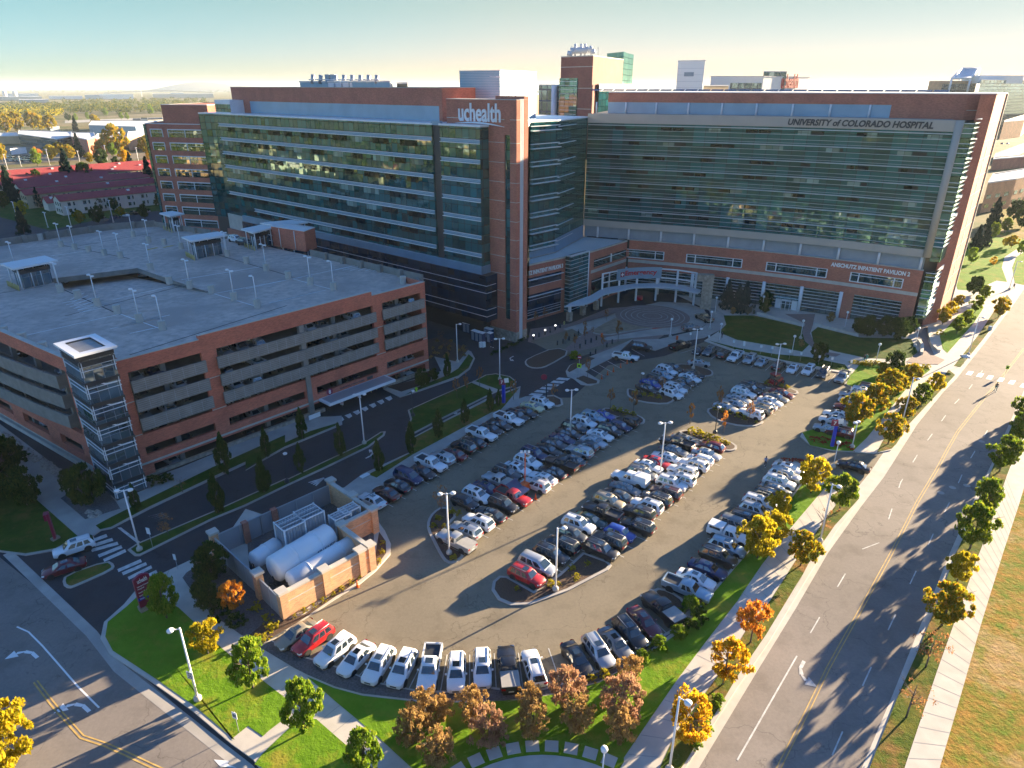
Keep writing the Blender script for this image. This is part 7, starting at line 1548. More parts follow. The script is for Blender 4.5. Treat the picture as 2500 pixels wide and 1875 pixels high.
def tank(a, b, r, label, ribs=(.33, .72)):
    "a, b: photo points on the axis at the two ends (axis height r+.5)"
    A, B = Vector((*G(*a, r + .6), r + .6)), Vector((*G(*b, r + .6), r + .6)); d = (B - A).normalized(); L = (B - A).length
    t = thing('gas_tank', label, 'tank', (A.x, A.y, 0), 'white gas tanks in the yard'); mb = MB()
    prof = [(0, .05), (.05, r * .5), (.16, r * .82), (.38, r)] + [(L - .38, r), (L - .16, r * .82), (L - .05, r * .5), (L, .05)]
    mb.lathe(A, d, prof, 28); mb.build('shell', 'tank_white', t)
    for f in ribs: mb = MB(); mb.lathe(A, d, [(L * f - .1, r + .02), (L * f - .07, r + .07), (L * f + .07, r + .07), (L * f + .1, r + .02)], 28); mb.build('band', 'white_metal', t)
    mb = MB()
    for f in (.2, .8): q = A + d * L * f; mb.box(q.x, q.y, .1, .5, r * 1.6, .8, math.atan2(d.y, d.x))
    mb.build('saddle', 'concrete', t); mb = MB(); q = A - d * .1
    for k in range(5): mb.tube((q.x + random.uniform(-.6, .6), q.y + random.uniform(-.6, .6), .2), (q.x + random.uniform(-.4, .4), q.y + random.uniform(-.4, .4), random.uniform(.6, 1.6)), .07, n=5)
    mb.build('valves', 'dark_metal', t); return t, A, d, L
t, A, d, L = tank((10, 200, 1400), (10, 660, 1120), 1.6, 'largest white gas tank, in the middle of the yard')
n = Vector((d.y, -d.x, 0)); lettering('AIR LIQUIDE', tuple(A + d * L * .60 + n * 1.61 + Vector((0, 0, -.2))), tuple(d), (0, 0, 1), 2.6, 'teal_panel', t, .42, .02)
tank((10, 50, 1330), (10, 260, 1195), 1.08, 'small white gas tank by the left fence', (.5,))
tank((10, 330, 1490), (10, 830, 1190), 1.12, 'long narrow white gas tank behind the front wall', (.28, .78))
def vaporizer(t, x0, y0, w, dpt, h, label):
    p = G(t, x0, y0, h); t_ = thing('vaporizer', label, 'vaporizer', (*p, 0), 'finned aluminium vaporizers in the yard'); mb = MB(); k = 7 if w > 2.4 else 5
    for i in range(k):
        for j in range(4):
            q = Vector(p) + Wd * ((i + .5) / k - .5) * w + Wn * ((j + .5) / 4 - .5) * dpt
            for a in (0, R(45), R(90), R(135)): mb.box(q.x, q.y, .5, w / k * .85, .03, h - .6, an_ + a)
    mb.build('fin_tubes', 'aluminium', t_); mb = MB(); c4 = [tuple(Vector(p) + Wd * w * a + Wn * dpt * b)[:2] for a, b in ((-.5, -.5), (.5, -.5), (.5, .5), (-.5, .5))]; ring(mb, c4, h - .1, h, .05, .1); ring(mb, c4, .4, .55, .05, .1)
    for i in range(4): a = Vector(p) + Wd * w * (-.5) + Wn * dpt * (i / 3 - .5); mb.tube((*a, h), (*(a + Wd * w), h), .05, n=4)
    for q in c4: mb.box(q[0], q[1], .1, .15, .15, h, an_)
    mb.build('frame', 'white_metal', t_)
vaporizer(10, 335, 1025, 2.7, 2.4, 4.6, 'large finned vaporizer left of the pair')
vaporizer(10, 485, 945, 2.7, 2.4, 4.6, 'large finned vaporizer right of the pair')
vaporizer(10, 725, 965, 2.2, 1.5, 3.9, 'small finned vaporizer nearer the tanks')
vaporizer(10, 795, 915, 2.2, 1.5, 3.9, 'small finned vaporizer against the end wall')

# ---------------------------------------------------------------- lamps
def lamp(name, p, h, label, group, heads, arm=.75, base=True, z=.14, col_='lamp_white', pole_r=.11, ball=False, block=None):
    t = thing(name, label, 'lamp post', (p[0], p[1], z), group); mb = MB(); z0 = block or 0
    mb.tube((p[0], p[1], z + z0), (p[0], p[1], z + h), pole_r, pole_r * .75, 8); mb.build('pole', col_, t)
    if block: mb = MB(); c8 = [(p[0] + .58 * math.cos(k * math.pi / 4 + .39), p[1] + .58 * math.sin(k * math.pi / 4 + .39)) for k in range(8)]; mb.prism(c8, z, z + block); mb.build('concrete_base', 'pale_concrete', t)
    elif base: mb = MB(); mb.lathe((p[0], p[1], z), (0, 0, 1), [(0, .36), (.3, .36), (.55, .2)], 10); mb.build('base', 'pale_concrete' if col_ != 'dark_metal' else 'dark_metal', t)
    if ball: mb = MB(); mb.lathe((p[0], p[1], z + h), (0, 0, 1), [(0, .12), (.1, .26), (.3, .3), (.48, .22), (.56, .05)], 12); mb.build('globe', 'lamp_white', t)
    for a in heads:
        dx, dy = math.cos(a), math.sin(a); mb = MB(); mb.tube((p[0], p[1], z + h - .12), (p[0] + dx * arm, p[1] + dy * arm, z + h - .02), .05, n=5)
        mb.lathe((p[0] + dx * arm, p[1] + dy * arm, z + h - .16), (0, 0, 1), [(0, .29), (.14, .32), (.22, .24), (.26, .06)], 14); mb.build('lamp_head', 'lamp_white', t)
    return t
AR = R(51)
for s, h, hd, lab in (('10:1570,1275', 8.6, (AR + 2.4, AR - .74), 'two headed lamp post on the near left island'), ('15:493,292', 8.4, (AR - .8,), 'lamp post on the big near island with tufts'), ('7:605,1640', 8.4, (AR + 2.4, AR - .74), 'two headed lamp post in the second double row'), ('11:1300,660', 8.4, (AR + 2.4, AR - .74), 'two headed lamp post in the third double row'), ('7:1555,1110', 8.4, (AR + 2.4, AR - .74), 'two headed lamp post on the far middle island'), ('8:282,1240', 8.4, (AR + 2.4, AR - .74), 'two headed lamp post by the red tractor'),
    ('9:1080,1248', 8.6, (AR + 2.4, AR - .74), 'two headed lamp post on the street median tip'), ('10:915,425', 8.6, (AR + 2.4, AR - .74), 'two headed lamp post on the median by the garage entrance'), ('6:1960,1195', 8.4, (AR + 2.4, AR - .74), 'two headed lamp post on the round end of the grass median'), ('6:1634,1060', 8.2, (AR - .7,), 'lamp post on the kerb before the portable toilets'), ('13:1530,1140', 8.6, (AR + 2.6,), 'lamp post with speed sign on the corner lawn')):
    t = lamp('lamp_post', PL(s)[0], h, lab, 'lamp posts of the car park and street', hd)
    if 'speed' in lab:
        p = t.location; mb = MB(); f = Vector((-.35, -.94, 0)); s_ = Vector((f.y * -1, f.x, 0)); o0 = Vector((p.x, p.y, 2.9)) + f * .16; mb.obox(o0 - s_ * .34, s_ * .68, f * .04, Vector((0, 0, .85))); sg = mb.build('speed_sign', 'white_paint', t)
        lettering('25', tuple(o0 - s_ * .24 + f * .05 + Vector((0, 0, .1))), tuple(s_), (0, 0, 1), .48, 'black', sg, .42, .01); lettering('SPEED LIMIT', tuple(o0 - s_ * .28 + f * .05 + Vector((0, 0, .62))), tuple(s_), (0, 0, 1), .56, 'black', sg, .12, .01)
for s, h, lab in (('15:1370,1690', 8.4, 'first lamp post from the bottom along the left footpath'), ('12:635,1185', 8.4, 'second lamp post from the bottom along the left footpath'), ('12:1268,270', 8.4, 'third lamp post from the bottom along the left footpath'), ('8:1780,1005', 8.4, 'fourth lamp post from the bottom along the left footpath'), ('8:2095,500', 8.0, 'farthest lamp post along the left footpath')):
    lamp('street_lamp', PL(s)[0], h, lab, 'lamp posts beside the avenue', (AR - 1.6,))
for s, lab in (('15:848,1800', 'globe lamp at the edge of the round terrace'), ('12:738,610', 'globe lamp beside the car park exit'), ('8:1368,940', 'globe lamp at the curved wall by the pavilion corner'), ('8:1065,1072', 'globe lamp by the shrub bed on the path'), ('8:418,1005', 'globe lamp left of the dark bushy tree'), ('8:486,878', 'globe lamp at the bend of the paved walk'), ('8:825,808', 'globe lamp in front of the right-hand terrace wall'), ('8:186,680', 'globe lamp on the left-hand terrace wall'), ('7:1378,865', 'globe lamp on the loop pavement'), ('7:1683,805', 'globe lamp near the grey car on the loop'), ('7:1756,905', 'globe lamp at the lawn corner of the loop'), ('7:1722,688', 'globe lamp beside the stone arch')):
    lamp('globe_lamp', PL(s)[0], 3.9, lab, 'globe lamps on the walks', (), ball=True, pole_r=.07)
for s, lab in (('6:1290,1475', 'slim black lamp post on the grass median'), ('10:320,725', 'short black post on the street median'), ('7:1145,1330', 'black camera post on the far middle island'), ('11:1722,345', 'black camera post behind the yellow island')):
    lamp('dark_post', PL(s)[0], 4.6, lab, 'dark posts', (AR,), arm=.35, col_='dark_metal', pole_r=.08)
lamp('camera_post', PL('12:883,455')[0], 4.4, 'white camera post beside the red flower bed', 'dark posts', (AR, AR + 2.4), arm=.4, pole_r=.08)
dk = '5:475,165 580,188 808,232 932,252 1030,88 1150,132 1400,182 1165,345 755,622 1080,748 1258,808 470,515 1467,485 1808,577 1988,632 2055,350 1755,240 120,330 6:500,457 680,500'.split(); t_ = 5
dr = ranks([px(6 if i > 17 else 5, *map(float, q.split(':')[-1].split(',')))[0] for i, q in enumerate(dk)])
for i, q in enumerate(dk):
    if ':' in q: t_, q = q.split(':'); t_ = int(t_)
    x, y = map(float, q.split(',')); one = i in (4, 10, 14, 19)
    lamp('deck_lamp', G(t_, x, y, DECK), 5.4, f'{"single" if one else "double"} headed deck lamp on a concrete block, {ORD[dr[i]]} from the left', 'lamps on the garage deck', (R(140), R(-40)) if not one else (R(140),), arm=.8, z=DECK, pole_r=.09, block=1.5)
t_ = 5; cb = '5:318,115 687,205 1270,150 910,680 605,562 1310,452 1635,522 1903,293 6:330,410 1215,452 5:40,850 185,900 345,975'.split(); dr = ranks([px(6 if i in (8, 9) else 5, *map(float, q.split(':')[-1].split(',')))[0] for i, q in enumerate(cb)])
for i, q in enumerate(cb):
    if ':' in q: t_, q = q.split(':'); t_ = int(t_)
    x, y = map(float, q.split(',')); p = G(t_, x, y, DECK); mb = MB(); c8 = [(p[0] + .6 * math.cos(k * math.pi / 4 + .39), p[1] + .6 * math.sin(k * math.pi / 4 + .39)) for k in range(8)]; mb.prism(c8, DECK, DECK + 1.5)
    o = mb.build('concrete_block', 'pale_concrete', None, (*p, DECK)); o.location = (*p, DECK); tag(o, f'plain concrete block without a lamp on the garage deck, {ORD[dr[i]]} from the left', 'concrete block', 'bare concrete blocks on the garage deck')
for s, h in (('1:385,800', 11), ('1:620,790', 9), ('1:830,765', 11), ('1:1075,800', 12), ('1:1230,780', 12), ('1:60,835', 10), ('1:165,810', 7), ('1:875,1240', 9), ('1:550,1275', 8), ('1:370,1280', 6), ('1:125,1190', 6)):
    lamp('far_lamp', PL(s)[0], h, 'pale lamp post among the streets behind the garage', 'far lamp posts at the left', (R(140), R(-40)), arm=1.0, z=-.1, pole_r=.16)

# ---------------------------------------------------------------- signs
sg = thing('monument_sign', 'maroon hospital monument sign with blue strip on the corner lawn', 'sign', (*G(13, 1125, 440), 0))
a, b = Vector(G(13, 1092, 462)), Vector(G(13, 1210, 400)); d = (b - a).normalized(); n = Vector((d.y, -d.x)); mb = MB(); wallbox(mb, a, d, -.1, (b - a).length + .1, .1, .7, .3, n, 0, .8); mb.build('base', 'stone', sg)
mb = MB(); L = (b - a).length; pts = [(0, .7), (L, .7), (L, 4.3)] + [(L * (1 - k / 6), 4.3 + .35 * math.sin(math.pi * k / 6)) for k in range(1, 6)] + [(0, 4.3)]; f = [mb.vert((*(a + d * u + n * .15), z)) for u, z in pts]; g_ = [mb.vert((*(a + d * u - n * .2), z)) for u, z in pts]; mb.face(f); mb.face(g_[::-1])
for i in range(len(pts)): j = (i + 1) % len(pts); mb.face((f[i], g_[i], g_[j], f[j]))
pn = mb.build('panel', 'sign_maroon', sg)
lettering('uchealth', (*(a + d * L * .2 + n * .155), 3.75), (*d, 0), (0, 0, 1), L * .62, 'white_paint', pn, .55, .02)
for z, tx in ((3.25, 'University of Colorado'), (2.95, 'Hospital'), (2.5, 'Inpatient Pavilion 2'), (2.1, 'Inpatient Pavilion 3')): lettering(tx, (*(a + d * L * .12 + n * .155), z), (*d, 0), (0, 0, 1), L * (.7 if len(tx) > 10 else .4), 'white_paint', pn, .2, .015)
mb = MB(); wallbox(mb, a, d, 0, L, 1.62, 1.98, .18, n, 0, .03); mb.build('blue_strip', 'sign_blue', sg)
lettering('Parking', (*(a + d * L * .12 + n * .19), 1.7), (*d, 0), (0, 0, 1), L * .35, 'white_paint', sg, .2, .015)
sg = thing('pylon_sign', 'narrow maroon pylon sign on the lawn at the left junction', 'sign', (*G(9, 425, 1170), 0)); p = G(9, 432, 1165); mb = MB(); mb.box(p[0], p[1], .1, .9, .6, .35, R(60)); mb.build('base', 'stone', sg); mb = MB(); mb.box(p[0], p[1], .45, .28, .85, 3.6, R(30)); mb.box(p[0] - .25, p[1] - .15, 3.2, .28, .9, .85, R(30)); mb.build('panel', 'sign_maroon', sg)
def board(name, t, x, y, h, w, hh, label, m='white_paint', txt=None, tm='black', f=(-.35, -.94), cat='sign', group=None, pm='grey_metal', r=.03):
    p = G(t, x, y); o = thing(name, label, cat, (*p, .14), group); mb = MB(); mb.tube((*p, .1), (*p, h), r, n=5); mb.build('post', pm, o); f = Vector((*f, 0)).normalized(); s = Vector((-f.y, f.x, 0)); c = Vector((*p, h - hh)) + f * .05; mb = MB(); mb.obox(c - s * w / 2, s * w, f * .03, Vector((0, 0, hh))); pn = mb.build('panel', m, o)
    if txt: lettering(txt, tuple(c - s * w * .32 + f * .035 + Vector((0, 0, hh * .25))), tuple(s), (0, 0, 1), w * .64, tm, pn, hh * .5, .01)
    return o
board('bus_sign', 13, 1845, 1390, 2.6, .5, .75, 'small white bus stop sign on the corner lawn', 'white_paint', 'BUS')
board('road_sign', 9, 1180, 1225, 3.0, .6, .9, 'white road sign on the street median', 'white_metal')
board('road_sign', 9, 1375, 1400, 2.4, .4, .8, 'slim white sign at the pavement corner', 'white_metal')
for i, (x, y) in enumerate(((45, 985), (175, 1000), (262, 1010), (397, 1040), (483, 1055), (623, 1080), (720, 1095), (868, 1120))): board('accessible_sign', 8, x, y, 2.2, .4, .55, f'small blue and white accessible parking sign, {ORD[i]} from the left on the pavilion lawn', 'white_paint', None, group='accessible parking signs', f=(-.5, -.86)).name = 'accessible_sign'
for i, (x, y) in enumerate(((1530, 900), (1672, 920), (1862, 960), (1942, 968), (2072, 1000), (2157, 1010))): board('accessible_sign', 7, x, y, 2.2, .4, .55, f'small blue and white accessible parking sign, {ORD[i]} from the loop end of the row', 'white_paint', None, group='accessible parking signs', f=(-.5, -.86))
board('pedestrian_sign', 7, 673, 1185, 3.2, .85, .85, 'lime pedestrian crossing sign on the forecourt island', 'lime', 'i', 'black', r=.05)
p = G(7, 675, 1110); o = thing('no_entry_sign', 'round red no entry sign behind the lime crossing sign', 'sign', (*p, 0)); mb = MB(); mb.tube((*p, .1), (*p, 2.6), .05, n=5); mb.build('post', 'grey_metal', o); mb = MB(); mb.lathe((p[0], p[1] - .06, 2.6), (-.3, -1, .0), [(0, .42), (.04, .42)], 18); mb.build('disc', 'sign_red', o); mb = MB(); mb.box(p[0] - .03, p[1] - .12, 2.52, .6, .04, .16, -.29); mb.build('bar', 'white_paint', o)
def post_sign(t, x, y, label, num=None):
    p = G(t, x, y); o = thing('wayfinding_post', label, 'sign post', (*p, .14)); mb = MB(); mb.box(p[0], p[1], .1, .5, .5, 3.6, R(-20)); mb.build('post', 'sign_blue', o); f = Vector((-.15, -.99, 0)); s = Vector((.99, -.15, 0)); mb = MB(); c = Vector((p[0], p[1], 3.7)); mb.obox(c - s * .8, s * 1.1, f * .15, Vector((0, 0, 1.0))); pn = mb.build('number_panel', 'sign_maroon', o)
    mb = MB(); mb.obox(c + s * .2 + Vector((0, 0, .4)), s * .75 + Vector((0, 0, .15)), f * .15, Vector((-.1, 0, .8))); mb.build('white_panel', 'white_paint', o)
    if num: lettering(num, tuple(c - s * .5 + f * .16 + Vector((0, 0, .2))), tuple(s), (0, 0, 1), .42, 'white_paint', pn, .62, .02)
post_sign(12, 728, 445, 'blue post with a maroon number 7 sign in the red flower bed', '7')
post_sign(6, 1990, 1375, 'blue post with a maroon number 7 sign at the end of the parking row strip', '7')
p = G(7, 422, 1335); o = thing('stop_arm', 'black post with a round red sign at the crosswalk island', 'sign post', (*p, .14)); mb = MB(); mb.box(p[0], p[1], .1, .22, .22, 4.6); mb.build('post', 'dark_metal', o); mb = MB(); mb.lathe((p[0] - .5, p[1] - .15, 4.3), (-.1, -1, 0), [(0, .55), (.1, .55)], 18); mb.build('disc', 'sign_maroon', o)
# entrance furniture of the garage
for i, (x, y) in enumerate(((720, 1385), (855, 1330))): board('ticket_sign', 6, x + 25, y + 15, 1.4, .7, 1.0, ('left' if i == 0 else 'right') + ' white and red notice board at the garage entrance lanes', 'white_paint', 'STOP', 'sign_red')
for i, (x, y) in enumerate(((715, 1370), (850, 1310))): p = G(6, x, y); mb = MB(); mb.box(p[0], p[1], 0, .5, .4, 1.5, R(48)); o = mb.build('ticket_machine', 'white_metal'); tag(o, ('left' if i == 0 else 'right') + ' ticket machine under the garage entrance canopy', 'ticket machine')
for i, (x, y) in enumerate(((945, 1285), (968, 1288), (1010, 1270))): p = G(6, x, y); mb = MB(); mb.tube((*p, 0), (*p, 1.3), .09, n=7); o = mb.build('bollard', 'safety_yellow'); tag(o, f'yellow bollard by the garage exit lane, {ORD[i]} from the left', 'bollard', 'bollards at the garage entrance')
for i, (x0, y0, x1, y1) in enumerate(((812, 1312, 885, 1285), (930, 1265, 1015, 1238))): a, b = G(6, x0, y0, 1), G(6, x1, y1, 1); mb = MB(); mb.tube((*a, 1), (*b, 1.05), .06, n=5); o = mb.build('barrier_arm', 'safety_yellow'); tag(o, ('left' if i == 0 else 'right') + ' yellow barrier arm under the garage canopy', 'barrier')
p = G(6, 1318, 1285); mb = MB(); mb.lathe((*p, .14), (0, 0, 1), [(0, .2), (.1, .14), (.6, .14), (.7, .2), (.85, .08)], 10); mb.box(p[0], p[1], .55, .5, .16, .16); o = mb.build('fire_hydrant', 'lime'); tag(o, 'yellow fire hydrant on the verge right of the garage entrance', 'hydrant')
p = G(7, 560, 770); mb = MB(); mb.lathe((*p, .14), (0, 0, 1), [(0, .2), (.1, .14), (.6, .14), (.7, .2), (.85, .08)], 10); mb.box(p[0], p[1], .55, .5, .16, .16); o = mb.build('fire_hydrant', 'safety_yellow'); tag(o, 'yellow fire hydrant before the entrance canopy pillar', 'hydrant')
p = G(6, 535, 1500); o = thing('low_sign', 'low white sign board on the verge by the garage entrance', 'sign', (*p, .14)); mb = MB(); mb.box(p[0], p[1], .3, 2.2, .1, .8, R(48)); mb.build('panel', 'white_paint', o); mb = MB(); mb.box(p[0], p[1], .1, 1.8, .2, .25, R(48)); mb.build('base', 'concrete', o)
for i, (x, y) in enumerate(((920, 675),)): p = G(10, x, y); mb = MB(); mb.box(p[0], p[1], .14, 1.4, .7, .12, R(50)); o = mb.build('white_cover', 'white_paint'); tag(o, 'flat white cover lying at the tip of the tree strip', 'cover')
# traffic cones
def cone(t, x, y, label, grp, z=.02):
    p = G(t, x, y); o = thing('traffic_cone', label, 'traffic cone', (*p, z), grp); mb = MB(); mb.box(p[0], p[1], z, .42, .42, .05); mb.lathe((*p, z + .04), (0, 0, 1), [(0, .16), (.9, .04)], 10); mb.build('cone', 'orange', o); mb = MB(); mb.lathe((*p, z + .38), (0, 0, 1), [(0, .115), (.2, .085)], 10); mb.build('band', 'white_paint', o)
for i, (x, y) in enumerate(((850, 1185), (895, 1155), (940, 1130), (995, 1098), (1045, 1068), (1080, 1058))): cone(7, x, y, f'orange traffic cone along the empty emergency stalls, {ORD[i]} from the near end', 'cones along the emergency stalls')
cone(14, 862, 262, 'orange traffic cone against the kerb of the tank yard', 'single cones'); cone(11, 340, 850, 'orange traffic cone beside the red pickup and trailer', 'single cones')
for i, (x, y) in enumerate(((1140, 575), (850, 865), (1430, 885))): p = G(7, x, y); mb = MB(); mb.tube((*p, .1), (*p, 1.0), .25 if i else .9, n=10); o = mb.build('barrel', 'sign_red' if i == 0 else 'orange'); tag(o, ('big red bin under the emergency canopy', 'orange barrel at the planted bed corner', 'small orange barrel at the loop kerb')[i], 'barrel')
# bollards on the forecourt
bl_ = '323,885 366,862 413,845 453,828 492,808 529,790 508,925 551,912 598,888 640,868 682,950 725,918 768,905 808,885 762,1012 803,990 890,940 930,915'.split(' '); dr = ranks([float(q.split(',')[0]) for q in bl_])
for i, q in enumerate(bl_):
    x, y = map(float, q.split(',')); p = G(7, x, y); t = thing('bollard', f'black bollard {"with a lit white top " if i in (0, 2, 4) else ""}on the brick forecourt, {ORD[dr[i]]} from the left', 'bollard', (*p, .02), 'black bollards on the forecourt'); mb = MB(); mb.tube((*p, .02), (*p, 1.05), .17, n=8); mb.build('post', 'dark_metal', t)
    if i in (0, 2, 4): mb = MB(); mb.lathe((*p, 1.05), (0, 0, 1), [(0, .18), (.15, .18), (.22, .05)], 8); mb.build('lamp_top', 'lamp_lit', t)
# portable toilets
pts = [(1700, 800), (1727, 806), (1754, 813), (1781, 820), (1808, 827), (1835, 834), (1862, 842), (1888, 850), (1765, 862), (1795, 872), (1825, 880), (1885, 880)]
dr = ranks([q[0] for q in pts])
for i, (x, y) in enumerate(pts):
    p = G(6, x, y + 20); t = thing('portable_toilet', f'dark blue portable toilet with pale roof, {ORD[dr[i]]} from the left at the stone tower base', 'portable toilet', (*p, 0), 'portable toilets'); mb = MB(); mb.box(p[0], p[1], .05, 1.1, 1.1, 2.05, R(-40)); mb.build('cabin', 'toilet_blue', t)
    mb = MB(); mb.box(p[0], p[1], 2.1, 1.15, 1.15, .12, R(-40)); mb.box(p[0], p[1], 2.22, .8, .8, .1, R(-40)); mb.build('roof', 'white_paint', t); mb = MB(); f = Vector((-.64, -.77)); s = Vector((.77, -.64)); c = Vector(p) + f * .56; mb.obox((*(c - s * .38), .15), (*(s * .76), 0), (*(f * .04), 0), (0, 0, 1.8)); mb.build('door', 'grey_panel', t)
for i, x in enumerate((1815, 1835)): p = G(6, x, 940); mb = MB(); mb.box(p[0], p[1], .02, .8, .5, 1.15, R(40)); o = mb.build('notice_board', 'white_paint'); tag(o, ('left' if i == 0 else 'right') + ' white sandwich board beside the portable toilets', 'sign')
# ---------------------------------------------------------------- emergency canopy and arch
em = thing('emergency_canopy', 'curved white steel canopy with the grey Emergency sign and stone end pier', 'canopy', (*G(7, 1110, 580), 0))
cols = [G(7, x, y) for x, y in ((845, 625), (975, 597), (1110, 582), (1262, 580), (1415, 593), (1555, 618))]
for p in cols: mb = MB(); mb.box(p[0], p[1], 0, .4, .4, 8.6, R(20)); mb.build('column', 'white_metal', em)
def curve(pts, n=24):
    out = []
    for i in range(len(pts) - 1):
        for k in range(n // (len(pts) - 1)):
            t = k / (n // (len(pts) - 1)); p0, p1, p2_, p3_ = [Vector(pts[max(0, min(len(pts) - 1, i + j))]) for j in (-1, 0, 1, 2)]
            out.append(tuple(.5 * ((2 * p1) + (-p0 + p2_) * t + (2 * p0 - 5 * p1 + 4 * p2_ - p3_) * t * t + (-p0 + 3 * p1 - 3 * p2_ + p3_) * t ** 3)))
    return out + [tuple(pts[-1])]
cv_ = curve(cols, 25)
for z0, z1 in ((8.4, 8.7), (6.05, 6.3)):
    mb = MB()
    for a, b in zip(cv_, cv_[1:]): d = Vector((b[0] - a[0], b[1] - a[1])); n = Vector((d.y, -d.x)).normalized() * .22; mb.obox((a[0], a[1], z0), (*d, 0), (*n, 0), (0, 0, z1 - z0))
    mb.build('ring_beam', 'white_metal', em)
rf = []; rb = []
for i, (t1, t2) in enumerate(zip(((560, 625), (745, 600), (880, 530), (990, 505), (1110, 480), (1300, 478), (1440, 490), (1590, 525)), ((640, 590), (760, 545), (860, 490), (970, 470), (1110, 452), (1300, 450), (1450, 462), (1620, 500)))): rf.append(G(7, *t1, 4.2)); rb.append(G(7, *t2, 4.5))
rf, rb = curve(rf, 28), curve(rb, 28); mb = MB()
for i in range(len(rf) - 1):
    a, b, c, d = rf[i], rf[i + 1], rb[i + 1], rb[i]; k = lambda q, z: (*q, z)
    mb.poly([k(a, 4.2), k(b, 4.2), k(c, 4.6), k(d, 4.6)]); mb.poly([k(d, 4.3), k(c, 4.3), k(b, 3.9), k(a, 3.9)]); mb.poly([k(a, 3.9), k(b, 3.9), k(b, 4.2), k(a, 4.2)])
mb.build('canopy_roof', 'fin_metal', em)
i0, i1 = 6, 15; mb = MB(); pa_, pb_ = cv_[5], cv_[15]
seg = cv_[4:17]; cum = [0]
for a, b in zip(seg, seg[1:]): cum.append(cum[-1] + math.dist(a, b))
def embow(u, z, o):
    u = max(0, min(cum[-1] - 1e-4, u))
    for i in range(len(seg) - 1):
        if u <= cum[i + 1]: q = (u - cum[i]) / (cum[i + 1] - cum[i]); a, b = Vector(seg[i]), Vector(seg[i + 1]); d = (b - a).normalized(); p = a.lerp(b, q) + Vector((d.y, -d.x)) * o; return (p.x, p.y, z)
n = 16
for i in range(n):
    u0, u1 = cum[-1] * i / n, cum[-1] * (i + 1) / n; mb.poly([embow(u0, 6.1, .5), embow(u1, 6.1, .5), embow(u1, 9.0, .5), embow(u0, 9.0, .5)]); mb.poly([embow(u1, 6.1, .2), embow(u0, 6.1, .2), embow(u0, 9.0, .2), embow(u1, 9.0, .2)]); mb.poly([embow(u0, 9.0, .5), embow(u1, 9.0, .5), embow(u1, 9.0, .2), embow(u0, 9.0, .2)])
mb.build('sign_band', 'blue_metal', em)
lettering('Emergency', (0, 0, 0), (1, 0, 0), (0, 0, 1), cum[-1] * .70, 'sign_red', em, 1.7, .12, fn=lambda a, b, dz: embow(cum[-1] * .2 + a, 6.75 + b, .52 + dz))
mb = MB(); u = cum[-1] * .08; mb.poly([embow(u, 6.9, .56), embow(u + 1.25, 6.9, .56), embow(u + 1.25, 8.2, .56), embow(u, 8.2, .56)]); mb.build('red_square', 'sign_maroon', em)
mb = MB(); [mb.poly([embow(u + x0, z0, .6), embow(u + x1, z0, .6), embow(u + x1, z1, .6), embow(u + x0, z1, .6)]) for x0, x1, z0, z1 in ((.48, .78, 7.1, 8.0), (.2, 1.06, 7.4, 7.7))]; mb.build('white_cross', 'white_paint', em)
a, b = Vector(G(7, 1607, 648)), Vector(G(7, 1672, 652)); d = (b - a).normalized(); n = (-d.y, d.x); mb = MB(); mb.obox((*a, 0), (*(d * 2.6), 0), (n[0] * 1.6, n[1] * 1.6, 0), (0, 0, 8.9)); mb.obox((*(a - d * 1.4), 7.2), (*(d * 1.4), 0), (n[0] * 1.6, n[1] * 1.6, 0), (0, 0, 1.7)); mb.build('stone_pier', 'stone', em)
for x, y in ((600, 738), (704, 690), (805, 648)):
    p = G(7, x, y); mb = MB(); mb.box(p[0], p[1], 0, 1.1, 1.1, 2.3, R(45)); o_ = mb.build('stone_pier', 'stone', em); mb = MB(); mb.box(p[0], p[1], 2.3, .55, .55, 1.7, R(45)); mb.build('column', 'white_metal', em)
# lawn walls and terrace before the pavilion
for nm, s, lab in (('terrace_wall', '8:150,690 330,740 510,785', 'long pale stone seat wall left of the paved walk'), ('terrace_wall', '8:585,775 760,820 930,862', 'long pale stone seat wall right of the paved walk'), ('seat_wall', '8:1465,800 1470,870 1490,940 1540,985', 'curved pale wall beside the corner walk, nearest the avenue'), ('seat_wall', '8:1385,900 1410,940 1405,1000', 'short curved pale wall at the lawn edge of the corner walk')):
    pts = PL(s); mb = MB()
    for a, b in zip(pts, pts[1:]): d = Vector((b[0] - a[0], b[1] - a[1])); n = Vector((-d.y, d.x)).normalized() * .6; mb.obox((*a, .1), (*d, 0), (*n, 0), (0, 0, .65))
    tag(mb.build(nm, 'pale_concrete'), lab, 'wall')
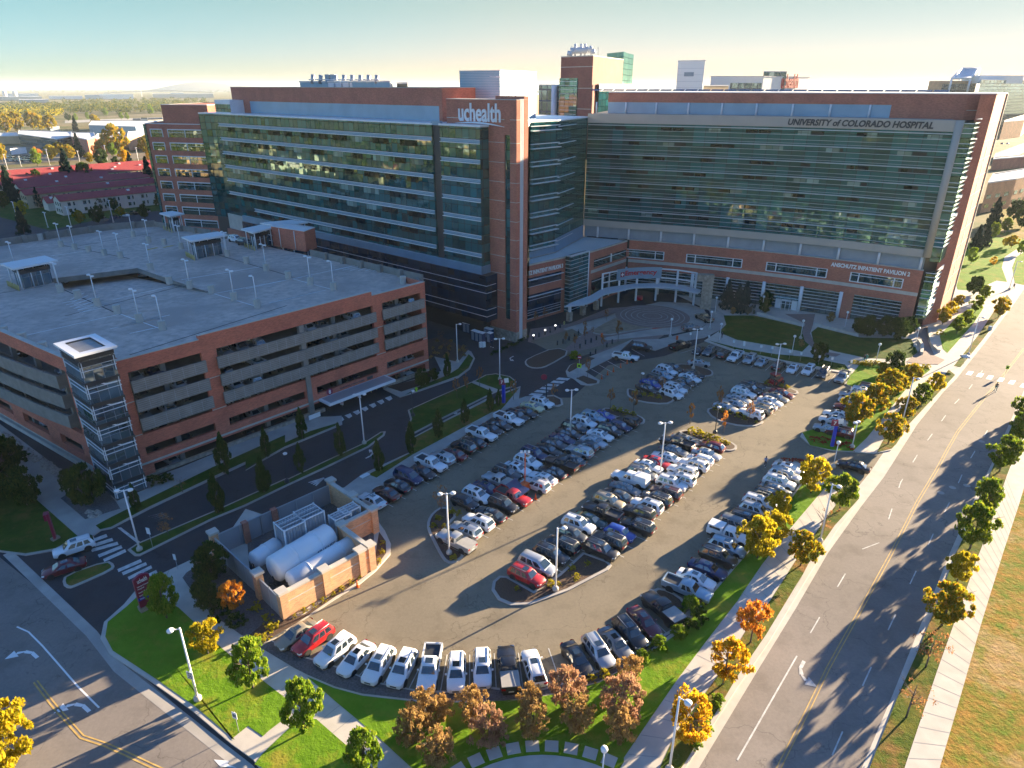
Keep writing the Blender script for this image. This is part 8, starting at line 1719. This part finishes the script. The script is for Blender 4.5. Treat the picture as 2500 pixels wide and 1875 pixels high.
# ---------------------------------------------------------------- people
def person(t, x, y, ang, label, top='cloth_teal', legs='cloth_dark', stride=.32, hair='black', scale=1.0):
    p = G(t, x, y); o = thing('person', label, 'person', (*p, .02)); f = Vector((math.cos(ang), math.sin(ang), 0)); s = Vector((-f.y, f.x, 0)); B = Vector((*p, .02))
    V = [B + Vector((0, 0, .95)), B + Vector((0, 0, 1.15)), B + Vector((0, 0, 1.38)), B + Vector((0, 0, 1.50)), B + Vector((0, 0, 1.62)) + f * .02, B + Vector((0, 0, 1.74)) + f * .01]
    E = [(i, i + 1) for i in range(5)]; r = [(.15, .11), (.13, .10), (.17, .11), (.06, .06), (.095, .105), (.07, .08)]
    def chain(root, pts, rr):
        k = root
        for q, w_ in zip(pts, rr): V.append(q); r.append((w_, w_)); E.append((k, len(V) - 1)); k = len(V) - 1
    for sd, st in ((1, stride), (-1, -stride)):
        chain(0, [B + s * .1 * sd + Vector((0, 0, .88)), B + s * .11 * sd + f * st * .55 + Vector((0, 0, .48)), B + s * .11 * sd + f * (st * .9 - .06) + Vector((0, 0, .07)), B + s * .11 * sd + f * (st * .9 + .14) + Vector((0, 0, .04))], (.095, .065, .045, .04))
        chain(2, [B + s * .21 * sd + Vector((0, 0, 1.40)), B + s * .27 * sd - f * st * .25 + Vector((0, 0, 1.12)), B + s * .26 * sd + f * (-st * .35 + .12) + Vector((0, 0, .90)), B + s * .25 * sd + f * (-st * .35 + .17) + Vector((0, 0, .80))], (.062, .045, .036, .03))
    me = bpy.data.meshes.new('body'); me.from_pydata([tuple(v - Vector(o.location)) for v in V], E, []); b = bpy.data.objects.new('body', me); col.objects.link(b)
    sk = b.modifiers.new('skin', 'SKIN'); su = b.modifiers.new('sub', 'SUBSURF'); su.levels = 1; su.render_levels = 1
    for i, w_ in enumerate(r): me.skin_vertices[0].data[i].radius = w_
    me.skin_vertices[0].data[0].use_root = True
    bpy.context.view_layer.update(); nm = bpy.data.meshes.new_from_object(b.evaluated_get(bpy.context.evaluated_depsgraph_get())); bpy.data.objects.remove(b)
    for q in ('skin', top, legs): nm.materials.append(M[q])
    for pl in nm.polygons:
        c = pl.center; lat = abs((Vector((c.x, c.y, 0))).dot(s)); pl.material_index = 2 if c.z < .93 else (1 if (c.z < 1.47 and not (c.z < .92 and lat > .2)) else 0); pl.use_smooth = True
    b = bpy.data.objects.new('body', nm); col.objects.link(b); b.parent = o
    mb = MB(); mb.lathe(B + Vector((0, 0, 1.66)) - f * .02, (0, 0, 1), [(-.06, .10), (0, .118), (.07, .10), (.115, .04)], 10); mb.build('hair', hair, o); mb = MB()
    for sd in (1, -1): q = B + s * .11 * sd + f * ((stride if sd > 0 else -stride) * .9 + .04); mb.obox(q - s * .05 - f * .12 - Vector((0, 0, .02)), f * .29, s * .1, Vector((0, 0, .08)))
    mb.build('shoes', 'white_paint', o); return o
person(8, 1990, 1278, R(-120), 'person in dark top and teal trousers crossing the avenue with a bag', 'cloth_dark', 'cloth_teal')
person(8, 975, 1055, R(-150), 'person in dark scrubs walking on the lawn path, left of the pair', 'cloth_dark', 'cloth_teal')
person(8, 992, 1050, R(-150), 'person in teal scrubs walking on the lawn path, right of the pair', 'cloth_teal', 'cloth_teal')
person(12, 213, 598, R(60), 'person in light blue shirt walking through the car park lane', 'cloth_blue', 'cloth_dark')
person(8, 2128, 492, R(-100), 'person in dark clothes at the far corner of the avenue', 'cloth_dark', 'cloth_dark')
person(6, 1898, 940, R(-60), 'person in dark clothes beside the portable toilets', 'cloth_dark', 'cloth_dark')
person(7, 670, 862, R(20), 'person in dark clothes on the brick forecourt among saplings', 'cloth_dark', 'cloth_dark')
person(7, 1775, 875, R(200), 'person in dark clothes at the lawn corner by a globe lamp', 'cloth_dark', 'cloth_dark')
p = G(8, 1745, 1075); pa = thing('parasol', 'pale parasol standing on the verge beside the footpath', 'parasol', (*p, .14)); mb = MB(); mb.tube((*p, .1), (*p, 2.2), .04, n=5); mb.build('pole', 'white_metal', pa); mb = MB(); mb.lathe((*p, 1.75), (0, 0, 1), [(0, 1.1), (.45, .05)], 8); mb.build('canopy', 'tent_cloth', pa)
p = G(8, 2073, 1150); ba = board('crossing_sign', 8, 2068, 1150, 1.9, .55, .75, 'lime crossing sign standing in the middle of the avenue', 'lime', 'i', 'black')
for i, s in enumerate(('8:1945,815', )): p = PL(s)[0]; mb = MB(); mb.box(p[0], p[1], .14, .8, .6, 1.0, .6); tag(mb.build('utility_box', 'blue_metal'), 'pale utility box on the verge beside the footpath', 'utility box')
p = G(15, 2000, 30); 
for i, (x, y) in enumerate(((1370, 800), (1885, 405), (1660, 760), (1770, 745))):
    p = G(12, x + 200 if i in (0,) else x, y); mb = MB(); mb.lathe((*p, .026), (0, 0, 1), [(0, .45), (.006, .45)], 16); o = mb.build('manhole_cover', 'concrete'); o['kind'] = 'structure'

# ---------------------------------------------------------------- red roofed houses and far buildings
def barrack(t, x, y, L, label, W=9, eave=6.2, ridge=8.2, m='pale_wall', ang=R(48.5), porch=None, wins=True):
    c = Vector(G(t, x, y, eave)); u = Vector((math.cos(ang), math.sin(ang))); v = Vector((-u.y, u.x)); o = thing('barrack_house', label, 'house', (*c, 0), 'long red roofed houses'); P = lambda a, b, z: (*(c + u * a + v * b), z)
    mb = MB(); mb.poly([P(0, 0, -.2), P(L, 0, -.2), P(L, 0, eave), P(0, 0, eave)]); mb.poly([P(0, W, -.2), P(0, 0, -.2), P(0, 0, eave), P(0, W / 2, ridge - .1), P(0, W, eave)]); mb.poly([P(L, 0, -.2), P(L, W, -.2), P(L, W, eave), P(L, W / 2, ridge - .1), P(L, 0, eave)]); mb.poly([P(L, W, -.2), P(0, W, -.2), P(0, W, eave), P(L, W, eave)]); mb.build('wall', m, o)
    mb = MB(); e = .45
    for s in (0, 1):
        q = [P(-e, -e, eave - .2), P(L + e, -e, eave - .2), P(L + e, W / 2, ridge), P(-e, W / 2, ridge)] if s == 0 else [P(L + e, W + e, eave - .2), P(-e, W + e, eave - .2), P(-e, W / 2, ridge), P(L + e, W / 2, ridge)]
        mb.poly(q); mb.poly([(x_, y_, z_ - .15) for x_, y_, z_ in q[::-1]])
    rf_ = mb.build('roof', 'red_tile', o); mb = MB()
    for f in (.28, .62): mb.box(*(c + u * L * f + v * W * .3), ridge - 1.4, 1.2, 1.0, 1.1, ang)
    mb.build('roof_vent', 'white_metal', rf_)
    if wins:
        n = int(L / 6.2); k = 0
        for i in range(n):
            for z in (.9, 3.7):
                if k >= 40: break
                mb = MB(); a = 2.6 + i * 6.2; [wallbox(mb, tuple(c), tuple(u), a + q, a + q + w_, z, z + 1.5, .06, (u.y, -u.x), 0, .1) for q, w_ in ((0, 1.2), (2.2, .6))]; mb.build('window', 'window_glass', o); k += 1
        for j in range(3):
            for z in (.9, 3.7): mb = MB(); wallbox(mb, tuple(c + v * W), tuple(-v), 2.0 + j * 2.8, 3.1 + j * 2.8, z, z + 1.5, .06, (-u.x, -u.y), 0, .1); mb.build('window', 'window_glass', o)
    if porch:
        a, wd = porch; mb = MB(); mb.obox(P(a, -2.6, -.2), (*(u * wd), 0), (*(v * 2.7), 0), (0, 0, eave + .1)); mb.build('bay', m, o); mb = MB(); mb.poly([P(a - .3, -3, eave - .1), P(a + wd + .3, -3, eave - .1), P(a + wd + .3, W * .3, eave + 1.7), P(a - .3, W * .3, eave + 1.7)]); mb.build('bay_roof', 'red_tile', o)
        for f in (.15, .4, .7):
            for z in (.9, 3.7): mb = MB(); wallbox(mb, tuple(c + u * a - v * 2.6), tuple(u), wd * f, wd * f + 1.6, z, z + 1.5, .06, (u.y, -u.x), 0, .1); mb.build('window', 'window_glass', o)
    return o
barrack(1, 462, 1075, 105, 'nearest red roofed house with white walls and a bay', porch=(42, 22))
barrack(1, 195, 1028, 130, 'second red roofed house with tan walls, behind the white one', m='tan_wall', porch=(58, 16))
barrack(1, 735, 915, 70, 'red roofed house with white walls left of the brick office', eave=6, ridge=7.9)
barrack(1, -60, 960, 55, 'red roofed house at the left frame edge behind conifers', eave=6, ridge=7.9)
barrack(1, 150, 975, 62, 'red roofed house between the round dark tree and the conifer', eave=6, ridge=7.9)
barrack(1, -40, 925, 95, 'fourth red roofed house with tan walls at the left', m='tan_wall', eave=6, ridge=7.9)
barrack(1, 740, 850, 42, 'small red roofed house behind the big dark conifers', m='tan_wall', eave=6, ridge=8.2)
barrack(1, -60, 885, 110, 'sunlit red roofed house farthest back at the left', m='tan_wall', eave=5.6, ridge=7.8)
barrack(1, 365, 1090, 9, 'small white gabled annex of the nearest red roofed house', W=7, eave=3.6, ridge=6, wins=False)
def far(name, label, pix, zt, m, depth, roof='white_roof', wm=None, z0=-.3):
    o = rblock(name, label, pix, zt, m, depth, wm, roof); return o
far('office_block', 'dark glass office block with flat pale roof among the far buildings', [(1, 160, 640), (1, 462, 690), (1, 600, 658)], 9.2, 'far_glass', 70)
far('red_office', 'dark red brick office beside the glass office block', [(1, 575, 690), (1, 700, 722), (1, 765, 690)], 11.6, 'brick', 60)
far('brick_school', 'orange brick building behind the tall golden-green tree', [(1, 765, 695), (1, 860, 690), (1, 990, 670)], 9.5, 'orange_brick', 80)
far('brick_hall', 'low brick hall with stepped roof left of the hospital annex', [(1, 1000, 690), (1, 1130, 668), (1, 1240, 690), (1, 1330, 660)], 10.5, 'orange_brick', 90)
far('white_roofed_hall', 'wide blue-white roofed hall behind the orange brick building', [(1, 700, 560), (1, 1060, 575), (1, 1260, 560)], 9.5, 'blue_metal', 120)
far('dark_house', 'small dark flat roofed house in the dry field', [(1, 395, 552), (1, 470, 548)], 6, 'grey_panel', 20)
far('tan_hall', 'pale low hall at the left frame edge', [(1, -60, 640), (1, 160, 635)], 7, 'tan_wall', 60)
far('trailer', 'long white trailer in the far car park', [(1, 90, 720), (1, 210, 708)], 4, 'white_paint', 5)
far('church_block', 'cream gabled block with a slim chimney in the dry field', [(1, 1100, 503), (1, 1150, 505)], 10, 'pale_wall', 30, 'dark_metal')
far('dark_gable', 'dark roofed pale house left of the cream block', [(1, 1035, 500), (1, 1095, 498)], 8, 'tan_wall', 40, 'dark_metal')
far('dark_gable', 'dark roofed pale house right of the cream block', [(1, 1150, 500), (1, 1265, 495)], 8, 'pale_wall', 60, 'dark_metal')
rf2 = random.Random(4)
for i, (x0, x1, y, h, m, lab) in enumerate(((660, 770, 292, 16, 'blue_metal', 'far blue fronted warehouse'), (770, 1035, 290, 18, 'white_paint', 'far long white warehouse'), (0, 330, 300, 12, 'pale_wall', 'far pale sheds at the left'), (150, 380, 318, 9, 'grey_panel', 'far grey shed at the left'), (1180, 1650, 280, 16, 'pale_wall', 'far pale warehouse row before the annex'), (1320, 1420, 272, 17, 'teal_panel', 'far teal fronted store'), (380, 640, 290, 11, 'white_paint', 'far low white shed'), (40, 300, 272, 14, 'white_paint', 'farthest white warehouse at the left'))):
    far('warehouse', lab, [(1, x0, y), (1, x1, y)], h, m, 120)
for i, x in enumerate((45, 125)): p = G(1, x, 285); mb = MB(); mb.lathe((*p, 0), (0, 0, 1), [(0, 9), (26, 9), (32, 6)], 14); tag(mb.build('storage_tank', 'white_paint'), ('left' if i == 0 else 'right') + ' far white storage tank on the plain', 'tank')
a, b = G(1, 800, 250), G(1, 1650, 250); mb = MB()
for k in range(12):
    p, q = Vector(a).lerp(Vector(b), k / 12), Vector(a).lerp(Vector(b), (k + 1) / 12); z0, z1 = 22 * math.sin(math.pi * min(1, k / 8 * .5 + .1)), 22 * math.sin(math.pi * min(1, (k + 1) / 8 * .5 + .1)); mb.poly([(*p, z0), (*q, z1), (*q, z1 - 6), (*p, z0 - 6)]); mb.poly([(*p, z0), (p.x, p.y + 30, z0), (q.x, q.y + 30, z1), (*q, z1)])
tag(mb.build('flyover', 'pale_concrete'), 'long pale flyover bridge on the far plain', 'bridge')
p = G(1, 1100, 290); mb = MB(); mb.tube((*p, 0), (*p, 62), 1.2, .5, 6); tag(mb.build('radio_mast', 'white_metal'), 'thin pale radio mast on the far plain', 'mast')
# parked cars far left: small, no parts in view
for s, nc in (('1:90,765 260,775', 12), ('1:70,750 260,755', 13), ('1:60,735 250,738', 12), ('1:1100,780 1300,765', 6), ('1:1200,885 1330,880', 5), ('1:780,1230 1180,1150', 5)):
    a, b = PL(s)
    for i in range(nc):
        p = Vector(a).lerp(Vector(b), (i + rf2.random() * .3) / nc); mb = MB(); aa = R(150); c = rf2.choice(('paint_white', 'paint_black', 'paint_silver', 'paint_grey', 'paint_dark_blue')); mb.box(p.x, p.y, .2, 4.4, 1.8, .75, aa); mb.box(p.x - .1, p.y, .95, 2.4, 1.6, .55, aa, 1)
        o = mb.build('distant_car', [c, 'car_glass'], None, (p.x, p.y, 0)); o.location = (p.x, p.y, -.1); tag(o, 'tiny distant parked car in the streets beyond the red roofed houses', 'car', 'distant cars at the left')
for i, x in enumerate((2040, 2082)): p = G(4, x, 798, 5.1); car('sedan', ('black', 'white')[i], (*p, 5.2), R(60), ('black' if i == 0 else 'white') + ' car on the far right parking deck', 'cars on the far right deck')
# ---------------------------------------------------------------- woods on the plain (nobody could count them)
def wood(name, label, spots, m, seed, nq=44, kind='stuff'):
    r = random.Random(seed); mb = MB()
    for x, y, h in spots:
        rad = h * r.uniform(.38, .6)
        for _ in range(nq):
            d = Vector((r.gauss(0, 1), r.gauss(0, 1), r.gauss(0, 1))).normalized() * r.random() ** .35; q = Vector((x + d.x * rad, y + d.y * rad, h * .55 + d.z * h * .42)); n = Vector((r.gauss(0, 1), r.gauss(0, 1), r.gauss(.5, 1))).normalized(); t = n.orthogonal().normalized(); b = n.cross(t); s = h * r.uniform(.07, .15)
            mb.face([mb.vert(q - t * s), mb.vert(q - b * s * .7), mb.vert(q + t * s), mb.vert(q + b * s * .7)])
    o = mb.build(name, m); o['kind'] = 'stuff'; o['label'] = label; return o
r = random.Random(77); S1 = []; S2 = []; S3 = []
for _ in range(640):
    x = r.uniform(-80, 1600); y = r.uniform(318, 410) if x > 480 else r.uniform(345, 430); p = G(1, x, y - (10 if x > 1000 else 0)); S1.append((p[0], p[1], r.uniform(9, 17)))
for _ in range(90): x = r.uniform(-80, 480); p = G(1, x, r.uniform(385, 432)); S2.append((p[0], p[1], r.uniform(9, 15)))
wood('woods', 'broad belt of mixed autumn trees on the plain at the left', S1, 'wood_mix', 1); wood('woods', 'belt of bright yellow trees at the left edge of the plain', S2, 'leaf_yellow', 2)
for _ in range(700): x = r.uniform(-100, 1900); p = G(1, x, r.uniform(186, 246)); S3.append((p[0], p[1], r.uniform(12, 20)))
wood('woods', 'far hazy woods below the hill on the horizon', S3, 'wood_mix', 3, 16)
S4 = []
for _ in range(900): x = r.uniform(1200, 2560); y = r.uniform(214, 300); p = G(0, x, y); S4.append((p[0], p[1], r.uniform(10, 18)))
wood('woods', 'hazy woods of the suburb behind the hospital roofs', S4, 'wood_mix', 4, 18)
S5 = []
for _ in range(260): a = r.uniform(math.pi * .86, math.pi * 1.72); d = r.uniform(110, 700); S5.append((d * math.cos(a), d * math.sin(a), r.uniform(6, 12)))
for _ in range(330): S5.append((r.uniform(-520, -190), r.uniform(-60, 190), r.uniform(6, 12)))
for _ in range(150): a = r.uniform(math.pi * .62, math.pi * .9); d = r.uniform(260, 900); S5.append((d * math.cos(a) - 150, d * math.sin(a) * .6, r.uniform(7, 13)))
wood('woods', 'autumn trees of the streets around the hospital, seen in its glass', S5, 'wood_mix', 5, 60)
for i in range(40):
    a = r.uniform(math.pi * .8, math.pi * 1.6); d = r.uniform(140, 600); x, y = (d * math.cos(a) - 40, d * math.sin(a)) if i < 24 else (r.uniform(-480, -200), r.uniform(-40, 180)); o = thing('street_house', 'low house of the streets behind the camera, seen only in the glass', 'house', (x, y, -.3), 'houses mirrored in the glass'); an2 = r.uniform(0, 3); hh = r.uniform(4, 9); mb = MB(); mb.box(x, y, -.3, r.uniform(14, 30), r.uniform(9, 14), hh, an2); mb.build('wall', r.choice(('tan_wall', 'pale_wall', 'orange_brick')), o); mb = MB(); mb.box(x, y, hh - .3, 18, 10, .5, an2); mb.build('roof', r.choice(('red_tile', 'white_roof', 'roof_gravel')), o)
# low cream blocks of the suburb far behind the roofs
for i in range(46):
    x = r.uniform(1300, 2500); y = r.uniform(216, 262); p = G(0, x, y); o = MB(); o.box(p[0], p[1], -1, r.uniform(20, 70), r.uniform(14, 40), r.uniform(6, 14), r.uniform(0, 3), 0, 1); tag(o.build('suburb_block', ['pale_wall', 'white_roof'], None, (*p, 0)), 'tiny pale block in the hazy suburb on the horizon', 'building', 'suburb blocks on the horizon').location = (*p, 0)
# ---------------------------------------------------------------- haze
hz = bpy.data.materials.new('haze'); hz.use_nodes = True; n = hz.node_tree.nodes; l = hz.node_tree.links; n.remove(n['Principled BSDF'])
pvol = n.new('ShaderNodeVolumePrincipled'); pvol.inputs['Color'].default_value = (.80, .93, 1.0, 1); pvol.inputs['Density'].default_value = HAZE; pvol.inputs['Anisotropy'].default_value = .1
l.new(pvol.outputs[0], n['Material Output'].inputs['Volume'])
mb = MB(); mb.obox((-26000, -26000, -60), (52000, 0, 0), (0, 52000, 0), (0, 0, 150)); M['haze'] = hz
o = mb.build('haze', 'haze'); o['kind'] = 'stuff'; o['label'] = 'thin pale haze over the plain'
